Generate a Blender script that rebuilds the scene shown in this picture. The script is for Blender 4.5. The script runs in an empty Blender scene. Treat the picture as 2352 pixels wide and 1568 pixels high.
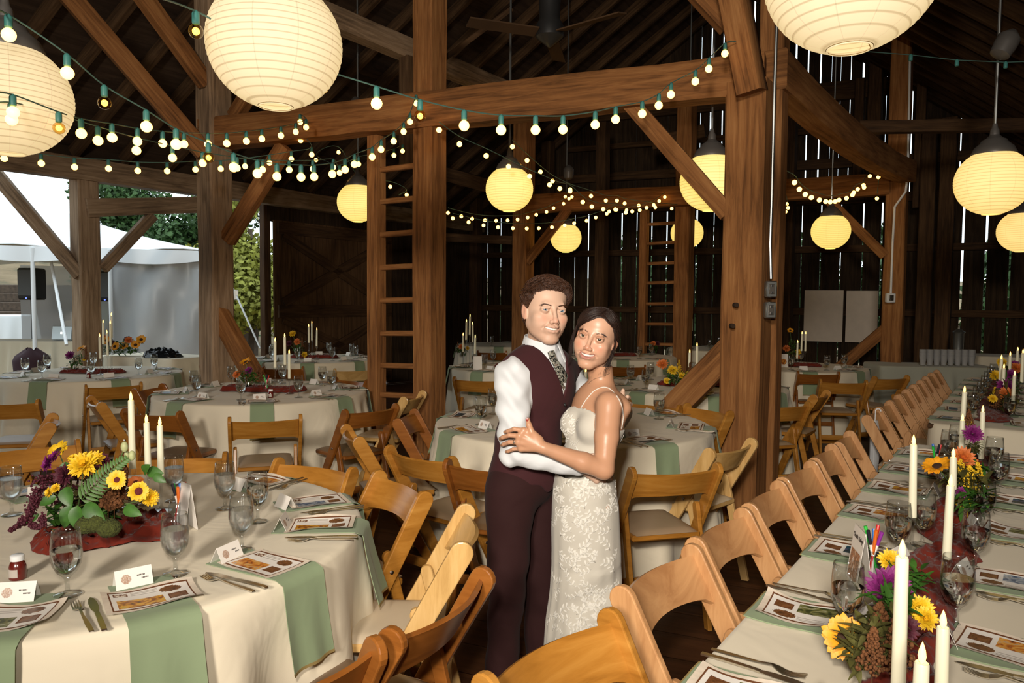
import bpy, bmesh, math, random
import numpy as np
from math import sin, cos, pi, radians, sqrt, atan2, hypot
from mathutils import Vector, Matrix

SC = bpy.context.scene
COL = SC.collection
# ---------------------------------------------------------------- camera
FPX = 1700.0
PITCH = radians(3.1)
ROLL = 0.008
CAMZ = 1.5
_cp, _sp = cos(PITCH), sin(PITCH)
_R = Vector((1, 0, 0)); _U = Vector((0, _sp, _cp)); CF = Vector((0, _cp, -_sp))
CR = (_R * cos(ROLL) + _U * sin(ROLL)); CU = (_U * cos(ROLL) - _R * sin(ROLL))
cam_d = bpy.data.cameras.new('camera')
cam_d.sensor_width = 36.0
cam_d.lens = 36.0 * FPX / 2352.0
cam_d.clip_start = 0.05; cam_d.clip_end = 300
cam = bpy.data.objects.new('camera', cam_d)
COL.objects.link(cam)
cam.matrix_world = Matrix(((CR.x, CU.x, -CF.x, 0), (CR.y, CU.y, -CF.y, 0), (CR.z, CU.z, -CF.z, CAMZ), (0, 0, 0, 1)))
SC.camera = cam

# ---------------------------------------------------------------- world: overcast daylight
w = bpy.data.worlds.new('overcast_sky'); SC.world = w; w.use_nodes = True
_bg = w.node_tree.nodes['Background']
_bg.inputs[0].default_value = (0.80, 0.93, 1.0, 1); _bg.inputs[1].default_value = 2.0

# ---------------------------------------------------------------- camera flash (the photographer's speedlight), added fill light and exposure
def add_light(name, kind, loc, energy, color=(1, 1, 1), size=0.1, rot=None, spot=None):
    d = bpy.data.lights.new(name, kind); d.energy = energy; d.color = color
    if kind == 'AREA': d.size = size
    else: d.shadow_soft_size = size
    if spot: d.spot_size = radians(spot); d.spot_blend = 1.0
    o = bpy.data.objects.new(name, d); COL.objects.link(o); o.location = loc
    if rot: o.rotation_euler = rot
    return o
add_light('camera_flash', 'SPOT', (-0.08, -0.04, 1.76), 285, (1.0, 0.90, 0.78), 0.05, (radians(92), 0, radians(-2)), 104)
_st = add_light('added_fill_light', 'AREA', (-1.1, -3.3, 3.0), 330, (1.0, 0.90, 0.78), 0.7)  # added fill behind the camera, evens out falloff towards the far tables
_st.rotation_euler = (Vector((0.6, 6.0, 1.3)) - _st.location).to_track_quat('-Z', 'Y').to_euler()
SC.view_settings.view_transform = 'Standard'
SC.view_settings.look = 'None'
SC.view_settings.exposure = 0.0
SC.view_settings.gamma = 1.0
SC.view_settings.use_curve_mapping = False
SC.cycles.max_bounces = 8
SC.cycles.transparent_max_bounces = 24
SC.cycles.transmission_bounces = 8
SC.cycles.glossy_bounces = 3
SC.cycles.diffuse_bounces = 3
SC.cycles.caustics_reflective = False
SC.cycles.caustics_refractive = False
SC.cycles.sample_clamp_indirect = 4.0
SC.cycles.use_denoising = True
SC.cycles.use_adaptive_sampling = True
SC.cycles.adaptive_threshold = 0.02

def ray(px, py):
    return CF + CR * ((px - 1176) / FPX) - CU * ((py - 784) / FPX)
def atY(px, py, Y):          # point seen at a pixel, Y metres down the barn
    d = ray(px, py); t = Y / d.y
    return Vector((d.x * t, Y, CAMZ + d.z * t))
def atZ(px, py, z):          # point seen at a pixel at height z
    d = ray(px, py); t = (z - CAMZ) / d.z
    return Vector((d.x * t, d.y * t, z))

# ---------------------------------------------------------------- mesh builder
class MB:
    def __init__(s): s.v = []; s.f = []; s.m = []; s.uv = []
    def add(s, vs, fs, m=0, uvs=None):
        o = len(s.v); s.v += [tuple(p) for p in vs]
        for i, f in enumerate(fs):
            s.f.append(tuple(a + o for a in f)); s.m.append(m)
            s.uv.append(uvs[i] if uvs else None)
        return s
    def box(s, c, d, rot=None, m=0, bev=0.0):
        x, y, z = d[0] / 2, d[1] / 2, d[2] / 2
        if bev > 0:
            b = min(bev, x * .9, y * .9, z * .9); vs = []
            for sx in (-1, 1):
                for sy in (-1, 1):
                    for sz in (-1, 1):
                        vs += [(sx * x, sy * (y - b), sz * (z - b)), (sx * (x - b), sy * y, sz * (z - b)), (sx * (x - b), sy * (y - b), sz * z)]
            bm = bmesh.new(); [bm.verts.new(v) for v in vs]; bm.verts.ensure_lookup_table()
            bmesh.ops.convex_hull(bm, input=bm.verts)
            bmesh.ops.dissolve_limit(bm, angle_limit=0.01, verts=bm.verts, edges=bm.edges)
            bm.verts.ensure_lookup_table(); bm.verts.index_update()
            vv = [v.co.copy() for v in bm.verts]; ff = [[v.index for v in f.verts] for f in bm.faces]; bm.free()
        else:
            vv = [Vector((a * x, b_ * y, c_ * z)) for a in (-1, 1) for b_ in (-1, 1) for c_ in (-1, 1)]
            ff = [(0, 1, 3, 2), (4, 6, 7, 5), (0, 4, 5, 1), (2, 3, 7, 6), (0, 2, 6, 4), (1, 5, 7, 3)]
        if rot is not None: vv = [rot @ v for v in vv]
        c = Vector(c)
        return s.add([v + c for v in vv], ff, m)
    def beam(s, p0, p1, w, h, m=0, jit=0.0, n=None, up=None, bow=0.0, ch=0.12, bowv=None, tw=0.0):
        p0 = Vector(p0); p1 = Vector(p1); L = (p1 - p0).length; d = (p1 - p0) / L
        if up is None: up = Vector((0, 0, 1)) if abs(d.z) < 0.9 else Vector((BA[0], BA[1], 0))
        sx = d.cross(up).normalized(); sy = sx.cross(d).normalized()
        n = n or max(1, int(L / 0.45)) if (jit or bow) else 1
        c = ch
        sec = [(-.5, -.5 + c), (-.5, .5 - c), (-.5 + c, .5), (.5 - c, .5), (.5, .5 - c), (.5, -.5 + c), (.5 - c, -.5), (-.5 + c, -.5)]
        # chamfer is absolute-ish: c fraction of side
        vs = []; rg = random.Random(int((p0.x * 7 + p0.y * 13 + p1.z * 31) * 1000))
        for i in range(n + 1):
            t = i / n; q = p0 + d * L * t
            if bow: q = q + (bowv or sy) * bow * 4 * t * (1 - t)
            jw = 1 + rg.uniform(-jit, jit); jh = 1 + rg.uniform(-jit, jit)
            ox = rg.uniform(-jit, jit) * w * .25; oy = rg.uniform(-jit, jit) * h * .25
            for a, b in sec: vs.append(q + sx * (a * w * jw + ox) + sy * (b * h * jh + oy))
        per = [0, h * (1 - 2 * c), h * (1 - 2 * c) + .02, h + w * .7, h + w * .72, 2 * h + w * .5, 2 * h + w * .52, 2 * h + 1.4 * w, 2 * h + 1.45 * w]
        fs = []; us = []; off = rg.random() * 30
        for i in range(n):
            for j in range(8):
                a = i * 8 + j; b = i * 8 + (j + 1) % 8
                fs.append((a, b, b + 8, a + 8))
                u0 = off + L * i / n; u1 = off + L * (i + 1) / n
                us.append([(u0, per[j]), (u0, per[j + 1]), (u1, per[j + 1]), (u1, per[j])])
        fs.append(tuple(range(7, -1, -1))); us.append([(off + v[0] * w * .1, 5 + v[1] * h) for v in sec[::-1]])
        fs.append(tuple(n * 8 + k for k in range(8))); us.append([(off + v[0] * w * .1, 7 + v[1] * h) for v in sec])
        return s.add(vs, fs, m, us)
    def tube(s, pts, rad, seg=8, m=0, cap=True, sc=None):
        pts = [Vector(p) for p in pts]; n = len(pts)
        if not hasattr(rad, '__len__'): rad = [rad] * n
        vs = []; prev = None
        for i, p in enumerate(pts):
            t = (pts[min(i + 1, n - 1)] - pts[max(i - 1, 0)])
            t = t.normalized() if t.length > 1e-9 else Vector((0, 0, 1))
            if prev is None:
                a = Vector((0, 0, 1)) if abs(t.z) < .9 else Vector((1, 0, 0))
                u = t.cross(a).normalized()
            else:
                u = (prev - t * prev.dot(t))
                u = u.normalized() if u.length > 1e-6 else t.orthogonal().normalized()
            prev = u; v = t.cross(u)
            a1, a2 = sc or (1, 1)
            for k in range(seg):
                th = 2 * pi * k / seg
                vs.append(p + (u * cos(th) * a1 + v * sin(th) * a2) * rad[i])
        fs = [(i * seg + k, i * seg + (k + 1) % seg, (i + 1) * seg + (k + 1) % seg, (i + 1) * seg + k) for i in range(n - 1) for k in range(seg)]
        if cap: fs += [tuple(range(seg - 1, -1, -1)), tuple((n - 1) * seg + k for k in range(seg))]
        return s.add(vs, fs, m)
    def lathe(s, prof, seg=20, c=(0, 0, 0), m=0, cap=True, rot=None):
        c = Vector(c); vs = []
        for r, z in prof:
            for k in range(seg):
                v = Vector((r * cos(2 * pi * k / seg), r * sin(2 * pi * k / seg), z))
                if rot is not None: v = rot @ v
                vs.append(v + c)
        n = len(prof)
        fs = [(i * seg + k, i * seg + (k + 1) % seg, (i + 1) * seg + (k + 1) % seg, (i + 1) * seg + k) for i in range(n - 1) for k in range(seg)]
        if cap: fs += [tuple(range(seg - 1, -1, -1)), tuple((n - 1) * seg + k for k in range(seg))]
        return s.add(vs, fs, m)
    def ball(s, c, r, seg=12, rings=8, m=0, rot=None):
        if not hasattr(r, '__len__'): r = (r, r, r)
        c = Vector(c); vs = [Vector((0, 0, -r[2]))]
        for i in range(1, rings):
            a = -pi / 2 + pi * i / rings
            for k in range(seg): vs.append(Vector((r[0] * cos(a) * cos(2 * pi * k / seg), r[1] * cos(a) * sin(2 * pi * k / seg), r[2] * sin(a))))
        vs.append(Vector((0, 0, r[2])))
        if rot is not None: vs = [rot @ v for v in vs]
        fs = [(0, 1 + (k + 1) % seg, 1 + k) for k in range(seg)]
        for i in range(rings - 2):
            for k in range(seg):
                a = 1 + i * seg
                fs.append((a + k, a + (k + 1) % seg, a + seg + (k + 1) % seg, a + seg + k))
        t = len(vs) - 1; a = 1 + (rings - 2) * seg
        fs += [(a + k, a + (k + 1) % seg, t) for k in range(seg)]
        return s.add([v + c for v in vs], fs, m)
    def grid(s, fn, nu, nv, m=0, mf=None, wrap=False):
        vs = []; fs = []; us = []; base = len(s.v)
        for j in range(nv + 1):
            for i in range(nu + (0 if wrap else 1)): vs.append(fn(i / nu, j / nv))
        W = nu if wrap else nu + 1
        mm = []
        for j in range(nv):
            for i in range(nu):
                fs.append((j * W + i, j * W + (i + 1) % W, (j + 1) * W + (i + 1) % W, (j + 1) * W + i))
                us.append([(i / nu, j / nv), ((i + 1) / nu, j / nv), ((i + 1) / nu, (j + 1) / nv), (i / nu, (j + 1) / nv)])
                mm.append(mf((i + .5) / nu, (j + .5) / nv) if mf else m)
        n0 = len(s.m); s.add(vs, fs, m, us); s.m[n0:] = mm
        return s
    def solid(s, fn, nu, nv, thick, m=0):      # closed sheet, fn(u,v)->(point, normal)
        a = len(s.v)
        P = [[fn(i / nu, j / nv) for i in range(nu + 1)] for j in range(nv + 1)]
        vs = [p + q * thick / 2 for r in P for p, q in r] + [p - q * thick / 2 for r in P for p, q in r]
        W = nu + 1; N = W * (nv + 1); fs = []
        for j in range(nv):
            for i in range(nu):
                k = j * W + i
                fs.append((k, k + 1, k + 1 + W, k + W)); fs.append((N + k, N + k + W, N + k + 1 + W, N + k + 1))
        bd = [i for i in range(nu)] + [j * W + nu for j in range(nv)] + [nv * W + i for i in range(nu, 0, -1)] + [j * W for j in range(nv, 0, -1)]
        for q in range(len(bd)):
            x, y = bd[q], bd[(q + 1) % len(bd)]; fs.append((x, N + x, N + y, y))
        return s.add(vs, fs, m)
    def xform(s, M, i0=0):
        s.v[i0:] = [tuple(M @ Vector(p)) for p in s.v[i0:]]; return s
    def mesh(s, name, mats, smooth=True, angle=40):
        me = bpy.data.meshes.new(name)
        me.from_pydata(s.v, [], s.f); me.update()
        if not isinstance(mats, (list, tuple)): mats = [mats]
        for x in mats: me.materials.append(x)
        if any(s.m): me.polygons.foreach_set('material_index', s.m)
        if any(u is not None for u in s.uv):
            l = me.uv_layers.new(name='UVMap'); fl = []
            for f, u in zip(s.f, s.uv):
                if u is None: fl += [0.0, 0.0] * len(f)
                else:
                    for a in u: fl += [a[0], a[1]]
            l.data.foreach_set('uv', fl)
        if smooth:
            me.polygons.foreach_set('use_smooth', [True] * len(me.polygons))
            if angle < 180: me.set_sharp_from_angle(angle=radians(angle))
        me.update()
        return me
    def build(s, name, mats, parent=None, smooth=True, angle=40, loc=None):
        return link(name, s.mesh(name, mats, smooth, angle), parent, loc)

def link(name, me, parent=None, loc=None, rz=None):
    o = bpy.data.objects.new(name, me); COL.objects.link(o)
    if parent is not None: o.parent = parent
    if loc is not None: o.location = loc
    if rz is not None: o.rotation_euler = (0, 0, rz)
    return o
def tag(o, label, cat, group=None):
    o['label'] = label; o['category'] = cat
    if group: o['group'] = group
    return o
def thing(name, label, cat, loc=(0, 0, 0), rz=0, group=None):
    o = bpy.data.objects.new(name, None); COL.objects.link(o); o.empty_display_size = .1
    o.location = loc; o.rotation_euler = (0, 0, rz)
    return tag(o, label, cat, group)
def struct(o): o['kind'] = 'structure'; return o
def kids(o): return [c for c in bpy.data.objects if c.parent == o]
def dup(root, loc, rz, label, group=None, tree=None):
    tree = tree or TREES[root.name]
    r = root.copy(); COL.objects.link(r); r.location = loc; r.rotation_euler = (0, 0, rz); r['label'] = label
    if group: r['group'] = group
    for ch, sub in tree:
        c = ch.copy(); COL.objects.link(c); c.parent = r
        for g in sub:
            d = g.copy(); COL.objects.link(d); d.parent = c
    return r
TREES = {}; USED = {}
def proto(root):
    TREES[root.name] = [(c, kids(c)) for c in kids(root)]
    return root
def place(root, loc, rz, label, group=None):     # the first placing moves the prototype itself
    if root.name not in USED:
        USED[root.name] = 1
        root.location = loc; root.rotation_euler = (0, 0, rz); root['label'] = label
        if group: root['group'] = group
        return root
    return dup(root, loc, rz, label, group)
ORD = ['first', 'second', 'third', 'fourth', 'fifth', 'sixth', 'seventh', 'eighth', 'ninth', 'tenth', 'eleventh', 'twelfth', 'thirteenth', 'fourteenth', 'fifteenth', 'sixteenth', 'seventeenth', 'eighteenth', 'nineteenth', 'twentieth']
BA = Vector((0.575, 0.818, 0))      # barn axis
BD = Vector((0.919, -0.394, 0))     # direction of the tie beams
BN = Vector((0.818, -0.575, 0))     # square to the axis
PW = Vector((-5.3, 9.2, 0))         # a point on the left wall
def W(k, s, z=0): return PW + BA * k + BD * s + Vector((0, 0, z))
RND = random.Random(7)
# ---------------------------------------------------------------- materials
def newmat(name):
    m = bpy.data.materials.new(name); m.use_nodes = True
    nt = m.node_tree; b = nt.nodes['Principled BSDF']
    return m, nt, b
def N(nt, t, **k):
    n = nt.nodes.new(t)
    for a, v in k.items():
        if a.startswith('i_'):
            key = a[2:]; key = int(key) if key.isdigit() else key.replace('_', ' ')
            n.inputs[key].default_value = v
        else: setattr(n, a, v)
    return n
def ramp(nt, fac, stops):
    r = nt.nodes.new('ShaderNodeValToRGB'); e = r.color_ramp.elements
    while len(e) < len(stops): e.new(0.5)
    for i, (p, c) in enumerate(stops): e[i].position = p; e[i].color = (*c, 1)
    nt.links.new(fac, r.inputs[0]); return r.outputs[0]
def plain(name, col, rough=.5, metal=0, spec=.5, noise=0, nscale=8, bump=0, bscale=200, sheen=0, coat=0, emit=None, es=0):
    m, nt, b = newmat(name)
    b.inputs['Base Color'].default_value = (*col, 1); b.inputs['Roughness'].default_value = rough
    b.inputs['Metallic'].default_value = metal; b.inputs['Specular IOR Level'].default_value = spec
    if sheen: b.inputs['Sheen Weight'].default_value = sheen
    if coat: b.inputs['Coat Weight'].default_value = coat; b.inputs['Coat Roughness'].default_value = .15
    if emit: b.inputs['Emission Color'].default_value = (*emit, 1); b.inputs['Emission Strength'].default_value = es
    tc = N(nt, 'ShaderNodeTexCoord')
    if noise:
        n = N(nt, 'ShaderNodeTexNoise', i_Scale=nscale, i_Detail=4.0); nt.links.new(tc.outputs['Object'], n.inputs['Vector'])
        c = ramp(nt, n.outputs['Fac'], [(.3, tuple(x * (1 - noise) for x in col)), (.7, tuple(min(1, x * (1 + noise)) for x in col))])
        nt.links.new(c, b.inputs['Base Color'])
    if bump:
        n = N(nt, 'ShaderNodeTexNoise', i_Scale=bscale, i_Detail=2.0); nt.links.new(tc.outputs['Object'], n.inputs['Vector'])
        bp = N(nt, 'ShaderNodeBump', i_Strength=bump, i_Distance=.01); nt.links.new(n.outputs['Fac'], bp.inputs['Height']); nt.links.new(bp.outputs[0], b.inputs['Normal'])
    return m
def wood(name, c0, c1, c2, rough=.8, uv=True, scale=(1.2, 18), bump=.35, big=.5, objscale=(14, 14, 1.2), spec=.3, coat=0):
    m, nt, b = newmat(name); tc = N(nt, 'ShaderNodeTexCoord')
    mp = N(nt, 'ShaderNodeMapping'); nt.links.new(tc.outputs['UV' if uv else 'Object'], mp.inputs[0])
    mp.inputs['Scale'].default_value = (scale[0], scale[1], 1) if uv else objscale
    n = N(nt, 'ShaderNodeTexNoise', i_Scale=1.6, i_Detail=7.0, i_Roughness=.65, i_Distortion=.6); nt.links.new(mp.outputs[0], n.inputs['Vector'])
    n2 = N(nt, 'ShaderNodeTexNoise', i_Scale=1.3, i_Detail=3.0); nt.links.new(tc.outputs['Object'], n2.inputs['Vector'])
    mx = N(nt, 'ShaderNodeMath', operation='MULTIPLY_ADD'); mx.inputs[1].default_value = big
    nt.links.new(n2.outputs['Fac'], mx.inputs[0]); nt.links.new(n.outputs['Fac'], mx.inputs[2])
    ad = N(nt, 'ShaderNodeMath', operation='SUBTRACT'); nt.links.new(mx.outputs[0], ad.inputs[0]); ad.inputs[1].default_value = big * .5
    c = ramp(nt, ad.outputs[0], [(.28, c0), (.5, c1), (.72, c2)])
    nt.links.new(c, b.inputs['Base Color'])
    b.inputs['Roughness'].default_value = rough; b.inputs['Specular IOR Level'].default_value = spec
    if coat: b.inputs['Coat Weight'].default_value = coat; b.inputs['Coat Roughness'].default_value = .2
    if bump:
        bp = N(nt, 'ShaderNodeBump', i_Strength=bump, i_Distance=.01); nt.links.new(n.outputs['Fac'], bp.inputs['Height']); nt.links.new(bp.outputs[0], b.inputs['Normal'])
    return m
M = {}
M['beam'] = wood('old_timber', (.10, .040, .012), (.27, .112, .034), (.40, .19, .065), .85)
M['beam2'] = wood('grey_timber', (.13, .085, .052), (.30, .20, .12), (.44, .31, .20), .85)
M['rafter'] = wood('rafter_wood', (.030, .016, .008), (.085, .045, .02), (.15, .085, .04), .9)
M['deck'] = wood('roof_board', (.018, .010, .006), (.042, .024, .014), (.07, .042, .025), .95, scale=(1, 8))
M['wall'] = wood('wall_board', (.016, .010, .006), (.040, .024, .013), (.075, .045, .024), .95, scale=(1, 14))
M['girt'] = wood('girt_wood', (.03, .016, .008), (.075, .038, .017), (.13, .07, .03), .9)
M['door'] = wood('door_board', (.045, .024, .012), (.11, .058, .026), (.17, .095, .045), .9, scale=(1, 14))
M['floor'] = wood('floor_board', (.030, .012, .005), (.075, .028, .011), (.12, .048, .018), .55, scale=(.7, 10), bump=.15)
CH = {}
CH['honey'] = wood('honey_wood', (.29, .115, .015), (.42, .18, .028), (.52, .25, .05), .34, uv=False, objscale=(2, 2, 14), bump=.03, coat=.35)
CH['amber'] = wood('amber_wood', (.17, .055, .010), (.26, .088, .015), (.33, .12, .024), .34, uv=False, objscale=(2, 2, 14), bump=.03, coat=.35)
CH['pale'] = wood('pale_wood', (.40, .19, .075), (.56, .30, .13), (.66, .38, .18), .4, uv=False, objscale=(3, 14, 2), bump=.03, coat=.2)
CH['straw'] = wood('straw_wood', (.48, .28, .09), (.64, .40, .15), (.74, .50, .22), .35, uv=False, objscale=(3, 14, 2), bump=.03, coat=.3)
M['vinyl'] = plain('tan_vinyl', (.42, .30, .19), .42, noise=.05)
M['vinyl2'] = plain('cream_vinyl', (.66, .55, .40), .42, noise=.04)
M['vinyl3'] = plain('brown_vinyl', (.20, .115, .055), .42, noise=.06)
M['screw'] = plain('screw_metal', (.55, .52, .48), .3, 1)
def cloth_mat(name, col, trans=.25, bs=420, bump=.12, wrinkle=.35, sheen=.15):
    m, nt, b = newmat(name); tc = N(nt, 'ShaderNodeTexCoord')
    b.inputs['Base Color'].default_value = (*col, 1); b.inputs['Roughness'].default_value = .85; b.inputs['Specular IOR Level'].default_value = .15
    b.inputs['Sheen Weight'].default_value = sheen
    n = N(nt, 'ShaderNodeTexNoise', i_Scale=3.2, i_Detail=3.0, i_Distortion=1.0); nt.links.new(tc.outputs['Object'], n.inputs['Vector'])
    n2 = N(nt, 'ShaderNodeTexNoise', i_Scale=bs, i_Detail=1.0); nt.links.new(tc.outputs['Object'], n2.inputs['Vector'])
    b1 = N(nt, 'ShaderNodeBump', i_Strength=wrinkle, i_Distance=.03); nt.links.new(n.outputs['Fac'], b1.inputs['Height'])
    b2 = N(nt, 'ShaderNodeBump', i_Strength=bump, i_Distance=.001); nt.links.new(n2.outputs['Fac'], b2.inputs['Height']); nt.links.new(b1.outputs[0], b2.inputs['Normal'])
    nt.links.new(b2.outputs[0], b.inputs['Normal'])
    if trans:
        t = N(nt, 'ShaderNodeBsdfTranslucent'); t.inputs[0].default_value = (*col, 1)
        mx = N(nt, 'ShaderNodeMixShader'); mx.inputs[0].default_value = trans
        nt.links.new(b.outputs[0], mx.inputs[1]); nt.links.new(t.outputs[0], mx.inputs[2])
        nt.links.new(mx.outputs[0], nt.nodes['Material Output'].inputs[0])
    return m
M['cloth'] = cloth_mat('ivory_tablecloth', (.86, .775, .60), .10)
M['cloth2'] = cloth_mat('grey_green_cloth', (.45, .46, .38), .1)
M['napkin'] = cloth_mat('sage_napkin', (.27, .345, .205), .1, wrinkle=.2)
M['hem'] = plain('napkin_hem', (.28, .20, .07), .8)
M['gauze'] = cloth_mat('rust_gauze', (.22, .028, .015), .25, bs=160, bump=.6, wrinkle=.8)
def glass_thin(name, tint=(1, 1, 1), glossy=.06, rough=.02):
    m, nt, b = newmat(name); nt.nodes.remove(b)
    t = N(nt, 'ShaderNodeBsdfTransparent'); t.inputs[0].default_value = (*tint, 1)
    g = N(nt, 'ShaderNodeBsdfGlossy'); g.inputs['Roughness'].default_value = rough
    l0 = N(nt, 'ShaderNodeLayerWeight', i_Blend=.5); lw = N(nt, 'ShaderNodeMath', operation='POWER'); lw.inputs[1].default_value = 4.0; nt.links.new(l0.outputs['Facing'], lw.inputs[0])
    ad = N(nt, 'ShaderNodeMath', operation='ADD'); ad.inputs[1].default_value = glossy; ad.use_clamp = True
    mul = N(nt, 'ShaderNodeMath', operation='MULTIPLY'); mul.inputs[1].default_value = .9
    nt.links.new(lw.outputs[0], mul.inputs[0]); nt.links.new(mul.outputs[0], ad.inputs[0])
    mx = N(nt, 'ShaderNodeMixShader'); nt.links.new(ad.outputs[0], mx.inputs[0]); nt.links.new(t.outputs[0], mx.inputs[1]); nt.links.new(g.outputs[0], mx.inputs[2])
    nt.links.new(mx.outputs[0], nt.nodes['Material Output'].inputs[0]); return m
M['glass'] = glass_thin('clear_glass', (.95, .96, .96), .10)
M['water'] = (lambda: (lambda m, nt, b: (b.inputs['Transmission Weight'].__setattr__('default_value', 1.0), b.inputs['Roughness'].__setattr__('default_value', .03), b.inputs['IOR'].__setattr__('default_value', 1.33), b.inputs['Base Color'].__setattr__('default_value', (.98, .985, .98, 1)), m)[-1])(*newmat('water')))()
M['frost'] = (lambda: (lambda m, nt, b: (b.inputs['Transmission Weight'].__setattr__('default_value', .85), b.inputs['Roughness'].__setattr__('default_value', .22), b.inputs['IOR'].__setattr__('default_value', 1.3), b.inputs['Base Color'].__setattr__('default_value', (.85, .84, .80, 1)), m)[-1])(*newmat('frosty_water')))()
M['steel'] = plain('cutlery_steel', (.75, .70, .60), .28, 1)
M['darksteel'] = plain('dark_metal', (.10, .10, .10), .4, .8)
M['zinc'] = plain('galvanised_metal', (.42, .44, .43), .35, .9)
M['greyplastic'] = plain('lamp_cap_metal', (.14, .13, .12), .45, .3)
M['paper'] = plain('white_paper', (.86, .82, .76), .6)
M['kraft'] = plain('cream_paper', (.76, .66, .54), .7, noise=.08, nscale=60)
M['brownink'] = plain('brown_ink', (.16, .055, .018), .7)
M['darkink'] = plain('dark_ink', (.035, .025, .02), .7)
M['greyink'] = plain('grey_ink', (.50, .45, .40), .7)
def photo_mat(name, cols, scale=30):
    m, nt, b = newmat(name); tc = N(nt, 'ShaderNodeTexCoord')
    n = N(nt, 'ShaderNodeTexNoise', i_Scale=scale, i_Detail=4.0, i_Distortion=1.5); nt.links.new(tc.outputs['Object'], n.inputs['Vector'])
    k = len(cols); c = ramp(nt, n.outputs['Fac'], [(.3 + .4 * i / (k - 1), cc) for i, cc in enumerate(cols)])
    nt.links.new(c, b.inputs['Base Color']); b.inputs['Roughness'].default_value = .35; return m
PH = [photo_mat('autumn_photo', [(.02, .012, .004), (.35, .10, .008), (.75, .38, .03), (.55, .42, .10)]),
      photo_mat('sunset_photo', [(.05, .02, .02), (.55, .16, .02), (.80, .42, .08), (.25, .30, .40)]),
      photo_mat('mountain_photo', [(.04, .05, .08), (.10, .16, .28), (.45, .50, .55), (.12, .09, .05)]),
      photo_mat('forest_photo', [(.01, .015, .006), (.05, .07, .02), (.22, .22, .07), (.55, .56, .48)]),
      photo_mat('night_photo', [(.006, .012, .02), (.012, .03, .05), (.02, .10, .14), (.25, .12, .35)])]
M['brownphoto'] = photo_mat('sepia_photo', [(.05, .02, .008), (.17, .065, .022), (.28, .12, .045)], 60)
M['candle'] = plain('ivory_wax', (.80, .78, .60), .45, emit=(1.0, .80, .40), es=.05)
M['flame'] = plain('flame_tip', (1, .7, .25), .5, emit=(1.0, .52, .12), es=4.5)
M['bulb'] = plain('lit_bulb', (1, .7, .3), .3, emit=(1.0, .50, .10), es=7)
M['bulbglass'] = glass_thin('amber_bulb_glass', (1.0, .80, .42), .08)
M['socket'] = plain('teal_socket', (.05, .20, .18), .45)
M['cord'] = plain('green_cord', (.06, .13, .11), .6)
def lantern_mat(name, e, s, base=(.75, .68, .5)):
    m, nt, b = newmat(name); tc = N(nt, 'ShaderNodeTexCoord'); sp = N(nt, 'ShaderNodeSeparateXYZ'); nt.links.new(tc.outputs['Object'], sp.inputs[0])
    b.inputs['Roughness'].default_value = .9; b.inputs['Base Color'].default_value = (*base, 1)
    wv = N(nt, 'ShaderNodeMath', operation='MULTIPLY'); wv.inputs[1].default_value = 2 * pi * 45; nt.links.new(sp.outputs[2], wv.inputs[0])
    sn = N(nt, 'ShaderNodeMath', operation='SINE'); nt.links.new(wv.outputs[0], sn.inputs[0])
    at = N(nt, 'ShaderNodeMath', operation='ARCTAN2'); nt.links.new(sp.outputs[1], at.inputs[0]); nt.links.new(sp.outputs[0], at.inputs[1])
    a8 = N(nt, 'ShaderNodeMath', operation='MULTIPLY'); a8.inputs[1].default_value = 5.0; nt.links.new(at.outputs[0], a8.inputs[0])
    c8 = N(nt, 'ShaderNodeMath', operation='COSINE'); nt.links.new(a8.outputs[0], c8.inputs[0])
    ab = N(nt, 'ShaderNodeMath', operation='ABSOLUTE'); nt.links.new(c8.outputs[0], ab.inputs[0])
    rc = ramp(nt, ab.outputs[0], [(0, (.80, .80, .80)), (.07, (1, 1, 1))])
    ad1 = N(nt, 'ShaderNodeMath', operation='MULTIPLY_ADD'); ad1.inputs[1].default_value = .5; ad1.inputs[2].default_value = .5; nt.links.new(sn.outputs[0], ad1.inputs[0])
    rs = ramp(nt, ad1.outputs[0], [(.0, (.70, .66, .60)), (.16, (1, 1, 1))])
    ml = N(nt, 'ShaderNodeMix', data_type='RGBA', blend_type='MULTIPLY'); ml.inputs[0].default_value = 1
    nt.links.new(rc, ml.inputs[6]); nt.links.new(rs, ml.inputs[7])
    m2 = N(nt, 'ShaderNodeMix', data_type='RGBA', blend_type='MULTIPLY'); m2.inputs[0].default_value = 1
    nt.links.new(ml.outputs[2], m2.inputs[6]); m2.inputs[7].default_value = (*e, 1)
    m3 = N(nt, 'ShaderNodeMix', data_type='RGBA', blend_type='MULTIPLY'); m3.inputs[0].default_value = 1; nt.links.new(ml.outputs[2], m3.inputs[6]); m3.inputs[7].default_value = (*base, 1); nt.links.new(m3.outputs[2], b.inputs['Base Color'])
    nt.links.new(m2.outputs[2], b.inputs['Emission Color']); b.inputs['Emission Strength'].default_value = s
    return m
M['lantern'] = lantern_mat('lit_paper', (1.0, .66, .20), 1.0)
M['lantern_y'] = lantern_mat('lit_yellow_paper', (1.0, .72, .17), 1.0)
M['lantern_w'] = lantern_mat('lit_white_paper', (1.0, .74, .37), .78, (.34, .32, .27))
M['wire'] = plain('lantern_wire', (.25, .16, .06), .6)
M['white'] = plain('white_vinyl', (.85, .87, .88), .5)
M['black'] = plain('black_plastic', (.012, .012, .012), .5)
M['blueled'] = plain('blue_led', (.05, .05, 1), .5, emit=(.1, .15, 1), es=3)
M['whiteboard'] = plain('dull_white_board', (.85, .74, .62), .7, noise=.04)
M['plasticbag'] = plain('shiny_black_plastic', (.01, .012, .014), .15)
M['burgundyfab'] = plain('dark_burgundy_fabric', (.035, .008, .014), .8)
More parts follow.
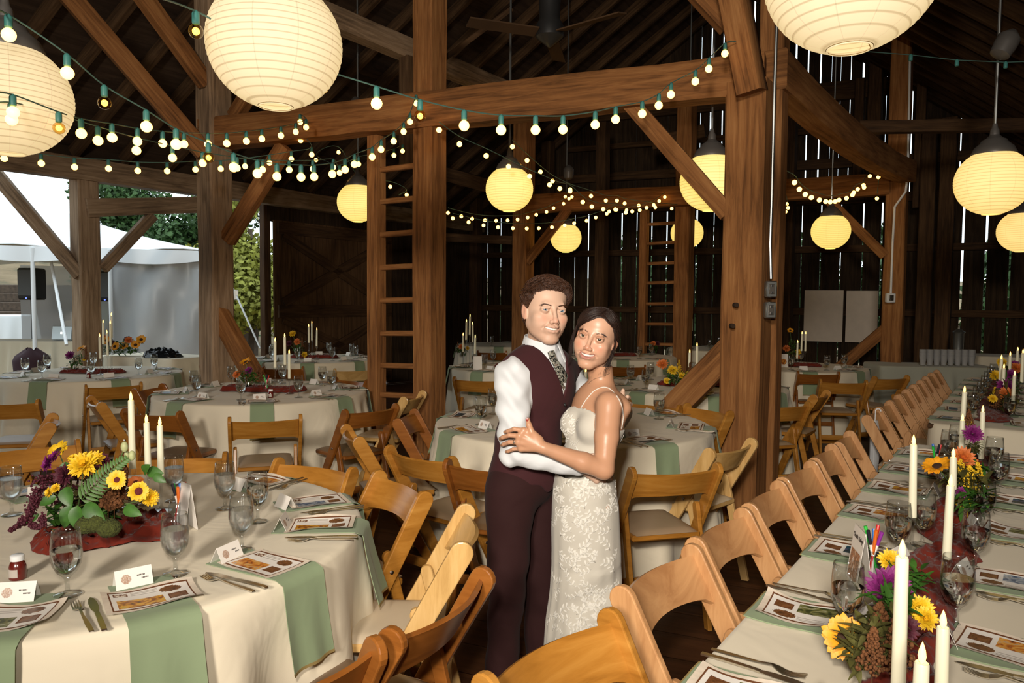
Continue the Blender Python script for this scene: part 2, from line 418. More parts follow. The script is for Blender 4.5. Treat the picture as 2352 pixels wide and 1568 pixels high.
# plants
M['petal_y'] = plain('yellow_petal', (.80, .50, .015), .55, noise=.15, nscale=90)
M['petal_g'] = plain('golden_petal', (.80, .34, .01), .55, noise=.15, nscale=90)
M['petal_p'] = plain('purple_petal', (.20, .012, .14), .6, noise=.25, nscale=90)
M['petal_o'] = plain('orange_petal', (.62, .16, .03), .6, noise=.2, nscale=90)
M['petal_d'] = plain('dark_petal', (.075, .008, .02), .7, noise=.3, nscale=90)
M['disc'] = plain('brown_seed_disc', (.035, .014, .006), .9, noise=.4, nscale=300)
M['disc2'] = plain('burgundy_disc', (.10, .01, .012), .9, noise=.4, nscale=300)
M['leaf'] = plain('green_leaf', (.045, .13, .018), .45, noise=.3, nscale=40)
M['fern'] = plain('fern_green', (.07, .15, .03), .55, noise=.25, nscale=60)
M['dull'] = plain('olive_foliage', (.09, .085, .018), .7, noise=.3, nscale=60)
M['stem'] = plain('green_stem', (.12, .20, .06), .6)
M['rust'] = plain('rust_amaranth', (.15, .055, .015), .85, noise=.35, nscale=200)
M['bud'] = plain('pale_bud', (.42, .45, .22), .6, noise=.2, nscale=60)
M['moss'] = plain('moss', (.06, .07, .012), .95, noise=.4, nscale=150, bump=.8, bscale=180)
# ================================================================ the barn
def stru(name, mb, mat, **k): return struct(mb.build(name, mat, **k))
# floor
_m = MB()
for i in range(-52, 34):      # boards across
    p = W(0, 0) + BA * (i * .24)
    a, b = p + BD * -.05, p + BD * 13.0
    off = RND.random() * 20
    c = a + BA * .236; d = b + BA * .236
    _m.add([a, b, d, c, a - Vector((0, 0, .03)), b - Vector((0, 0, .03)), d - Vector((0, 0, .03)), c - Vector((0, 0, .03))], [(0, 1, 2, 3), (4, 0, 3, 7), (5, 6, 2, 1)], 0,
           [[(off, i * .3), (off + 13, i * .3), (off + 13, i * .3 + .23), (off, i * .3 + .23)], [(0, 0)] * 4, [(0, 0)] * 4])
stru('floor', _m, M['floor'], smooth=False)
RZ, EZ, LZ = 7.0, 3.2, 2.55
def roofz(s):
    if s <= 5.3: return EZ + (RZ - EZ) * s / 5.3
    if s <= 10.6: return EZ + (RZ - EZ) * (10.6 - s) / 5.3
    return EZ + (LZ - EZ) * (s - 10.6) / 2.4
K0, K1 = -12.5, 7.96
def slab(name, s0, s1, nb):
    m = MB()
    for i in range(nb):
        a = s0 + (s1 - s0) * i / nb; b = s0 + (s1 - s0) * (i + 1) / nb - .006
        za, zb = roofz(max(a, -9)) + .16, roofz(b) + .16
        off = RND.random() * 20; dz = RND.uniform(0, .008)
        P = [W(K0, a, za + dz), W(K1 + .4, a, za + dz), W(K1 + .4, b, zb + dz), W(K0, b, zb + dz)]
        Q = [p + Vector((0, 0, .03)) for p in P]
        m.add(P + Q, [(3, 2, 1, 0), (4, 5, 6, 7), (0, 1, 5, 4), (2, 3, 7, 6)], 0, [[(off, .2 * i), (off + 16, .2 * i), (off + 16, .2 * i + .2), (off, .2 * i + .2)][::-1]] + [[(0, 0)] * 4] * 3)
    m.add([W(K0, s0, roofz(s0) + .20), W(K1 + .4, s0, roofz(s0) + .20), W(K1 + .4, s1, roofz(s1) + .20), W(K0, s1, roofz(s1) + .20),
           W(K0, s0, roofz(s0) + .23), W(K1 + .4, s0, roofz(s0) + .23), W(K1 + .4, s1, roofz(s1) + .23), W(K0, s1, roofz(s1) + .23)], [(3, 2, 1, 0), (4, 5, 6, 7), (0, 1, 5, 4), (2, 3, 7, 6)])
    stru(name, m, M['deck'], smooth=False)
slab('roof_left', -.35, 5.3, 26); slab('roof_right', 5.3, 10.6, 24); slab('roof_side_aisle', 10.6, 13.3, 10)
for i in range(27):
    k = 7.7 - i * .6
    for (a, b) in ((0, 5.28), (5.32, 10.6)):
        if a == 0 and k < -4.2: continue
        m = MB().beam(W(k, a, roofz(a) + .07), W(k, b, roofz(b) + .07), .09, .14, jit=.08, n=6)
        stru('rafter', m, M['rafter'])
    if k > -5: stru('rafter', MB().beam(W(k, 10.6, EZ + .07), W(k, 12.9, roofz(12.9) + .07), .09, .12), M['rafter'])
# back gable wall: upright boards with daylight between them
def boards(m, k, s0, s1, z0, ztop, bw, gap, th=.025, along=None, rg=None):
    rg = rg or RND; s = s0
    while s < s1:
        w_ = bw * rg.uniform(.85, 1.15); e = min(s + w_, s1); z1 = ztop(s, e)
        if along == 'a': P = [PW + BA * s, PW + BA * e]; off = -BN * th
        else: P = [W(k, s), W(k, e)]; off = BA * th
        if z1[0] > z0:
            dx = RND.random() * 10
            v = []
            for q, z in ((P[0], z1[0]), (P[1], z1[1])):
                v += [q + Vector((0, 0, z0)), q + Vector((0, 0, z)), q + off + Vector((0, 0, z0)), q + off + Vector((0, 0, z))]
            m.add(v, [(0, 4, 5, 1), (2, 3, 7, 6), (0, 1, 3, 2), (4, 6, 7, 5), (1, 5, 7, 3)], 0, [[(dx + z0, 0), (dx + z0, w_), (dx + z1[1], w_), (dx + z1[0], 0)]] + [[(0, 0)] * 4] * 4)
        s = e + gap()
_g = random.Random(5)
_m = MB()
boards(_m, K1, -.1, 13.0, 0, lambda a, b: (min(3.3, roofz(a) + .15), min(3.3, roofz(b) + .15)), .29, lambda: _g.choice([.006, .018, .026, .030, .034, .022]), rg=_g)
_z0 = 3.3
boards(_m, K1, 0, 4.4, _z0, lambda a, b: (roofz(a) + .15, roofz(b) + .15), .3, lambda: _g.choice([.001, .003, .006]), rg=_g)
boards(_m, K1, 4.4, 8.3, _z0, lambda a, b: (roofz(a) + .15, roofz(b) + .15), .155, lambda: _g.choice([.014, .026, .034, .008]), rg=_g)
boards(_m, K1, 8.3, 13.0, _z0, lambda a, b: (roofz(a) + .15, roofz(b) + .15), .42, lambda: _g.choice([.001, .018, .001]), rg=_g)
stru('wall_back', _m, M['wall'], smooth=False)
# near wall (behind the camera), right wall, left wall
_m = MB(); boards(_m, K0, -.1, 13.0, 0, lambda a, b: (roofz(max(a, 0)) + .15, roofz(b) + .15), .4, lambda: .0)
stru('wall_front', _m, M['wall'], smooth=False)
_m = MB(); A, B = W(K0, 13.0), W(K1, 13.0)
_m.add([A, B, B + Vector((0, 0, 2.7)), A + Vector((0, 0, 2.7))] + [p + BN * .03 for p in (A, B, B + Vector((0, 0, 2.7)), A + Vector((0, 0, 2.7)))], [(3, 2, 1, 0), (4, 5, 6, 7), (3, 7, 6, 2), (0, 4, 7, 3), (1, 2, 6, 5)], 0, [[(0, 0), (16, 0), (16, 2.7), (0, 2.7)]] * 5)
stru('wall_right', _m, M['wall'], smooth=False)
_m = MB()
boards(_m, 0, K0, -4.2, 0, lambda a, b: (3.3, 3.3), .28, lambda: .0, along='a')
boards(_m, 0, 5.25, K1, 0, lambda a, b: (3.3, 3.3), .28, lambda: .001, along='a')
boards(_m, 0, 2.7, 5.25, 2.7, lambda a, b: (3.3, 3.3), .28, lambda: .001, along='a')
_e = PW + BA * K0; _f = PW + BA * K1
_m.add([_e + Vector((0, 0, 3.1)) - BN * .03, _f + Vector((0, 0, 3.1)) - BN * .03, _f + Vector((0, 0, 3.45)) - BN * .03, _e + Vector((0, 0, 3.45)) - BN * .03,
        _e + Vector((0, 0, 3.1)) - BN * .06, _f + Vector((0, 0, 3.1)) - BN * .06, _f + Vector((0, 0, 3.45)) - BN * .06, _e + Vector((0, 0, 3.45)) - BN * .06], [(0, 1, 2, 3), (7, 6, 5, 4), (3, 2, 6, 7), (4, 5, 1, 0)])
stru('wall_left', _m, M['wall'], smooth=False)
# sliding door of boards with crossed braces
_m = MB(); boards(_m, 0, 2.75, 5.3, .04, lambda a, b: (2.72, 2.72), .2, lambda: .001, along='a', th=.03)
_m.xform(Matrix.Translation(BN * .07))
d1 = struct(_m.build('door_1', M['door'], smooth=False))
def dpt(k, z): return PW + BA * k + BN * .10 + Vector((0, 0, z))
for a, b, w_ in (((2.8, .2), (5.25, .2), .18), ((2.8, 1.32), (5.25, 1.32), .2), ((2.8, 2.6), (5.25, 2.6), .18), ((2.9, 2.5), (5.1, 1.45), .15), ((5.1, 2.5), (2.9, 1.45), .15), ((2.9, .3), (5.1, 1.2), .15), ((5.1, .3), (2.9, 1.2), .15)):
    stru('door_brace', MB().beam(dpt(*a), dpt(*b), w_, .035, up=BN), M['girt'], parent=d1)

# posts, beams and braces
def V(px, py, D): return atY(px, py, D)
def post(px, D, w_, z0, z1, mat='beam', name='timber_post', jit=.04, h=None):
    p = atY(px, 700, D)
    return stru(name, MB().beam((p.x, p.y, z0), (p.x, p.y, z1), w_, h or w_, jit=jit, up=BA, ch=.06), M[mat])
def bar(a, b, w_, h, mat='beam', name='brace', jit=.04, up=None, bow=0, bowv=None, n=None):
    return stru(name, MB().beam(a, b, w_, h, jit=jit, up=up, bow=bow, bowv=bowv, ch=.06, n=n), M[mat])
P1 = atY(497, 700, 6.99); P2 = atY(986, 700, 6.17); P3 = atY(1716, 700, 5.17)
post(497, 6.99, .235, 0, 5.6, 'beam2'); post(986, 6.17, .205, 0, 5.7, 'beam'); post(1714, 5.17, .27, 0, 3.0, 'beam')
post(1764, 5.33, .17, 0, 6.3, 'beam')
bar(Vector((P1.x, P1.y, 3.03)) - BD * .1, Vector((P3.x, P3.y, 3.05)) + BD * .08, .2, .28, name='tie_beam', n=14, jit=.05)
bar(V(1675, -60, 4.95), V(1728, 213, 4.98), .17, .2, jit=.05)
bar(V(1560, -60, 5.2), V(1672, 62, 5.2), .10, .12)
bar(V(1448, 236, 5.5), V(1672, 492, 5.16), .075, .12)                         # knee brace left of the big post
bar(V(522, 552, 6.95), V(655, 335, 6.75), .10, .14)                           # knee brace right of the left post
bar(V(496, 708, 6.97), V(606, 905, 6.72), .11, .17)
bar(V(1712, 768, 5.2), V(1500, 985, 5.62), .09, .19)
for _x, _y in ((1690, 700), (1682, 748)):
    _q = atY(_x, _y, 4.99); stru('trim_peg', MB().lathe([(.0, .02), (.016, .02), (.016, -.03), (0, -.03)], 12, rot=Matrix.Rotation(radians(90), 3, 'X')), M['deck'], loc=_q)
# outer wall posts
post(199, 9.2, .25, 0, 3.0, 'beam2'); post(585 + 25, 11.45, .12, 0, 3.0, 'girt')
bar(PW + BA * -5 + Vector((0, 0, 3.06)) + BN * .1, PW + BA * 7.9 + Vector((0, 0, 3.06)) + BN * .1, .2, .26, 'beam2', 'wall_plate', n=20)
bar(V(-60, 340, 8.9), V(186, 632, 9.1), .12, .15, 'beam2'); bar(V(350, 495, 9.8), V(236, 616, 9.25), .10, .13, 'beam2')
bar(V(196, 478, 9.1), V(470, 470, 10.4), .14, .22, 'beam2', 'girt')
# braces and timbers, upper left
bar(V(150, -20, 6.4), V(470, 352, 6.9), .12, .16); bar(V(320, -20, 6.4), V(474, 192, 6.9), .10, .14)
bar(V(538, 270, 6.9), V(600, 170, 6.7), .1, .13)
# upper plate running down the barn
bar(atZ(520, -60, 4.25), atZ(1215, 232, 4.25), .17, .22, 'beam2', 'purlin', n=14)
_p = atZ(935, 110, 4.25); stru('timber_post', MB().beam((_p.x, _p.y, 3.0), (_p.x, _p.y, 4.15), .14, .14, up=BA), M['rafter'])
bar(V(1000, 150, 7.2), V(1175, 20, 7.6), .03, .05, 'darksteel' if 0 else 'girt', 'roof_tie')
# long bowed plate at right, cross beam
bar(V(1775, 160, 5.25), V(2085, 395, 9.55), .20, .27, 'beam', 'wall_plate', bow=-.10, bowv=Vector((0, 0, 1)), n=12)
bar(V(1972, 293, 8.3), V(2420, 286, 7.9), .12, .13, 'girt', 'tie_beam')
# second frame deeper in the barn
post(2052, 9.7, .24, 0, 5.0, 'beam'); post(1569, 10.69, .22, 0, 4.6, 'beam'); post(1201, 11.2, .25, 0, 4.4, 'beam'); post(1380, 12.6, .18, 0, 4.5, 'girt')
bar(V(1200, 470, 11.2), V(2040, 424, 9.7), .2, .27, 'beam', 'tie_beam', n=14)
bar(V(1210, 602, 11.1), V(1313, 470, 10.95), .1, .13); bar(V(1905, 462, 9.95), V(2032, 588, 9.68), .09, .12)
bar(V(2056, 736, 9.68), V(1915, 855, 9.9), .1, .14)
bar(V(1026, 545, 12.2), V(1180, 552, 11.4), .1, .13, 'girt', 'girt'); bar(V(1026, 400, 11.8), V(1115, 425, 11.2), .12, .2, 'girt', 'girt')
bar(V(1620, 300, 11.6), V(1500, 330, 12.), .1, .2, 'girt', 'girt')
post(2122, 11.2, .2, 0, 4.2, 'girt'); post(2166, 10.9, .2, 0, 4.2, 'girt'); post(1735 + 70, 12.9, .2, 0, 5.5, 'girt'); post(1092, 15.3, .2, 0, 3.6, 'girt'); post(1255, 14.6, .2, 0, 4.6, 'girt')
post(2100, 11.6, .14, 3., 5.2, 'girt'); post(1995, 12.3, .2, 3.2, 5.6, 'girt'); post(1960, 12.4, .14, 3.4, 5.2, 'girt')
for z, h in ((1.36, .12), (2.45, .12), (3.3, .16), (3.92, .16), (4.5, .10), (5.15, .30)):
    s0 = 0 if z < 3.2 else (0.2 if z < 4 else 2); s1 = 12.9 if z < 3 else (10.0 if z < 4 else (8.6 if z < 5 else 7.8))
    bar(W(K1, s0, z) - BA * .08, W(K1, s1, z) - BA * .08, .1, h, 'girt', 'girt', n=16)

# ladders fixed between the posts
def ladder(name, pxs, D, w_, zt, pxr, Dr, ys, label, both=True):
    p = atY(pxs, 700, D); q = atY(pxr, 700, Dr)
    t = thing(name, label, 'ladder', (p.x, p.y, 0))
    MB().beam((0, 0, 0), (0, 0, zt), w_, w_, jit=.04, up=BA, ch=.06).build('stile', M['beam'], t)
    for y in ys:
        z = atY(pxs, y, D).z
        if z < .1: continue
        MB().beam((0, 0, z), (q.x - p.x, q.y - p.y, z + .01), .05, .045, ch=.15).build('rung', M['beam'], t)
ladder('timber_ladder', 865, 6.42, .12, 2.9, 955, 6.22, [392, 465, 540, 615, 690, 765, 838, 905], 'timber ladder of horizontal rungs fixed between two posts in mid barn')
ladder('timber_ladder', 1477, 10.95, .11, 2.85, 1552, 10.72, [516, 560, 606, 650, 698, 744, 790], 'distant timber ladder behind the bride, fixed beside a post')

# electrical conduit and boxes
def conduit(name, pts, r, label, boxes, mat='zinc'):
    t = thing(name, label, 'conduit', pts[0])
    o = pts[0]
    MB().tube([p - o for p in pts], r, 8).build('pipe', M[mat], t)
    for c, d in boxes:
        b = MB().box(c - o, d, bev=.008)
        bo = b.build('outlet_box', M['zinc'] if mat == 'zinc' else M['white'], t)
        MB().box(c - o + Vector((0, -d[1] / 2 - .003, 0)), (d[0] * .5, .006, d[2] * .6), bev=.003).build('outlet_cover', M['screw'], bo)
        for dz in (-.2, .2): MB().box(c - o + Vector((0, -d[1] / 2 - .007, dz * d[2])), (d[0] * .2, .004, d[2] * .12)).build('socket_slot', M['darksteel'], bo)
_P = [(1787, -20), (1779, 200), (1773, 440), (1769, 560), (1771, 640)]
conduit('conduit', [atY(x, y, 5.0) for x, y in _P], .010, 'grey metal conduit with two outlet boxes on the large right post', [(atY(1770, 664, 4.98), (.075, .05, .11)), (atY(1768, 712, 4.98), (.075, .05, .11))])
_P = [(2090, 130), (2085, 400), (2080, 440), (2055, 475), (2050, 560), (2046, 675)]
conduit('conduit', [atY(x, y, 9.45) for x, y in _P], .014, 'thin white conduit with one outlet box on the rear right post', [(atY(2045, 684, 9.45), (.11, .06, .12))], 'white')
# white panels on the back wall
for a, b, c_, d_, lab in ((1854, 1942, 667, 782, 'wider left half of the dull white board hung on slatted wall'), (1949, 2021, 668, 784, 'right half of the dull white board, cut off by a brace')):
    ws = []
    for px in (a, b):
        r = ray(px, 720); t_ = ((PW + BA * K1 - Vector((0, 0, 0))).dot(Vector((-BD.y, BD.x, 0)))) / (r.x * -BD.y + r.y * BD.x)
        ws.append(Vector((r.x * t_, r.y * t_, 0)))
    D = ws[0].y; z1 = atY(a, c_, D).z; z0 = atY(a, d_, D).z
    q = ws[0] - BA * .2; e = ws[1] - BA * .2 - q
    m = MB().add([q * 0 + Vector((0, 0, z0)), e + Vector((0, 0, z0)), e + Vector((0, 0, z1)), Vector((0, 0, z1))] + [p + BA * -.02 for p in (Vector((0, 0, z0)), e + Vector((0, 0, z0)), e + Vector((0, 0, z1)), Vector((0, 0, z1)))],
                 [(4, 5, 6, 7), (3, 2, 1, 0), (0, 1, 5, 4), (1, 2, 6, 5), (2, 3, 7, 6), (3, 0, 4, 7)])
    tag(m.build('white_board', M['whiteboard'], loc=q, smooth=False), lab, 'board')
# ceiling fan, conduit cans
_c = V(1262, 85, 6.6)
fan = thing('ceiling_fan', 'dark three-bladed ceiling fan hanging from the rafters', 'fan', _c)
MB().lathe([(.02, .45), (.10, .44), (.09, .15), (.12, .1), (.12, 0), (.06, -.05), (.01, -.09)], 16).build('motor', M['darksteel'], fan)
for i in range(3):
    a = radians(200 + 120 * i)
    MB().solid(lambda u, v: (Vector(((.12 + .62 * u) * cos(a) - (v - .5) * .13 * sin(a), (.12 + .62 * u) * sin(a) + (v - .5) * .13 * cos(a), .03 + (v - .5) * .03)), Vector((0, 0, 1))), 6, 2, .012).build('blade', M['rafter'], fan)
MB().tube([(0, 0, .45), (0, 0, 1.2)], .015).build('rod', M['darksteel'], fan)
# ================================================================ outdoors beyond the open side
m_, nt, b_ = newmat('dry_ground'); tc = N(nt, 'ShaderNodeTexCoord')
n_ = N(nt, 'ShaderNodeTexNoise', i_Scale=.55, i_Detail=8.0, i_Roughness=.7); nt.links.new(tc.outputs['Object'], n_.inputs['Vector'])
nt.links.new(ramp(nt, n_.outputs['Fac'], [(.3, (.06, .06, .025)), (.45, (.18, .12, .055)), (.6, (.24, .17, .09)), (.75, (.12, .11, .05))]), b_.inputs['Base Color']); b_.inputs['Roughness'].default_value = .95
M['ground'] = m_
def gz(x, y):
    d = (Vector((x, y, 0)) - PW).dot(-BN)
    h = max(0, min(1, (y - 22) / 30)) ** 1.2 * 3.2 + max(0, -x - 14) * .16
    return -.06 + h * (1 if d > 0 else max(0, min(1, (y - 20) / 20)))
mg = MB().grid(lambda u, v: (-45 + 90 * u, -14 + 84 * v, gz(-45 + 90 * u, -14 + 84 * v)), 60, 56)
struct(mg.build('ground', M['ground'], angle=180))
def leafcloud(m, c, r, n, size, rg, mats=1):
    vs = []; fs = []
    for i in range(n):
        d = Vector((rg.gauss(0, 1), rg.gauss(0, 1), rg.gauss(0, 1))).normalized()
        q = Vector(c) + Vector((d.x * r[0], d.y * r[1], d.z * r[2])) * rg.uniform(.55, 1.05)
        a = Vector((rg.gauss(0, 1), rg.gauss(0, 1), rg.gauss(0, 1))).normalized() * size * rg.uniform(.6, 1.3); b = a.cross(d + Vector((rg.gauss(0, .4), rg.gauss(0, .4), .2))).normalized() * size * .6
        k = len(vs); vs += [q - a, q + b, q + a, q - b]; fs.append((k, k + 1, k + 2, k + 3))
    m.add(vs, fs)
M['tree1'] = plain('dark_foliage', (.05, .11, .025), .7, noise=.4, nscale=3)
M['tree2'] = plain('autumn_foliage', (.26, .26, .035), .7, noise=.45, nscale=2)
M['bark'] = plain('bark', (.09, .06, .04), .9, noise=.3, nscale=10)
def tree(x, y, h, r, mat, label, seed):
    rg = random.Random(seed); z0 = gz(x, y)
    t = thing('tree', label, 'tree', (x, y, z0), 0, 'trees beyond the tent')
    MB().tube([(0, 0, 0), (.1, 0, h * .35), (0, .1, h * .7)], [.22, .16, .06], 8).build('trunk', M['bark'], t)
    m = MB()
    for i in range(9):
        a = rg.uniform(0, 2 * pi); q = rg.uniform(.1, .7) * r
        leafcloud(m, (q * cos(a), q * sin(a), h * rg.uniform(.15, .92)), (r * .55, r * .55, h * .16), 1000, .095, rg)
    m.build('crown', M[mat], t, smooth=False)
TRS = [(-7.3, 20.6, 5.0, 1.5, 'tree2', 'yellow-green leafy tree seen between the left post and barn door'), (-9.0, 24.0, 5.6, 1.7, 'tree1', 'dark green tree rising just right behind the white tent'),
       (-13.0, 25.5, 5.2, 1.8, 'tree1', 'dark green tree directly behind the tent roof peak'), (-11.2, 22.5, 5.2, 1.5, 'tree1', 'dark tree beyond the tent between post and girt')]
for i, (x, y, h, r, mt, lb) in enumerate(TRS): tree(x, y, h, r, mt, lb, 11 + i)
for i in range(9):     # hedge of trees behind the slatted wall
    p = W(11.5 + (i % 2) * 1.6, -1 + i * 2.1)
    rg = random.Random(40 + i); m = MB()
    leafcloud(m, (0, 0, 1.5), (1.0, 1.0, 1.9), 2200, .11, rg)
    o = m.build('bush', M['tree1'], smooth=False, loc=(p.x, p.y, gz(p.x, p.y)))
    tag(o, 'green bush outdoors behind the slatted wall, %s from the far left' % ORD[i], 'bush', 'bushes behind the slatted wall')
# white frame tent with clear side walls
TX0, TX1, TY0, TY1, TE = -11.5, -4.65, 11.9, 18.2, 2.24
tent = thing('party_tent', 'white event tent with scalloped valance and clear plastic side walls', 'tent', (TX0, TY0, 0))
pk = Vector((-8.3, 15.0, 3.45))
def tp(x, y, z): return Vector((x - TX0, y - TY0, z))
m = MB()
for (a, b) in (((TX0, TY0), (TX1, TY0)), ((TX1, TY0), (TX1, TY1)), ((TX1, TY1), (TX0, TY1)), ((TX0, TY1), (TX0, TY0))):
    def f(u, v, a=a, b=b):
        e = Vector((a[0] + (b[0] - a[0]) * u, a[1] + (b[1] - a[1]) * u, TE)); p = e.lerp(pk, v); p.z -= .28 * 4 * v * (1 - v) * .5 + .05 * sin(u * 19) * (1 - v) ** 2
        return (tp(*p), Vector((0, 0, 1)))
    m.solid(f, 24, 10, .012)
m.build('tent_roof', M['white'], tent)
m = MB()
for (a, b) in (((TX0, TY0), (TX1, TY0)), ((TX1, TY0), (TX1, TY1))):
    def f(u, v, a=a, b=b):
        L = hypot(b[0] - a[0], b[1] - a[1]); e = Vector((a[0] + (b[0] - a[0]) * u, a[1] + (b[1] - a[1]) * u, TE + .02 - v * (.15 + .08 * abs(sin(u * L * 1.9)))))
        n = Vector((b[1] - a[1], a[0] - b[0], 0)).normalized()
        return (tp(*e) + n * (.03 * v + .02 * sin(u * 60) * v), n)
    m.solid(f, 90, 3, .006)
m.build('valance', M['white'], tent)
for x, y in ((TX1, TY0), (TX1, TY1), (TX0, TY0), (TX1 - 2.62, TY0), (TX1 - 1.60, TY0), (TX0, TY1)):
    MB().tube([tp(x, y, 0), tp(x, y, TE)], .03, 10).build('pole', M['white'], tent)
a, b = atY(114, 583, 11.6), atY(153, 792, 10.4)
TR = Matrix.Rotation(radians(19.6), 4, 'Z'); TC = Vector((TX1, TY0, 0)); TL = TC + TR @ (Vector((TX0, TY0, 0)) - TC)
tent.location = TL; tent.rotation_euler = (0, 0, radians(19.6))
def tq(p): return TR.inverted() @ (Vector(p) - TL)
MB().tube([tq(a), tq(b)], .022, 8).build('tension_strap', M['white'], tent)
a, b = Vector((TX1, TY0, 2.05)), atY(598, 800, 10.9)
MB().tube([tq(a), tq(b)], .014, 8).build('tension_strap', M['white'], tent)
q = a.lerp(b, .38); MB().box(tq(q), (.07, .05, .16), bev=.01).build('ratchet', M['zinc'], tent)
M['clear'] = (lambda: (lambda m, nt, b: (b.inputs['Base Color'].__setattr__('default_value', (.62, .64, .66, 1)), b.inputs['Roughness'].__setattr__('default_value', .32), b.inputs['Alpha'].__setattr__('default_value', .55), m)[-1])(*newmat('clear_vinyl')))()
m = MB()
def cw(a, b, m, amp=.04):
    def f(u, v):
        p = Vector((a[0] + (b[0] - a[0]) * u, a[1] + (b[1] - a[1]) * u, .02 + (TE - .05) * v))
        n = Vector((b[1] - a[1], a[0] - b[0], 0)).normalized()
        return (tp(*p) + n * amp * (sin((u * 7 - v * 3) * 2.2) + .5 * sin(u * 23 + v * 9)) * (.3 + v * .7), n)
    m.solid(f, 40, 14, .003)
cw((TX1 - 1.60, TY0 + .05), (TX1, TY0 + .05), m); cw((TX1 + .0, TY0 + .05), (TX1, TY1), m); cw((TX1, TY1), (TX0 + 2.5, TY1), m)
m.build('side_wall', M['clear'], tent)
# loudspeakers on stands
def speaker(px, D, zt, label):
    p = atY(px, 640, D)
    t = thing('speaker_stand', 'black tripod stand carrying the ' + label, 'stand', (p.x, p.y, 0))
    MB().tube([(0, 0, .1), (0, 0, zt - .55)], .03, 10).build('pole', M['black'], t)
    for i in range(3):
        a = 2.1 * i + .5; MB().tube([(0, 0, .55), (.5 * cos(a), .5 * sin(a), .01)], .015, 6).build('leg', M['black'], t)
    s = thing('loudspeaker', 'black loudspeaker box, the ' + label, 'speaker', (p.x, p.y, zt - .56))
    MB().box((0, 0, .28), (.33, .33, .56), bev=.03).build('cabinet', M['black'], s)
    MB().box((0, -.17, .3), (.28, .012, .46), bev=.004).build('grille', M['darksteel'], s)
    MB().ball((0, -.17, .03), .014).build('indicator_light', M['blueled'], s)
speaker(73, 13.2, 2.02, 'one left of the tent pole'); speaker(251, 13.9, 2.0, 'one right of the wall post')
def flat_cloth(name, label, c, rx, ry, z, mat, nf=18, rz=0, seed=0, rect=True, bottom=.03, amp=.03):
    rg = random.Random(seed); ph = rg.uniform(0, 6)
    def P(th, q, zz):
        if rect:
            c_, s_ = cos(th), sin(th); n = 14
            k = (abs(c_ / rx) ** n + abs(s_ / ry) ** n) ** (-1 / n)
        else: k = rx
        k = k * q if q < 1 else k + (q - 1)
        return Vector((k * cos(th), k * sin(th), zz))
    m = MB(); nseg = 240 if nf < 30 else 320
    ths = [2 * pi * i / nseg for i in range(nseg)]
    if rect:
        ths = []
        per = 2 * (2 * rx + 2 * ry)
        for i in range(nseg):
            d = per * i / nseg
            if d < 2 * ry: x, y = rx, -ry + d
            elif d < 2 * ry + 2 * rx: x, y = rx - (d - 2 * ry), ry
            elif d < 4 * ry + 2 * rx: x, y = -rx, ry - (d - 2 * ry - 2 * rx)
            else: x, y = -rx + (d - 4 * ry - 2 * rx), -ry
            ths.append(atan2(y, x))
    rings = [(0.02, 0), (.3, 0), (.6, 0), (.85, 0), (.96, 0), (.99, -.001), (1.0, -.006), (1.006, -.02), (1.008, -.06)] + [(1.01 + .02 * (j / 9), -.06 - (z - bottom - .06) * j / 9) for j in range(1, 10)]
    vs = []
    for q, dz in rings:
        dep = max(0, -dz - .03) / (z - bottom)
        for th in ths:
            f = sin(th * nf + ph + 1.5 * sin(th * 3 + ph)) + .45 * sin(th * (nf * 1.7) + 2 * ph)
            a = amp * min(1, dep * 1.6) * f + (.05 * dep)
            vs.append(P(th, q + (a if q > 1.005 else 0), z + dz))
    nr = len(rings)
    fs = [tuple(range(nseg - 1, -1, -1))[::-1]] + [(i * nseg + k, (i + 1) * nseg + k, (i + 1) * nseg + (k + 1) % nseg, i * nseg + (k + 1) % nseg) for i in range(nr - 1) for k in range(nseg)]
    m.add(vs, fs)
    o = m.build(name, mat, loc=c, angle=180); o.rotation_euler = (0, 0, rz)
    return tag(o, label, 'tablecloth')
dj = atY(90, 785, 12.9)
flat_cloth('tablecloth', 'beige cloth covering the long music table under the tent', (dj.x, 12.9, 0), .95, .38, .76, M['cloth'], 16, 0, 3)
t = thing('laptop', 'open silver laptop on the music table by the tent pole', 'laptop', atY(152, 768, 12.9) * 1 + Vector((0, 0, 0)))
t.location.z = .765
MB().box((0, 0, .01), (.34, .24, .018), bev=.005).build('keyboard_base', M['zinc'], t)
MB().box((0, -.12, .13), (.34, .012, .23), rot=Matrix.Rotation(radians(-12), 3, 'X'), bev=.005).build('screen', M['zinc'], t)
MB().box((0, -.14, .13), (.03, .004, .035), rot=Matrix.Rotation(radians(-12), 3, 'X'), bev=.002).build('glowing_emblem', plain('white_glow', (1, 1, 1), .5, emit=(1, 1, .95), es=2), t)
ct = atY(20, 730, 19.0)
flat_cloth('tablecloth', 'white cloth on the far small cocktail table outdoors at left', (ct.x, 19, 0), .62, .62, 1.05, M['white'], 9, 0, 5, rect=False)
tb = atY(395, 830, 9.55)
flat_cloth('tablecloth', 'cream cloth of the side table behind the left tables, by the tent', (-4.62, 9.62, 0), .66, .36, .76, M['cloth'], 14, atan2(BD.y, BD.x), 9)
bg = atY(372, 832, 9.3); m = MB(); rg = random.Random(3)
m.grid(lambda u, v: (lambda a, b: Vector((.24 * cos(a) * cos(b) * (1 + .12 * sin(5 * a + 3 * b)), .13 * sin(a) * cos(b), .10 * max(0, sin(b)) * (1 + .35 * sin(7 * a) * cos(9 * b)))))(2 * pi * u, pi / 2 * v), 40, 12, wrap=True)
tag(m.build('plastic_bag', M['plasticbag'], loc=(bg.x, bg.y, .765)), 'crumpled glossy black bag on the side table', 'bag')
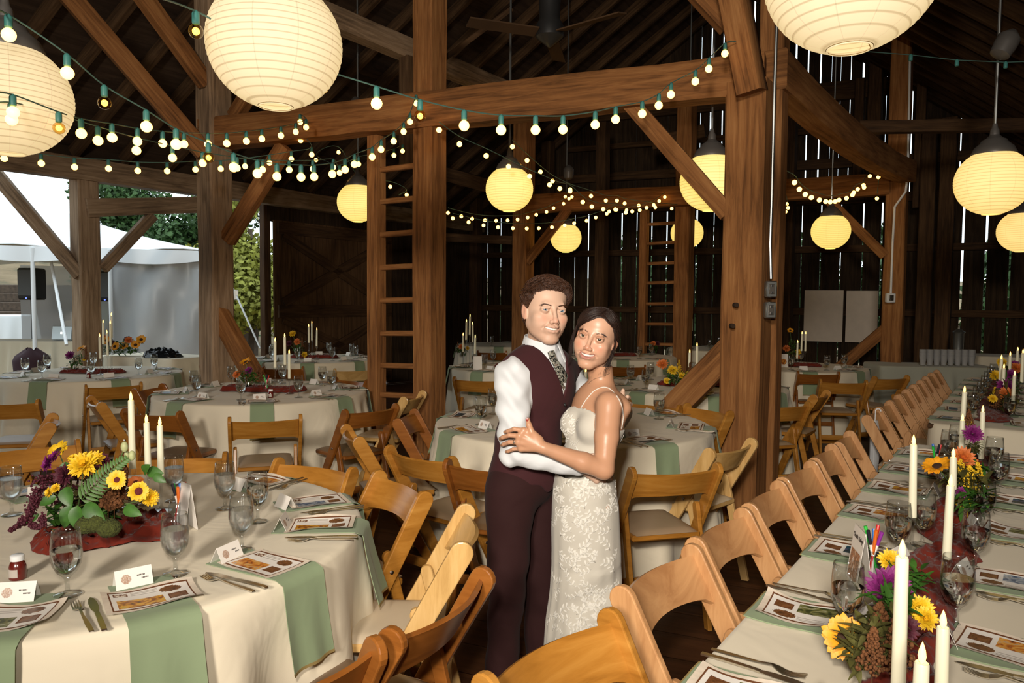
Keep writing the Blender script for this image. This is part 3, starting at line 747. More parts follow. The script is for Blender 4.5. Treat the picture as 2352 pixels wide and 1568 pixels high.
# dark stone steps outside, far left
sp = atY(15, 650, 24)
for i in range(5):
    tag(MB().box((0, 0, 0), (3.2, .5, .3), bev=.02).build('stone_step', M['bark'], loc=(sp.x, 24 + i * .5, gz(sp.x, 24) + .15 + .3 * i)), 'dark outdoor stair step at far left, %s from the bottom' % ORD[i], 'step', 'outdoor steps')
# ================================================================ paper lanterns
def lantern(px, py, D, label, mat='lantern', r=.23, rod=True, cap=True, zt=None, squash=.95):
    c = atY(px, py, D)
    t = thing('paper_lantern', label, 'lantern', c, 0, 'paper lanterns hanging from the roof')
    m = MB(); n = 30; prof = []
    a0 = -pi / 2 + .26; a1 = pi / 2 - (.62 if cap else .26)
    for i in range(n * 2 + 1):
        a = a0 + (a1 - a0) * i / (n * 2)
        rr = r * (1 + (.006 if i % 2 == 0 else -.003)); prof.append((rr * cos(a), rr * squash * sin(a)))
    m.lathe(prof, 40, cap=False); m.lathe([(prof[0][0] * .99, prof[0][1] + .004), (prof[0][0] * .99, prof[0][1] - .004), (prof[0][0] * .93, prof[0][1] - .004)], 40, cap=False)
    m.build('paper_globe', M[mat], t, angle=180)
    if not cap or D < 2.9:
        w = MB(); q = prof[0]
        w.tube([(q[0] * cos(a), q[0] * sin(a), q[1]) for a in [2 * pi * i / 28 for i in range(29)]], .0016, 5)
        w.tube([(q[0], 0, q[1]), (q[0] * .3, .02, q[1] + .10), (0, 0, q[1] + .2)], .0016, 5)
        w.build('wire_hoop', M['wire'], t)
    zc = prof[-1][1]
    if cap:
        R = prof[-1][0]
        cp = MB().lathe([(R * .98, zc - .004), (R * 1.0, zc + .012), (R * .86, zc + .055), (R * .62, zc + .085), (R * .55, zc + .105), (R * .40, zc + .115), (R * .22, zc + .14), (R * .2, zc + .175), (.02, zc + .19), (.015, zc + .22)], 28)
        cp.build('metal_cap', M['greyplastic'], t); zc += .2
    s = (c - PW).dot(Vector((BD.x, BD.y, 0)))
    if rod:
        k_, s_ = np.linalg.solve(np.array([[BA.x, BD.x], [BA.y, BD.y]]), np.array([c.x - PW.x, c.y - PW.y]))
        z1 = (zt or roofz(max(.2, s_)) + .0) - c.z
        MB().tube([(0, 0, zc), (0, 0, z1)], .010, 8).build('rod', M['zinc'], t)
    return t
for a in ((632, 103, 2.72, 'very large paper lantern at top left with ribs and open bottom ring', 'lantern_w', .236, True, False),
          (17, 226, 3.15, 'paper lantern cut off by the left edge of the photo', 'lantern_w', .245),
          (1957, -72, 2.25, 'close paper lantern cut off by the top edge at right', 'lantern_w', .25, True, False),
          (1170, 434, 7.2, 'paper lantern hanging above the groom', 'lantern_y', .228),
          (1633, 418, 5.75, 'paper lantern half hidden behind the big right post', 'lantern_y', .235),
          (2280, 418, 5.35, 'larger of the two paper lanterns at the right edge', 'lantern', .245),
          (2347, 531, 8.2, 'smaller lower paper lantern at the right edge', 'lantern', .24),
          (1908, 531, 9.3, 'paper lantern above the white board', 'lantern_y', .232),
          (1578, 535, 10.95, 'small paper lantern behind the rear ladder post', 'lantern_y', .235),
          (1300, 546, 11.2, 'smallest paper lantern, above the bride', 'lantern_y', .232),
          (822, 465, 8.3, 'paper lantern behind the left ladder', 'lantern_y', .228)):
    lantern(*a)
# grey junction cans at the rafters
for px, py, D, tilt in ((2308, 105, 5.25, .5), (820, 248, 8.2, -.2), (1306, 398, 10.8, 0)):
    c = atY(px, py, D); m = MB().lathe([(.03, -.09), (.065, -.07), (.075, 0), (.075, .06), (.05, .09), (.02, .12)], 16)
    o = m.build('junction_can', M['greyplastic'], loc=c); o.rotation_euler = (0, tilt, 0)
    tag(o, {2308: 'grey metal can fitting under the right rafters', 820: 'grey can fitting above the left half of the tie beam', 1306: 'small grey can above the smallest lantern'}[px], 'fitting')

# ================================================================ string lights
BR = .0225
me_bulb = MB().ball((0, 0, 0), BR, 12, 8).mesh('bulb', M['bulb'], angle=180)
me_bulbc = MB().ball((0, 0, 0), BR * .55, 10, 8).mesh('filament', M['bulb'], angle=180)
me_bulbg = MB().ball((0, 0, 0), BR * 1.08, 16, 12).mesh('bulb_glass', M['bulbglass'], angle=180)
me_sock = MB().lathe([(.009, 0), (.0125, .004), (.0125, .034), (.010, .040), (.004, .046)], 12).mesh('socket', M['socket'])
def catmull(P, n=5):
    out = []
    for i in range(len(P) - 1):
        a = P[max(i - 1, 0)]; b = P[i]; c = P[i + 1]; d = P[min(i + 2, len(P) - 1)]
        for k in range(n):
            t = k / n
            out.append(.5 * ((2 * b) + (c - a) * t + (2 * a - 5 * b + 4 * c - d) * t * t + (3 * b - a - 3 * c + d) * t ** 3))
    out.append(P[-1]); return out
def strand(label, pts, D0, D1, near=False, pre=None, post_=None, clear=()):
    n = len(pts); B = []
    for i, (x, y) in enumerate(pts): B.append(atY(x, y, D0 + (D1 - D0) * i / max(1, n - 1)))
    o = B[0].copy()
    t = thing('string_lights', label, 'string lights', o)
    up = Vector((0, 0, BR + .040))
    P = [b + up for b in B]
    if pre: P = [atY(*q) for q in pre] + P
    if post_: P = P + [atY(*q) for q in post_]
    MB().tube([p - o for p in catmull(P)], .0032 if near else .004, 5, cap=True).build('cord', M['cord'], t)
    for i, b in enumerate(B):
        if near:
            s = link('socket', me_sock, t, b - o + Vector((0, 0, BR - .003)))
            if i in clear:
                g = link('bulb_glass', me_bulbg, s, (0, 0, -BR)); link('filament', me_bulbc, s, (0, 0, -BR))
            else: link('bulb', me_bulb, s, (0, 0, -BR))
        else: link('bulb', me_bulb, t, b - o)
    return t
z1 = lambda L: [(x / 2.94, y / 2.94) for x, y in L]
z2 = lambda L: [(780 + x / 2.94, y / 2.94) for x, y in L]
z3 = lambda L: [(1552 + x / 2.94, y / 2.94) for x, y in L]
strand('nearest string of large round bulbs crossing the big lantern and the tie beam', [(450, 70), (600, 145), (740, 198), (865, 236), (965, 265), (1066, 287), (1151, 297), (1230, 297), (1293, 296), (1367, 285), (1414, 273), (1475, 260), (1513, 241), (1541, 216), (1597, 186), (1628, 157), (1665, 122)], 2.5, 4.8, True,
       pre=[(350, -10, 2.1)], post_=[(1690, 95, 4.85)], clear=(0, 1, 2, 4))
strand('string of bulbs running from top left down across the left post to the tie beam', [(20, 78)] + z1([(455, 487), (706, 690), (989, 850), (1190, 970), (1408, 1060), (1578, 1125), (1738, 1168), (1870, 1188), (2033, 1192), (2121, 1190), (2244, 1172), (2330, 1142)]) + z2([(37, 1143), (100, 1106), (220, 1057), (280, 1006), (365, 950), (432, 886), (475, 820), (517, 695)]), 2.5, 5.95, True, pre=[(-30, 20, 2.3)], clear=(2, 5))
strand('upper of two bulb strings crossing the lantern at the left edge', z1([(88, 752), (398, 860), (549, 897), (757, 925), (928, 950), (1099, 965), (1243, 970), (1404, 970), (1531, 965), (1664, 950), (1768, 935), (1897, 913), (1997, 888), (2067, 857), (2027, 822)]), 2.85, 6.3, True, pre=[(-30, 210, 2.7)], clear=(1,))
strand('lower of two bulb strings crossing the lantern at the left edge', z1([(78, 802), (333, 855), (662, 945), (921, 1012), (1165, 1062), (1368, 1098), (1600, 1130), (1773, 1142), (1953, 1143), (2112, 1138), (2250, 1127)]) + z2([(0, 1165), (128, 1106), (237, 1083), (367, 1047), (425, 1018)]), 2.9, 7.6, True, pre=[(-30, 240, 2.8)])
strand('lowest bulb string at left, level with the tent opening header', z1([(28, 1067), (279, 1100), (504, 1125), (733, 1135), (930, 1150), (1129, 1152), (1320, 1142), (1491, 1137), (1655, 1120), (1820, 1097), (1967, 1072), (2105, 1042), (2030, 945)]), 5.2, 6.6, True, pre=[(-30, 350, 5.1)])
strand('short bulb string under the left half of the tie beam', z1([(2288, 1163), (2134, 1080), (2286, 1028)]) + z2([(139, 1235), (342, 1260), (453, 1315), (400, 1350)]), 8.4, 8.9)
strand('bulb string sagging from the ladder post past the middle lantern', z2([(672, 878), (810, 973), (990, 1052), (1141, 1124), (1283, 1190), (1418, 1247), (1487, 1273), (1557, 1290), (1642, 1364), (1703, 1395), (1780, 1412), (1862, 1414), (1933, 1435), (1976, 1427), (2027, 1418), (2073, 1402), (2121, 1383), (2158, 1357), (2196, 1330)]), 5.9, 10.4)
strand('bulb string starting at the middle lantern rod and running right', z2([(1167, 990), (1266, 1083), (1356, 1160), (1438, 1222), (1557, 1280), (1698, 1323), (1798, 1354), (1873, 1354), (1925, 1373), (2020, 1387), (2132, 1400), (2243, 1408), (2334, 1408)]), 7.0, 10.6)
strand('upper of the two long rear bulb strings right of the centre post', z2([(732, 1437), (822, 1460), (895, 1476), (982, 1487), (1057, 1490), (1135, 1487), (1202, 1482), (1270, 1468), (1328, 1450), (1397, 1430), (1445, 1405), (1512, 1375), (1549, 1341), (1524, 1328), (1569, 1328)]), 9.2, 10.7)
strand('lower of the two long rear bulb strings right of the centre post', z2([(764, 1474), (871, 1500), (972, 1521), (1070, 1534), (1170, 1541), (1264, 1543), (1345, 1541), (1434, 1534), (1520, 1521), (1584, 1507), (1668, 1490), (1730, 1468), (1804, 1443), (1821, 1427), (1870, 1416), (1938, 1418)]), 9.0, 10.3)
strand('bulb string drooping beside the big right post above the rear beam', z3([(676, 1120), (722, 1187), (802, 1232), (835, 1278), (875, 1312), (916, 1333), (970, 1350), (1013, 1360), (1044, 1363), (1077, 1360), (1103, 1350), (1153, 1338), (1194, 1316), (1202, 1300), (1229, 1277), (1272, 1265), (1268, 1250), (1311, 1189), (1369, 1196), (1359, 1340)]), 6.2, 9.4)
strand('small hook of bulbs just right of the big post', z3([(725, 1243), (750, 1377), (759, 1403), (741, 1430), (727, 1454), (714, 1484), (693, 1494), (668, 1484)]), 9.6, 9.0)
t = thing('string_lights', 'unlit cord with empty teal sockets under the right rafters', 'string lights', atY(2000, 120, 5.0))
P = [atY(x, y, 5.0) for x, y in ((1985, 118), (2092, 126), (2198, 138), (2310, 143), (2400, 140))]
MB().tube([p - P[0] * 0 - t.location for p in P], .003, 5).build('cord', M['cord'], t)
for p in P[1:4]: link('socket', me_sock, t, p - t.location - Vector((0, 0, .04)))
# ================================================================ folding chairs
CW, RL = .195, None
def chair_proto(kind, wmat, vmat):
    t = thing('folding_chair', 'folding chair', 'chair')
    top = Vector((0, -.235, .775)); bot = Vector((0, .20, .0)); dr = (bot - top).normalized(); L = (bot - top).length
    nrm = Vector((0, dr.z, -dr.y)) * -1      # in-plane perpendicular
    nrm = Vector((0, -dr.z, dr.y)).normalized()
    for sx in (-1, 1):
        m = MB(); pts = []
        w_ = .036
        N_ = 8
        outline = [top + dr * (w_ - w_ * cos(a)) + nrm * w_ * sin(a) * -1 for a in [(-pi / 2) + pi * i / N_ for i in range(N_ + 1)]]
        outline = []
        for i in range(N_ + 1):
            a = -pi / 2 + pi * i / N_; outline.append(top + dr * (w_ - w_ * cos(a)) + nrm * (w_ * sin(a)))
        outline += [bot + nrm * w_ * .8, bot - nrm * w_ * .8]
        n = len(outline); x0, x1 = sx * (CW + .004), sx * (CW + .026)
        vs = [Vector((x0, p.y, max(0, p.z))) for p in outline] + [Vector((x1, p.y, max(0, p.z))) for p in outline]
        fs = [tuple(range(n)), tuple(range(2 * n - 1, n - 1, -1))] + [(i, n + i, n + (i + 1) % n, (i + 1) % n) for i in range(n)]
        if sx > 0: fs = [f[::-1] for f in fs]
        m.add(vs, fs)
        rail = m.build('side_rail', CH[wmat], t, smooth=False)
        b = rail.modifiers.new('edge', 'BEVEL'); b.width = .004; b.segments = 2; b.limit_method = 'ANGLE'
        q = MB()
        for f_ in (.36, .60): p = top + dr * L * f_; q.lathe([(.008, 0), (.008, .003), (.004, .005)], 10, (x1, p.y, p.z), rot=Matrix.Rotation(sx * pi / 2, 3, 'Y'))
        q.build('screw', M['screw'], rail)
    # rear legs
    a = Vector((0, -.075, .565)); c = Vector((0, -.215, 0.0))
    for sx in (-1, 1):
        m = MB(); d = (c - a).normalized(); nn = Vector((0, -d.z, d.y)); w_ = .021; out = []
        for i in range(7):
            an = -pi / 2 + pi * i / 6; out.append(a + d * (w_ - w_ * cos(an)) + nn * w_ * sin(an))
        out += [c + nn * w_, c - nn * w_]; n = len(out); x0, x1 = sx * (CW - .022), sx * (CW - .001)
        vs = [Vector((x0, p.y, max(0, p.z))) for p in out] + [Vector((x1, p.y, max(0, p.z))) for p in out]
        fs = [tuple(range(n)), tuple(range(2 * n - 1, n - 1, -1))] + [(i, n + i, n + (i + 1) % n, (i + 1) % n) for i in range(n)]
        if sx > 0: fs = [f[::-1] for f in fs]
        m.add(vs, fs); o = m.build('leg', CH[wmat], t, smooth=False)
        b = o.modifiers.new('edge', 'BEVEL'); b.width = .003; b.segments = 1; b.limit_method = 'ANGLE'
    # curved back panel
    def bf(u, v):
        x = (u - .5) * 2; bow = -.034 * (1 - x * x)
        s0 = .035 - .018 * (1 - x * x); s1 = .165 - .030 * (1 - x * x) + .0 * x
        if abs(x) > .86: s1 += .016 * (abs(x) - .86) / .14
        s = s0 + (s1 - s0) * v
        p = top + dr * s; return (Vector((x * (CW + .004), p.y + bow, p.z + bow * .55)), Vector((.2 * x, -dr.z, dr.y)).normalized())
    MB().solid(bf, 16, 5, .013).build('backrest', CH[wmat], t, angle=50)
    # seat frame and pad
    MB().box((0, .03, .430), (2 * CW - .05, .36, .028), bev=.006).build('seat_frame', CH[wmat], t, angle=30)
    def pad(u, v):
        x, y = (u - .5) * 2, (v - .5) * 2
        k = max(0, 1 - abs(x) ** 6) ** .5 * max(0, 1 - abs(y) ** 6) ** .5
        w_ = 1 - .07 * (y < 0) * abs(y)
        return Vector((x * (CW - .030) * w_, .03 + y * .185, .4445 + .016 * k))
    m = MB().grid(pad, 14, 14); m.grid(lambda u, v: pad(1 - u, v) * 1 - Vector((0, 0, pad(1 - u, v).z - .4442)), 1, 1)
    m.build('seat', M[vmat], t, angle=60)
    MB().beam((-CW + .02, -.165, .205), (CW - .02, -.165, .205), .018, .045).build('stretcher', CH[wmat], t)
    MB().beam((-CW, .135, .115), (CW, .135, .115), .018, .045).build('stretcher', CH[wmat], t)
    return proto(t)
CHP = {'honey': chair_proto('honey', 'honey', 'vinyl'), 'amber': chair_proto('amber', 'amber', 'vinyl3'), 'pale': chair_proto('pale', 'pale', 'vinyl2'), 'straw': chair_proto('straw', 'straw', 'vinyl2')}
def chair(kind, bx, by, facing, label, group):
    """bx,by: floor point under the top of the back; facing: angle of the sitter's gaze"""
    f = Vector((cos(facing), sin(facing), 0)); p = Vector((bx, by, 0)) + f * .235
    return place(CHP[kind], (p.x, p.y, 0), facing - pi / 2, label, group)

# ================================================================ round tables with cloths
TBL = {}
def tcloth(c, r, z, mat, label, seed, nf=17):
    rg = random.Random(seed); ph = rg.uniform(0, 6.28)
    nseg = 260; m = MB(); vs = []
    rings = [(.02, 0), (r * .3, 0), (r * .6, 0), (r * .85, 0), (r * .95, 0), (r * .985, -.001), (r * .998, -.006), (r + .004, -.018)]
    K = 16; H = z - .025
    fph = [rg.uniform(0, 6.28) for _ in range(4)]; 
    for R, dz in rings:
        for k in range(nseg): a = 2 * pi * k / nseg; vs.append((R * cos(a), R * sin(a), z + dz))
    for j in range(1, K + 1):
        d = j / K; zz = z - .018 - (H - .018) * d
        for k in range(nseg):
            a = 2 * pi * k / nseg
            a2 = a + .10 * sin(3 * a + fph[0]) + .05 * sin(7 * a + fph[1])
            f = sin(nf * a2 + fph[2]); f = f if f > 0 else f * .6
            f2 = .5 * sin(nf * .53 * a2 + fph[3] + d)
            am = (.012 + .075 * d ** .8) * min(1, d * 4) * .75
            R = r + .004 + .03 * d + am * (f + f2 * .6)
            tw = .03 * d * sin(5 * a + fph[1])
            vs.append((R * cos(a + tw), R * sin(a + tw), zz))
    nr = len(rings) + K
    fs = [tuple(range(nseg))] + [(i * nseg + k, (i + 1) * nseg + k, (i + 1) * nseg + (k + 1) % nseg, i * nseg + (k + 1) % nseg) for i in range(nr - 1) for k in range(nseg)]
    m.add(vs, fs)
    return tag(m.build('tablecloth', mat, loc=c, angle=180), label, 'tablecloth', 'cream cloths on the round tables')
def rtable(key, x, y, r, where, theta0, full, seed, cloth='cloth'):
    TBL[key] = dict(x=x, y=y, r=r, where=where, th=theta0)
    t = thing('round_table', 'table under its cloth, the ' + where, 'table', (x, y, 0), 0, 'round banquet tables')
    MB().lathe([(r - .03, .715), (r - .01, .72), (r - .01, .735), (r - .03, .742)], 48).build('table_top', M['girt'], t)
    for a in (.6, 2.2, 3.8, 5.4): MB().tube([(.4 * cos(a), .4 * sin(a), .715), (.45 * cos(a), .45 * sin(a), 0)], .014, 6).build('leg', M['darksteel'], t)
    tcloth((x, y, 0), r, .75, M[cloth], 'floor-length cream cloth on the ' + where, seed)
rtable('A', -1.32, 2.36, .82, 'nearest round table at left', radians(-92), 8, 1)
rtable('B', -2.035, 6.03, .825, 'round table left of the ladder', radians(-72), 8, 2)
rtable('C', -4.2, 7.38, .83, 'round table at the far left by the tent', radians(-90), 8, 3)
rtable('E', .38, 4.6, .85, 'round table behind the couple', radians(-105), 8, 4)
rtable('F', -2.55, 9.5, .82, 'round table in front of the barn door', radians(-80), 8, 5)
rtable('G', .10, 8.45, .80, 'round table right behind the groom', radians(-80), 8, 6)
rtable('H', 1.64, 6.7, .83, 'round table right behind the bride', radians(-90), 8, 7)
rtable('I', 3.4, 8.85, .80, 'round table below the white board', radians(-100), 8, 8)
rtable('M', 1.5, 10.3, .78, 'round table between bride and rear ladder', radians(-95), 8, 9)
rtable('K', 3.35, 12.2, .75, 'small distant round table by the back wall right', radians(-95), 8, 10)
rtable('L', -.15, 12.9, .80, 'distant round table by the back wall left', radians(-95), 8, 11)

# long tables
def ltable(k0, k1, off, wd, label, seed):
    L0 = Vector((.42, 1.536, 0)); c = L0 + BA * ((k0 + k1) / 2) + BN * (wd / 2)
    t = thing('banquet_table', 'long folding table hidden under the cloth, ' + label, 'table', (c.x, c.y, 0), atan2(BA.y, BA.x), 'long banquet tables')
    MB().box((0, 0, .727), (k1 - k0 - .03, wd - .03, .028), bev=.004).build('table_top', M['girt'], t)
    for sx in (-1, 1):
        for sy in (-1, 1): MB().tube([(sx * (k1 - k0) * .42, sy * wd * .35, .71), (sx * (k1 - k0) * .42, sy * wd * .35, 0)], .014, 6).build('leg', M['darksteel'], t)
    flat_cloth('tablecloth', 'cream cloth over the long table, ' + label, (c.x, c.y, 0), (k1 - k0) / 2, wd / 2, .75, M['cloth'], 26, atan2(BA.y, BA.x), seed, amp=.016)
ltable(-.62, 3.02, 0, .68, 'the near one at right', 21)
ltable(3.86, 7.6, 0, .68, 'the far one at right', 22)
L0 = Vector((.42, 1.536, 0))
def LP(k, n, z=.75): v = L0 + BA * k + BN * n; v.z = z; return v

# chairs placed round the tables: (table, floor point under back top, wood kind, words)
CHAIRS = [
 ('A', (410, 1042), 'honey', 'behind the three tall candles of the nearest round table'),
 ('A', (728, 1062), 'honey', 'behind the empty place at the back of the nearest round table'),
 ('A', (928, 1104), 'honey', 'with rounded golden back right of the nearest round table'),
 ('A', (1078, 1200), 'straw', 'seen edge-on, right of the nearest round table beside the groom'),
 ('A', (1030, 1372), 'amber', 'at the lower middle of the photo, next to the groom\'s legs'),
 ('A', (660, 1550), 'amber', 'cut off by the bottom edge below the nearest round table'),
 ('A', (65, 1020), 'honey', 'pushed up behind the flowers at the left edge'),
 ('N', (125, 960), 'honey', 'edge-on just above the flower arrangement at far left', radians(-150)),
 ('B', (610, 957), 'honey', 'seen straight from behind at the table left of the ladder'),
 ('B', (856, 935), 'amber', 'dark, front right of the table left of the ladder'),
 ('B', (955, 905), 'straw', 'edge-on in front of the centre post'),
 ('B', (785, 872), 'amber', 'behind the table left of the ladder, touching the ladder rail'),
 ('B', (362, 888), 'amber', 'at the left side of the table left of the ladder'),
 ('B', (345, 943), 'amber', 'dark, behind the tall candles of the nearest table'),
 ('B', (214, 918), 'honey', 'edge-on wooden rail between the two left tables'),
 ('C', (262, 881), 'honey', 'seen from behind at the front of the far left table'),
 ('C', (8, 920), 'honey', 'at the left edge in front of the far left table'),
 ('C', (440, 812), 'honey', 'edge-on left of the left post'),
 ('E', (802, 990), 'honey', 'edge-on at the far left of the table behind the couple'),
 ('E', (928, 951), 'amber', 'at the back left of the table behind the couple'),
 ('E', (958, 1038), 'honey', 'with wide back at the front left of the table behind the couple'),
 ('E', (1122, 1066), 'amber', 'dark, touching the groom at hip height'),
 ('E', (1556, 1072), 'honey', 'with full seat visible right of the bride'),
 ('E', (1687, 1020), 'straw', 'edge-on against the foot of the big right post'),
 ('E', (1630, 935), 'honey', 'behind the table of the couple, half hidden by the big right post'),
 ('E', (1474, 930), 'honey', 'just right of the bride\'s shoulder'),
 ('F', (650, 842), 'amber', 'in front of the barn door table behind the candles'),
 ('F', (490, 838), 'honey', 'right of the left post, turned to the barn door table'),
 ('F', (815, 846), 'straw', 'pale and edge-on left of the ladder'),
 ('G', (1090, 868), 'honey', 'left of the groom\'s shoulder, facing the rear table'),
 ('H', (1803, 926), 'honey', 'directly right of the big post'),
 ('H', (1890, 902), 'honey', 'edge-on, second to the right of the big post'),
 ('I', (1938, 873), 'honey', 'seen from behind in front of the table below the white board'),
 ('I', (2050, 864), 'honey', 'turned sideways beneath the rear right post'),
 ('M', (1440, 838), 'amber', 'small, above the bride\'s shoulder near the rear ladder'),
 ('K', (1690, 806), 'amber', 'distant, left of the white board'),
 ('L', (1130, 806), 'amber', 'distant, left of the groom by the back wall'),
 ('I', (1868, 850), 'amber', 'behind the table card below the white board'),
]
for c in CHAIRS:
    key, (px, py), kind, words = c[:4]; p = atZ(px, py, .772)
    if key == 'N': f = c[4]
    else:
        T = TBL[key]; f = atan2(T['y'] - p.y, T['x'] - p.x)
        dmin = T['r'] + .16; d = hypot(T['x'] - p.x, T['y'] - p.y)
        if key not in 'A' and d < dmin: p.x = T['x'] - cos(f) * dmin; p.y = T['y'] - sin(f) * dmin
    adj = {'honey': 'honey', 'amber': 'reddish brown', 'straw': 'pale', 'pale': 'pale'}[kind]
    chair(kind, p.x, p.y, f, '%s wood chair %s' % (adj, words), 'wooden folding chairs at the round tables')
fB = atan2(BN.y, BN.x)
for i in range(7):
    p = Vector((.405, 2.03, 0)) + BA * (.49 * (i - 1)); r_ = RND.uniform(-.06, .06) + (-.1 if i == 0 else 0)
    q = Vector((.085, 1.57, 0)) if i == 0 else p
    chair('pale' if i else 'honey', q.x, q.y, fB + r_, ('honey folding chair at the bottom middle in front of the gown' if i == 0 else '%s pale folding chair from the camera along the near long table' % ORD[i - 1]), 'folding chairs along the long tables')
for i in range(9):
    p = Vector((2.43, 4.98, 0)) + BA * (.47 * i)
    chair('pale', p.x, p.y, fB + RND.uniform(-.05, .05), '%s pale folding chair from the camera along the far long table' % ORD[i], 'folding chairs along the long tables')
# ================================================================ tableware
TZ = .752
def goblet_proto(name, wat, lvl=.118):
    t = thing(name, 'stemmed water glass', 'glass')
    out = [(.0, .0), (.033, .0005), (.034, .002), (.030, .004), (.012, .008), (.0055, .013), (.005, .030), (.0065, .042), (.012, .050), (.024, .062), (.033, .080), (.0365, .100), (.0360, .125), (.0335, .150), (.0315, .168)]
    inn = [(.0300, .168), (.032, .150), (.0345, .125), (.0350, .100), (.0315, .081), (.0225, .064), (.010, .054), (.0, .052)]
    MB().lathe(out + inn, 24, cap=False).build('glass_bowl', M['glass'], t, angle=180)
    pr = [(.0, .0535), (.0095, .0555), (.0215, .0655), (.0305, .0825), (.0338, .100), (.0335, lvl - .003), (.0334, lvl), (.0, lvl)]
    MB().lathe(pr, 24, cap=False).build('water', M[wat], t, angle=60)
    return proto(t)
GOB = goblet_proto('goblet', 'water'); GOBF = goblet_proto('goblet', 'frost', .126)
TREES['gobf'] = TREES[GOBF.name]
def glass(x, y, label, group, frost=False, z=TZ):
    return place(GOBF if frost else GOB, (x, y, z), RND.uniform(0, 6), label, group)
def glass_px(px, py, label, group, frost=False):
    p = atZ(px, py, TZ); return glass(p.x, p.y, label, group, frost)
# fork and knife (pointing +y)
m = MB()
def strip(pts, w, th, m):
    vs = []; fs = []
    for (y, z), ww in zip(pts, w): vs += [(-ww, y, z), (ww, y, z), (ww, y, z - th), (-ww, y, z - th)]
    for i in range(len(pts) - 1):
        for k in range(4): fs.append((i * 4 + k, i * 4 + (k + 1) % 4, i * 4 + 4 + (k + 1) % 4, i * 4 + 4 + k))
    fs += [(3, 2, 1, 0), tuple(len(pts) * 4 - 4 + k for k in range(4))]; m.add(vs, fs)
strip([(-.1, .005), (-.06, .006), (0, .008), (.03, .012), (.042, .008), (.055, .004)], [.005, .0055, .003, .003, .009, .011], .0025, m)
for x in (-.0085, -.0028, .0028, .0085):
    i0 = len(m.v); strip([(.054, .004), (.07, .003), (.098, .009)], [.0020, .0019, .0009], .002, m)
    m.v[i0:] = [(a + x, b, c) for a, b, c in m.v[i0:]]
me_fork = m.mesh('fork', M['steel'], angle=60)
m = MB(); strip([(-.11, .006), (-.06, .007), (.0, .006), (.015, .005)], [.0055, .006, .005, .0055], .004, m)
me_kh = m.mesh('knife_handle', M['steel'], angle=60)
m = MB(); strip([(.015, .004), (.04, .004), (.08, .0035), (.105, .003), (.116, .003)], [.006, .0095, .0095, .006, .0015], .0012, m)
me_kb = m.mesh('blade', M['steel'], angle=60)
def cutlery(o, rz, words, group):
    f = link('fork', me_fork, None, o[0], rz + RND.uniform(-.08, .08)); tag(f, 'steel fork ' + words, 'fork', group)
    k = thing('knife', 'steel table knife ' + words, 'knife', o[1], rz + RND.uniform(-.06, .06), group)
    link('handle', me_kh, k); link('blade', me_kb, k)
# menus: paper with a printed frame, three pictures and lines of text
MW, MH = .215, .150
def menu_mesh(ph, seed):
    rg = random.Random(seed); c1, c2 = rg.uniform(.004, .016), rg.uniform(.002, .010); p1, p2 = rg.uniform(0, 6), rg.uniform(0, 6)
    def pt(u, v): return Vector(((u - .5) * MW, (v - .5) * MH, .0025 + c1 * (.5 + .5 * sin(3.2 * u + 1.5 * v + p1)) * (abs(u - .5) * 2) ** 2 + c2 * (abs(v - .5) * 2) ** 3 * (1 + sin(5 * u + p2))))
    def mf(u, v):
        if .06 < u < .085 or .915 < u < .94 or .075 < v < .11 or .89 < v < .925:
            if .06 < u < .94 and .075 < v < .925: return 2
        if .13 < u < .62 and .15 < v < .52: return 3
        if (u - .72) ** 2 / .0150 + (v - .72) ** 2 / .0140 < 1: return 4
        if .67 < u < .87 and .24 < v < .50: return 2 if (u < .69 or u > .85 or v < .27 or v > .47) else 4
        if .12 < u < .26 and .70 < v < .85: return 2 if rg.random() < .6 else 1
        if .30 < u < .58 and .68 < v < .86 and int(v * 50) % 2: return 6
        return 1 if (u < .06 or u > .94 or v < .075 or v > .925) else 0
    m = MB().grid(pt, 60, 44, mf=mf)
    m.grid(lambda u, v: pt(1 - u, v) - Vector((0, 0, .0006)), 12, 10, m=0)
    return m.mesh('menu_card', [M['paper'], M['kraft'], M['brownink'], PH[ph], M['brownphoto'], M['darkink'], M['greyink']], angle=180)
MENUS = [menu_mesh(i % 5, 30 + i) for i in range(10)]
def napkin_mesh(w_, inn, drop, curve, seed):
    rg = random.Random(seed); ph = rg.uniform(0, 6)
    m = MB()
    def f(u, v):
        s = v * (inn + drop)
        if s < inn: y = inn - s; z = .0018
        else:
            d = s - inn; a = min(1, d / .012); y = -.006 - .012 * a - .045 * (d / drop) ** 1.3 * (1 + .3 * sin(ph)); z = -.004 * a - max(0, d - .004) * .98
        x = (u - .5) * w_ * (1 + .10 * (s / (inn + drop)))
        if curve: y -= 0 if s < inn * .8 else (x * x) * .6
        fold = .006 * sin(u * 6.3 * 1.5 + ph) * max(0, (s - inn) / drop)
        return (Vector((x, y + fold, z)), Vector((0, 0 if s < inn else 1, 1 if s < inn else .1)).normalized() * -1)
    m.solid(f, 8, 26, .0022); a = m.mesh('napkin', M['napkin'], angle=70)
    h = MB(); h.solid(lambda u, v: (f(u, .985 + .015 * v)[0], f(u, 1)[1]), 8, 1, .0034); b = h.mesh('hem', M['hem'])
    return a, b
NAPS = [napkin_mesh(.15, .27, .25, True, i) for i in range(4)]
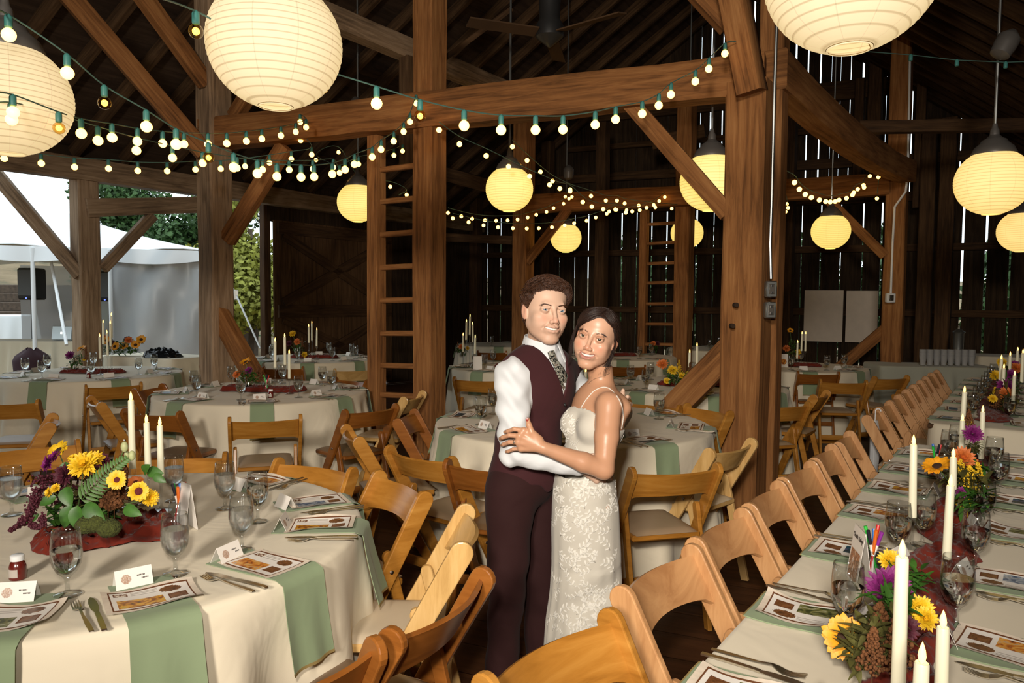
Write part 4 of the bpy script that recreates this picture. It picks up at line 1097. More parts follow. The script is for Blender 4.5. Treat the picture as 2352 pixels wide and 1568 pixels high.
def napkin_flat():
    m = MB(); f = lambda u, v: (Vector(((u - .5) * .185 + .004 * sin(v * 7), -.002 + .235 * v, .0020 + .0012 * sin(u * 9 + v * 5))), Vector((0, 0, 1)))
    m.solid(f, 8, 8, .003); a = m.mesh('napkin', M['napkin'], angle=70)
    h = MB(); h.solid(lambda u, v: (f(u, .0 + .015 * v)[0], Vector((0, 0, 1))), 8, 1, .0034); return a, h.mesh('hem', M['hem'])
NAPF = [napkin_flat()]
# place card: folded tent
def card_mesh():
    m = MB()
    for sy in (-1, 1):
        def f(u, v): return (Vector(((u - .5) * .088, sy * (.022 * (1 - v)), .001 + .046 * v)), Vector((0, sy, .4)).normalized())
        m.solid(f, 2, 2, .0008)
    return m.mesh('paper', M['paper'], smooth=False)
me_card = card_mesh()
m = MB()
n_ = Vector((0, -.9, .43)).normalized()
def onc(u, v): return Vector(((u - .5) * .088, -.022 * (1 - v), .001 + .046 * v)) + n_ * .0009
m.grid(lambda u, v: onc(.15 + .27 * u, .27 + .46 * v), 14, 14, mf=lambda u, v: 0 if (u - .5) ** 2 + (v - .5) ** 2 < .25 else 1)
m.f = [f for f, k in zip(m.f, m.m) if k == 0]; m.uv = m.uv[:len(m.f)]; m.m = [0] * len(m.f)
me_cpic = m.mesh('round_picture', photo_mat('rock_photo', [(.60, .62, .66), (.62, .52, .45), (.40, .24, .16), (.70, .58, .48)], 90), angle=180)
m = MB()
for (a, b, c) in ((.58, .78, .56), (.70, .88, .40)):
    x = a
    while x < b: m.grid(lambda u, v, x=x: onc(x + .022 * u, c + .07 * v), 1, 1); x += .032
me_ctx = m.mesh('lettering', M['darkink'])
def place_card(x, y, rz, words, group, pic=True):
    t = thing('place_card', 'folded white name card ' + words, 'card', (x, y, TZ), rz, group)
    link('paper', me_card, t)
    if pic: link('round_picture', me_cpic, t); link('lettering', me_ctx, t)
    return t
_mi = [0]
def setting(ox, oy, facing, words, lvl=3, flat=False, glass_on=True, ph=None, frost=False, mdx=0, turn=0):
    """ox,oy: point on the table rim; facing: gaze of the sitter"""
    ca, sa = cos(facing - pi / 2), sin(facing - pi / 2); rz = facing - pi / 2
    def P(x, y): return (ox + x * ca - y * sa, oy + x * sa + y * ca)
    _mi[0] += 1; i = _mi[0]
    t = thing('napkin', 'sage green napkin ' + words, 'napkin', (*P(0, 0), TZ), rz, 'sage napkins')
    a, b = (NAPF[0] if flat else NAPS[i % 4]); link('cloth', a, t); link('hem', b, t)
    q = P(mdx, .125); me = MENUS[(ph if ph is not None else i) % 10]
    tag(link('menu', me, None, (q[0], q[1], TZ + (.0035 if flat else .001)), rz + RND.uniform(-.12, .12) - turn), 'printed menu ' + words, 'menu', 'printed menus')
    if lvl >= 2:
        cutlery(((*P(-.155, .10), TZ), (*P(-.125, .10), TZ)), rz, words, 'cutlery at the place settings')
        q = P(-.02, .245); place_card(q[0], q[1], rz + RND.uniform(-.3, .3), words, 'folded name cards', lvl >= 3)
    if glass_on:
        q = P(-.15 + RND.uniform(-.02, .02), .29); glass(q[0], q[1], 'stemmed water glass ' + words, 'stemmed water glasses', frost)
def around(key, ks, lvl, where=None, skipglass=()):
    T = TBL[key]; wh = where or T['where']
    for j, k in enumerate(ks):
        a = T['th'] + k * pi / 4; n = 'at %s place counterclockwise, %s' % (ORD[int(k)], wh)
        setting(T['x'] + T['r'] * cos(a), T['y'] + T['r'] * sin(a), a + pi, n, lvl, glass_on=k not in skipglass)
# nearest table: every piece where the photo shows it
T = TBL['A']; A0 = Vector((T['x'], T['y'], 0))
ap = [((367, 1399), 'in front at the bottom left', 0), ((646, 1305), 'second from the front, right side', 1), ((735, 1208), 'third from the front, right side', 5), ((700, 1157), 'fourth from the front, right side', 2), ((545, 1122), 'at the back behind the glasses', 6), ((15, 1420), 'cut off by the left edge, front', 3), ((45, 1128), 'at the back left behind the flowers', 7)]
for (px, py), wd, ph in ap:
    p = atZ(px, py, TZ); f = atan2(A0.y - p.y, A0.x - p.x)
    ox, oy = A0.x - cos(f) * T['r'], A0.y - sin(f) * T['r']
    setting(ox, oy, f, wd + ' of the nearest round table', 3, glass_on=False, ph=ph, turn=(pi / 2 if 646 <= px else 0))
for (px, py), wd, fr in [((155, 1366), 'in front of the rust cloth, with dark reflections', 0), ((403, 1318), 'frosted, right of the rust cloth', 1), ((555, 1263), 'second from right, in the middle', 1), ((592, 1198), 'clear, rightmost', 0), ((517, 1168), 'frosted, left behind the rightmost pair', 1), ((400, 1150), 'behind the card and pens jar', 1), ((27, 1182), 'at the left edge beside the flowers', 1)]:
    glass_px(px, py, 'stemmed water glass ' + wd + ', nearest round table', 'stemmed water glasses', fr)
around('B', [0, 1, 2, 3, 4, 5, 6, 7], 3, 'table left of ladder')
around('C', [0, 1, 2, 3, 5, 6, 7], 2, 'far left table')
around('E', [0, 1, 2, 3, 4, 5, 6, 7], 3, 'table behind couple', (0, 1, 2))
around('F', [0, 1, 2, 3, 4, 6, 7], 2, 'table before barn door')
around('G', [0, 1, 2, 3, 5, 6, 7], 2, 'table right behind groom')
around('H', [0, 1, 2, 3, 4, 5, 6, 7], 2, 'table right behind bride')
around('I', [0, 1, 2, 4, 5, 6, 7], 2, 'table below white board')
around('M', [0, 1, 3, 5, 6, 7], 1, 'table near rear ladder')
around('K', [0, 2, 4, 6], 1, 'rear right table'); around('L', [0, 2, 4, 6], 1, 'rear left table')
# long tables
for (px, py), i in [((1650, 1590), 0), ((1822, 1407), 1), ((1905, 1265), 2), ((2008, 1182), 3), ((2060, 1127), 4), ((2072, 1080), 5), ((2100, 1045), 6)]:
    p = atZ(px, py, TZ); k = (p - L0).dot(BA); q = LP(k, 0)
    setting(q.x, q.y, fB, 'at %s left place of the near long table' % ORD[i], 3, flat=True, glass_on=False, ph=[8, 3, 4, 1, 0, 2, 6][i], turn=pi / 2)
for i, (px, py) in enumerate([(2287, 1490), (2291, 1335), (2311, 1224), (2318, 1156), (2326, 1105), (2325, 1062)]):
    p = atZ(px, py, TZ); k = (p - L0).dot(BA); q = LP(k, .65)
    setting(q.x, q.y, fB + pi, 'at %s right place of the near long table' % ORD[i], 3, flat=True, glass_on=False, turn=-pi / 2)
for i, (px, py, fr) in enumerate([(1944, 1462, 0), (2195, 1440, 0), (2238, 1308, 0), (2060, 1282, 0), (2118, 1252, 0), (2256, 1215, 0), (2292, 1135, 0), (2166, 1138, 0), (2282, 1090, 0), (2178, 1070, 0), (2196, 1055, 0)]):
    glass_px(px, py, 'stemmed water glass, %s from the camera on the near long table' % ORD[i], 'stemmed water glasses', fr)
for i in range(7):
    k = 4.1 + i * .5; q = LP(k, 0); setting(q.x, q.y, fB, 'at %s left place of the far long table' % ORD[i], 1, flat=True, glass_on=False)
    q = LP(k, .65); setting(q.x, q.y, fB + pi, 'at %s right place of the far long table' % ORD[i], 1, flat=True, glass_on=False)
    for n, sd in ((.24, 'left'), (.44, 'right')): q = LP(k + .15, n); glass(q.x, q.y, 'stemmed water glass at %s %s place of the far long table' % (ORD[i], sd), 'stemmed water glasses')

# ---------------------------------------------------------------- candles
def candle(px, ytip, ybot, Y, words, r=.0115, hold=True, tz=TZ):
    a = atY(px, ytip, Y); b = atY(px, ybot, Y); zb = max(b.z, tz + .012); h = a.z - zb
    fl = min(.034, h * .2); hb = h - fl
    c = thing('candle', 'lit ivory taper candle, ' + words, 'candle', (a.x, Y, zb), 0, 'lit taper candles')
    c.rotation_euler = (RND.uniform(-.015, .015), RND.uniform(-.02, .02), 0)
    MB().lathe([(r * .97, 0), (r, .004), (r * .95, hb * .5), (r * .88, hb - .002), (r * .78, hb), (r * .5, hb - .003), (.0, hb - .004)], 14, cap=False).add([(0, 0, 0)] * 0, []).build('wax', M['candle'], c, angle=60)
    MB().lathe([(.0, -.003), (.0045, .002), (.0058, .010), (.0045, .019), (.0018, .028), (.0, .032)], 10, (0, 0, hb), cap=False).build('flame', M['flame'], c, angle=180)
    if hold and zb - tz > .03:
        hz = zb - tz
        MBt = MB().lathe([(.036, 0), (.036, .003), (.008, .012), (.005, .02), (.005, hz - .03), (.012, hz - .02), (.0125, hz - .001), (.001, hz - .001)], 16)
        tag(MBt.build('candlestick', M['glass'], loc=(a.x, Y, tz)), 'clear candlestick of the candle ' + words, 'candlestick', 'clear candlesticks')
    elif hold:
        tag(MB().lathe([(.03, 0), (.03, .003), (.014, .006), (.013, .0115), (.001, .0115)], 16).build('candlestick', M['zinc'], loc=(a.x, Y, tz)), 'small base of the candle ' + words, 'candlestick', 'small candle bases')
CA = [(301, 897, 1075, 2.62, 'tallest of three on the nearest round table'), (338, 949, 1078, 2.66, 'middle of three on the nearest round table'), (367, 955, 1092, 2.58, 'right of three on the nearest round table'),
      (631, 774, 844, 6.0, 'left one on the table left of the ladder'), (654, 764, 837, 6.15, 'middle one on the table left of the ladder'), (664, 801, 869, 5.85, 'right one on the table left of the ladder'),
      (229, 765, 823, 7.2, 'lowest left one on the far left table'), (246, 757, 816, 7.3, 'front middle one on the far left table'), (253, 735, 795, 7.5, 'right one on the far left table'), (255, 717, 775, 7.6, 'tallest one on the far left table'), (236, 733, 790, 7.45, 'left rear one on the far left table'),
      (709, 743, 787, 9.3, 'left one on the barn door table'), (716, 736, 781, 9.5, 'middle one on the barn door table'), (727, 751, 795, 9.2, 'right one on the barn door table'),
      (1079, 720, 768, 8.5, 'tallest left of the groom'), (1071, 732, 780, 8.4, 'second left of the groom'), (1086, 738, 785, 8.6, 'third left of the groom'), (1064, 763, 808, 8.3, 'low left of the groom'), (1091, 768, 812, 8.2, 'low right one left of the groom'),
      (1345, 842, 905, 4.95, 'seen between the couple'), (1602, 785, 843, 6.7, 'right one beside the big post'), (1584, 801, 843, 6.6, 'left one beside the big post'),
      (1832, 780, 823, 8.7, 'front one on the white board table'), (1842, 760, 805, 8.9, 'middle one on the white board table'), (1851, 760, 806, 9.0, 'right one on the white board table'), (1776, 746, 782, 11.6, 'lone distant one right of the big post'), (1590, 727, 760, 12.0, 'lone distant one by the rear ladder')]
CL = [(2103, 996, 1187, 2.25, 'left front one in the middle of the near long table'), (2192, 1032, 1122, 2.42, 'behind the sunflower on the near long table'), (2182, 1086, 1282, 2.0, 'right of the sunflower on the near long table'),
      (2076, 1232, 1585, 1.22, 'largest, at the lower right of the photo'), (2170, 1396, 1640, 1.28, 'bottom right, right of the largest one'), (2118, 1476, 1700, 1.06, 'shortest, cut off by the bottom edge'),
      (2215, 884, 975, 3.62, 'tallest at the end of the near long table'), (2211, 948, 1036, 3.35, 'before the tallest at the near long table end'), (2259, 929, 1053, 3.4, 'right of the purple flower on the near long table'),
      (2300, 813, 882, 5.3, 'first on the far long table'), (2306, 835, 884, 5.2, 'second on the far long table'), (2330, 850, 920, 4.95, 'third on the far long table'), (2321, 806, 856, 6.1, 'fourth on the far long table'), (2338, 797, 835, 6.8, 'fifth on the far long table'), (2350, 800, 878, 5.6, 'sixth on the far long table')]
for c in CA: candle(*c)
for c in CL: candle(*c, r=.0118)
# ---------------------------------------------------------------- sign cards, jars, ketchup
def quadcard(name, label, P, Q, h, lean, group=None, mat='paper'):
    P = Vector(P); Q = Vector(Q); e = Q - P; n = Vector((e.y, -e.x, 0)).normalized()
    t = thing(name, label, 'card', P, 0, group)
    m = MB()
    m.solid(lambda u, v: (e * u + Vector((0, 0, h * v)) - n * lean * v, n), 2, 2, .001)
    m.solid(lambda u, v: (e * u + Vector((0, 0, h * v)) - n * (2 * lean - lean * v), n), 2, 2, .001)
    m.build('paper', M[mat], t, smooth=False)
    return t, e, n
P = atZ(1966, 1352, TZ); Q = P + Vector((.018, .098, 0))
t, e, n = quadcard('table_sign', 'white folded sign reading Death Valley with desert picture on the near long table', Q, P, .148, .02)
e = P - Q; n = Vector((e.y, -e.x, 0)).normalized()
MB().grid(lambda u, v: e * (.1 + .8 * u) + Vector((0, 0, .148 * (.06 + .52 * v))) - n * .02 * (.06 + .52 * v) + n * .0012, 10, 10).build('desert_picture', photo_mat('desert_photo', [(.85, .82, .80), (.55, .25, .12), (.20, .09, .05), (.70, .50, .35)], 50), t)
fc = bpy.data.curves.new('sign_text', 'FONT'); fc.body = 'Death Valley'; fc.size = .0165; fc.align_x = 'CENTER'; fc.extrude = .0002; fc.offset = .0004
fc.materials.append(M['darkink']); fo = bpy.data.objects.new('tmp_text', fc); COL.objects.link(fo); _me = bpy.data.meshes.new_from_object(fo.evaluated_get(bpy.context.evaluated_depsgraph_get())); bpy.data.objects.remove(fo)
fo = link('lettering', _me, t)
ex = e.normalized(); ez = (Vector((0, 0, .148)) - n * .02).normalized(); en = ex.cross(ez)
pp = e * .5 + ez * .118 + n * .0014
fo.matrix_local = Matrix(((ex.x, ez.x, en.x, pp.x), (ex.y, ez.y, en.y, pp.y), (ex.z, ez.z, en.z, pp.z), (0, 0, 0, 1)))
p = atZ(404, 1210, TZ); q = atZ(438, 1218, TZ); quadcard('table_sign', 'pale blank back of a folded card beside the pens jar, nearest round table', p, p + Vector((.055, -.055, 0)), .15, .02)
p = atZ(1790, 843, TZ); t, e, n = quadcard('table_sign', 'white sign with round picture, standing on the table below the white board', p, p + Vector((.105, 0, 0)), .155, .02)
MB().lathe([(0, 0), (.034, 0)], 20, cap=False).xform(Matrix.Translation(Vector((.052, -.003 + .008, .065))) @ Matrix.Rotation(radians(82), 4, 'X')).build('round_picture', PH[1], t)
p = atZ(1088, 850, TZ); t, e, n = quadcard('table_sign', 'white sign standing left of the groom on the rear table', p, p + Vector((.09, .02, 0)), .15, .02)
PEN = [plain('red_pen', (.6, .02, .02), .4), plain('blue_pen', (.02, .15, .55), .4), plain('green_pen', (.03, .5, .05), .4), plain('black_pen', (.02, .02, .03), .4), plain('orange_pen', (.75, .16, .02), .4), plain('purple_pen', (.25, .03, .3), .4)]
def pens(px, py, words, n=5, r=.032, h=.085, seed=0):
    p = atZ(px, py, TZ); rg = random.Random(seed)
    t = thing('glass_jar', 'clear glass jar of pens ' + words, 'jar', p)
    MB().lathe([(.0, .001), (r * .95, .001), (r, .006), (r, h * .8), (r * .86, h * .88), (r * .86, h), (r * .82, h), (r * .82, h * .88), (r * .95, h * .78), (r * .95, .01), (.0, .006)], 20, cap=False).build('glass_wall', M['glass'], t, angle=180)
    cn = ['red', 'blue', 'green', 'black', 'orange', 'purple']
    for i in range(n):
        a = 2 * pi * i / n + rg.uniform(0, .6); R = r * .55
        o = thing('pen', '%s pen in the jar %s' % (cn[i % 6], words), 'pen', (p.x, p.y, TZ + .008), 0, 'pens in jars')
        A_, B_ = Vector((-R * cos(a) * .9, -R * sin(a) * .9, 0)), Vector((R * cos(a) * 1.2, R * sin(a) * 1.2, .125 + rg.uniform(0, .015)))
        MB().tube([A_, A_.lerp(B_, .72)], .0042, 8).build('barrel', M['paper'] if i % 2 else PEN[i % 6], o)
        MB().tube([A_.lerp(B_, .70), B_], .0050, 8).build('cap', PEN[i % 6], o)
pens(411, 1207, 'on the nearest round table', 5, seed=1); pens(2003, 1330, 'behind the table sign', 6, seed=2); pens(2148, 1095, 'near the far end of the near long table', 4, seed=3); pens(612, 900, 'on the table left of the ladder', 4, seed=4)
M['ketchup'] = plain('ketchup', (.13, .012, .008), .25, coat=.5)
for px, py, w_ in ((41, 1328, 'at the left edge of the nearest round table'), (612 + 10, 913, 'on the table left of the ladder'), (204, 868, 'on the far left table')):
    p = atZ(px, py, TZ); t = thing('ketchup_bottle', 'tiny glass ketchup bottle with white cap ' + w_, 'bottle', p, 0, 'tiny ketchup bottles')
    MB().lathe([(.0, 0), (.019, .0), (.0205, .003), (.0205, .034), (.017, .044), (.0135, .049), (.0, .049)], 18, cap=False).build('body', M['ketchup'], t)
    MB().lathe([(.0145, .049), (.0165, .050), (.0165, .063), (.014, .065), (.0, .065)], 18, cap=False).build('cap', M['white'], t)
    MB().grid(lambda u, v: Vector((.0209 * cos(-2.4 + 1.4 * u), .0209 * sin(-2.4 + 1.4 * u), .008 + .022 * v)), 8, 2).build('label_patch', M['greyink'], t)
# drinks corner at the back right
b = atZ(2165, 842, .75); flat_cloth('tablecloth', 'grey-green cloth on the drinks table at the back right', (b.x, b.y + .3, 0), .68, .36, .75, M['cloth2'], 14, -.15, 31)
M['frostcup'] = plain('frosted_cup', (.40, .40, .40), .2, noise=.05)
for i in range(8):
    q = atY(2119 + i * 16.0, 838, b.y + .12)
    m = MB(); prof = []
    prof = [(.030, 0), (.040, .10)]
    for j in range(7): z = .10 + j * .014; prof += [(.0385, z), (.0425, z + .011), (.0425, z + .013)]
    m.lathe(prof, 14); tag(m.build('cup_stack', M['frostcup'], loc=(q.x, b.y + .12, .757)), '%s stack of clear plastic cups from the left on the drinks table' % ORD[i], 'cups', 'stacks of plastic cups')
q = atY(2201, 800, b.y + .45); t = thing('drink_urn', 'shiny steel drink urn behind the plastic cups', 'urn', (q.x, b.y + .45, .757))
MB().lathe([(.10, 0), (.10, .05), (.06, .06), (.06, .38), (.075, .40), (.02, .44), (.012, .48)], 20).build('tank', M['zinc'], t); MB().tube([(0, -.06, .12), (0, -.12, .10), (0, -.12, .06)], .010, 8).build('tap', M['steel'], t)
q = atY(2335, 800, 10.5); flat_cloth('tablecloth', 'cream cloth on the table at the far right edge', (q.x + .3, 10.5, 0), .8, .38, .78, M['cloth'], 14, -.35, 33)
# folded clear umbrella
a, b = atY(2010, 965, 4.9), atY(2003, 1132, 4.9)
t = thing('umbrella', 'folded clear plastic umbrella hanging beside the long table chairs', 'umbrella', (a.x, 4.9, a.z))
d = b - a; m = MB(); m.tube([d * s for s in (.0, .2, .5, .8, 1.0)], [.016, .032, .030, .024, .008], 12)
m.v = [(x * (1 + .18 * sin(9 * atan2(y - 0, x - d.x * .5))), y, z) for x, y, z in m.v]; m.build('canopy', M['clear'], t)
MB().tube([Vector((0, 0, .06)), Vector((0, 0, 0)), d * 1.05], .003, 6).build('shaft', M['white'], t)
hk = [Vector((.018 * (1 - cos(s)), 0, .06 + .018 * sin(s))) for s in [pi * i / 8 for i in range(9)]]; MB().tube(hk, .004, 6).build('handle', M['white'], t)
# dark jacket over a chair, far left
p = atZ(72, 812, .80); t = thing('jacket', 'dark jacket draped over a chair behind the far left table', 'jacket', (p.x, p.y, 0))
MB().grid(lambda u, v: Vector(((.20 + .05 * v) * cos(2 * pi * u) * (1 - .75 * max(0, v - .8) / .2), .09 * sin(2 * pi * u) * (1 - .7 * max(0, v - .8) / .2), .30 + .56 * v + .02 * sin(6 * u * pi))), 30, 12, wrap=True).build('cloth', M['burgundyfab'], t)
# ================================================================ flowers
def basis(n):
    n = Vector(n).normalized(); a = Vector((0, 0, 1)) if abs(n.z) < .9 else Vector((1, 0, 0)); u = n.cross(a).normalized(); return u, n.cross(u), n
def petal(m, c, d, n, L, wd, curl=.2, mi=0):
    s = d.cross(n).normalized()
    pts = [(0, .25), (.3, .85), (.62, 1), (.86, .6), (1, .05)]
    vs = []
    for t, w_ in pts:
        q = c + d * L * t + n * (L * curl * sin(t * 2.4)); vs += [q - s * wd * w_ / 2 + n * L * .03, q + n * 0, q + s * wd * w_ / 2 + n * L * .03]
    fs = []
    for i in range(4):
        for k in (0, 1): fs.append((i * 3 + k, i * 3 + k + 1, i * 3 + k + 4, i * 3 + k + 3))
    m.add(vs, fs, mi)
def sunflower(par, o, c, n, R, pm='petal_y', dm='disc', np_=18, layers=2, name='sunflower', dr=.36, curl=.25):
    u, v, n = basis(n); m = MB(); rg = random.Random(int(c[0] * 1e4) ^ int(c[2] * 1e4)); c = Vector(c) - o
    for l in range(layers):
        for i in range(np_):
            a = 2 * pi * (i + .5 * l) / np_ + rg.uniform(-.1, .1); d = (u * cos(a) + v * sin(a)); k = 1 - .14 * l
            petal(m, c + d * R * dr * .6 + n * .002 * l, (d + n * rg.uniform(-.15, .25)).normalized(), n, R * (1 - dr * .6) * k * rg.uniform(.85, 1.1), R * (.40 if np_ < 24 else .24), curl, 0)
    rot = Matrix((u, v, n)).transposed()
    m.ball(c + n * R * .05, (R * dr, R * dr, R * .18), 14, 8, 1, rot)
    m.ball(c - n * R * .10, (R * dr * .9, R * dr * .9, R * .16), 10, 6, 2, rot)
    return m.build(name, [M[pm], M[dm], M['leaf']], par, angle=180)
def mum(par, o, c, n, R, pm, name='chrysanthemum'):
    u, v, n = basis(n); m = MB(); rg = random.Random(int(c[0] * 1e4)); c = Vector(c) - o
    for l in range(6):
        th = radians(88 - l * 14); k = int(20 - l * 2.4)
        for i in range(k):
            a = 2 * pi * (i + .5 * (l % 2)) / k + rg.uniform(-.08, .08); d = (u * cos(a) + v * sin(a)) * sin(th) + n * cos(th)
            petal(m, c + d * R * .1, (d + Vector((rg.gauss(0, .08), rg.gauss(0, .08), rg.gauss(0, .08)))).normalized(), n if l < 4 else (u * cos(a) + v * sin(a)), R * (1 - .09 * l) * rg.uniform(.8, 1.05), R * .26, .12)
    return m.build(name, M[pm], par, angle=180)
def leafblade(m, c, d, n, L, wd, fold=.18):
    d = d.normalized(); s = d.cross(n).normalized(); n = s.cross(d)
    vs = []; K = 8
    for i in range(K + 1):
        t = i / K; w_ = wd / 2 * sin(pi * t ** .8) ** .8 if 0 < t < 1 else 0; q = c + d * L * t - n * L * .25 * t * t
        vs += [q - s * w_ + n * w_ * fold * 2, q, q + s * w_ + n * w_ * fold * 2]
    m.add(vs, [(i * 3 + k, i * 3 + k + 1, i * 3 + k + 4, i * 3 + k + 3) for i in range(K) for k in (0, 1)])
def foliage(par, o, c, R, n, seed, mat, L=.05, wd=.02, name='foliage', flat=.6):
    rg = random.Random(seed); m = MB(); c = Vector(c) - o
    for i in range(n):
        d = Vector((rg.gauss(0, 1), rg.gauss(0, 1), rg.gauss(0, flat) + .3)).normalized()
        b = c + Vector((rg.uniform(-1, 1) * R[0] * .6, rg.uniform(-1, 1) * R[1] * .6, rg.uniform(-.5, .6) * R[2]))
        leafblade(m, b, d, Vector((0, 0, 1)) if abs(d.z) < .9 else Vector((1, 0, 0)), L * rg.uniform(.6, 1.3), wd * rg.uniform(.7, 1.2))
    return m.build(name, M[mat], par, angle=180)
def spray(par, o, c, h, n, seed, mat, r=.02, name='flower_spike', br=.0035):
    rg = random.Random(seed); m = MB(); c = Vector(c) - o
    for i in range(n):
        t = rg.random(); a = rg.uniform(0, 6.28); q = c + Vector((cos(a) * r * (1.1 - t) * rg.random(), sin(a) * r * (1.1 - t) * rg.random(), h * t))
        m.ball(q, br * rg.uniform(.7, 1.4), 5, 4)
    m.tube([c - Vector((0, 0, .04)), c + Vector((0, 0, h * .9))], .0015, 5)
    return m.build(name, M[mat], par, angle=180)
def stems(par, o, tops, base, r=.0018, name='stems'):
    m = MB()
    for t_ in tops:
        t_ = Vector(t_) - o; b = Vector(base) - o + Vector((RND.uniform(-.012, .012), RND.uniform(-.012, .012), 0))
        m.tube([b, b.lerp(t_, .5) + Vector((0, 0, .01)), t_], r, 5)
    return m.build(name, M['stem'], par)
def vase(x, y, words, r=.032, h=.11, z=TZ):
    t = thing('bud_vase', 'clear glass vase ' + words, 'vase', (x, y, z), 0, 'clear glass vases')
    MB().lathe([(0, .001), (r * .9, .001), (r, .01), (r * .9, h * .5), (r * .55, h * .8), (r * .6, h), (r * .54, h), (r * .48, h * .8), (r * .82, h * .5), (r * .9, .012), (0, .008)], 18, cap=False).build('glass_wall', M['glass'], t, angle=180)
    MB().lathe([(0, .009), (r * .86, .012), (r * .78, h * .5), (0, h * .5)], 14, cap=False).build('water', M['water'], t)
    return t
from mathutils import noise as mn
def gauze(label, c, rz, L, Wd, amp, seed, z=TZ, nu=110, nv=34):
    rg = random.Random(seed); ph = [rg.uniform(0, 6.28) for _ in range(12)]; so = Vector((seed * 7.3, 1.7 * seed, 0))
    def f(u, v):
        x = (u - .5) * L; e = 1 - abs(u - .5) * 2; k = x / Wd
        wv = Wd * (.74 + .30 * mn.noise(Vector((k * 1.3, seed, 0))) + .12 * mn.noise(Vector((k * 5, seed, 3)))) * min(1, .35 + e * 5 * L / .7)
        y = (v - .5) * wv + .30 * Wd * mn.noise(Vector((k * .8, 9 + seed, 1)))
        w_ = Vector((mn.noise(Vector((x * 9, y * 9, seed))), mn.noise(Vector((x * 9, y * 9, seed + 5))), 0)) * .05
        r_ = 0; fr = 1; aa = .5
        for o_ in range(4):
            q = Vector(((x + w_.x) * 11 * fr, (y + w_.y) * 26 * fr, o_ * 3.1)) + so; r_ += aa * (1 - min(1, abs(mn.noise(q)) * 2.4)); fr *= 1.9; aa *= .52
        edge = min(1, min(v, 1 - v) * 6, e * 10 * L / .7)
        return Vector((x, y, .0025 + amp * r_ * (.15 + .85 * edge)))
    m = MB().grid(f, nu, nv); o = m.build('table_runner', M['gauze'], loc=(c[0], c[1], z), angle=180)
    o.rotation_euler = (0, 0, rz); s = o.modifiers.new('thick', 'SOLIDIFY'); s.thickness = .0012; s.offset = 1
    return tag(o, label, 'table runner')
# ---- nearest table
CAX = Vector((-1.30, 2.30, 0))
q0, q1 = atZ(70, 1262, TZ), atZ(385, 1212, TZ); d = q1 - q0
gauze('crumpled rust gauze under the flowers on the nearest round table', ((q0 + q1) / 2 + Vector((0, .035, 0)))[:2], atan2(d.y, d.x), d.length * 1.10, .40, .052, 3)
o = atZ(215, 1215, TZ); FA = thing('flower_arrangement', 'large arrangement of yellow, purple and burgundy flowers on the nearest table', 'flowers', o)
def a_(px, py, Y): return atY(px, py, Y)
F = Vector((.45, -1, .35))
sunflower(FA, o, a_(136, 1036, 2.36), (-.35, -.6, .75), .040, 'petal_y', 'disc', 20)
mum(FA, o, a_(193, 1068, 2.16), (.1, -.8, .6), .042, 'petal_y'); mum(FA, o, a_(216, 1056, 2.27), (.3, -.6, .7), .030, 'petal_y'); mum(FA, o, a_(167, 1053, 2.32), (0, -.5, .8), .016, 'petal_y')
mum(FA, o, a_(345, 1143, 2.13), (.7, -.7, .1), .025, 'petal_y'); mum(FA, o, a_(226, 1087, 2.2), (.3, -.9, .3), .011, 'petal_y')
mum(FA, o, a_(114, 1064, 2.26), (-.6, -.7, .3), .028, 'petal_p'); mum(FA, o, a_(126, 1050, 2.33), (-.3, -.6, .6), .022, 'petal_p'); mum(FA, o, a_(150, 1090, 2.22), (-.2, -1, .2), .034, 'petal_d', 'celosia')
mum(FA, o, a_(233, 1060, 2.42), (.2, -.6, .7), .030, 'petal_d', 'celosia')
sunflower(FA, o, a_(269, 1102, 2.1), (.25, -.9, .35), .028, 'petal_y', 'disc2', 22, 2, 'daisy', .34); sunflower(FA, o, a_(318, 1128, 2.1), (.5, -.8, .2), .030, 'petal_y', 'disc2', 20, 2, 'daisy', .45); sunflower(FA, o, a_(312, 1109, 2.2), (.3, -.6, .7), .024, 'petal_o', 'disc2', 20, 2, 'daisy', .4)
mum(FA, o, a_(114, 1131, 2.12), (-.4, -.9, .3), .015, 'petal_y'); mum(FA, o, a_(128, 1121, 2.12), (0, -.9, .5), .014, 'petal_y')
for px, py, Y, dx, dz, L, wd in ((150, 1118, 2.10, .3, -.55, .062, .042), (165, 1160, 2.08, -.25, -.85, .066, .044), (178, 1160, 2.07, .05, -1, .070, .042), (195, 1157, 2.06, .8, -.55, .080, .046), (130, 1140, 2.12, -.7, -.3, .05, .03),
                                (330, 1085, 2.2, .3, .35, .045, .032), (338, 1082, 2.2, 1, .0, .052, .034), (352, 1090, 2.18, 1, -.45, .045, .026), (285, 1165, 2.1, .8, -.2, .06, .035), (150, 1060, 2.3, .2, -1, .05, .035), (90, 1180, 2.15, -.8, -.4, .05, .03)):
    m = MB(); leafblade(m, a_(px, py, Y) - o, Vector((dx, -.35, dz)), Vector((0, -1, .4)), L, wd); m.build('leaf', M['leaf'], FA, angle=180)
foliage(FA, o, a_(190, 1185, 2.28), (.15, .10, .05), 150, 1, 'leaf', .045, .022); foliage(FA, o, a_(235, 1150, 2.3), (.16, .10, .08), 160, 2, 'dull', .04, .014); foliage(FA, o, a_(160, 1130, 2.3), (.09, .08, .09), 90, 3, 'petal_d', .04, .018, 'dark_foliage')
for i, (px, py, Y, h) in enumerate(((262, 1165, 2.18, .10), (275, 1150, 2.25, .11), (248, 1160, 2.22, .10), (283, 1120, 2.32, .13), (255, 1120, 2.3, .08))): spray(FA, o, a_(px, py, Y), h, 330, 20 + i, 'rust', .026, 'rust_amaranth', .0042)
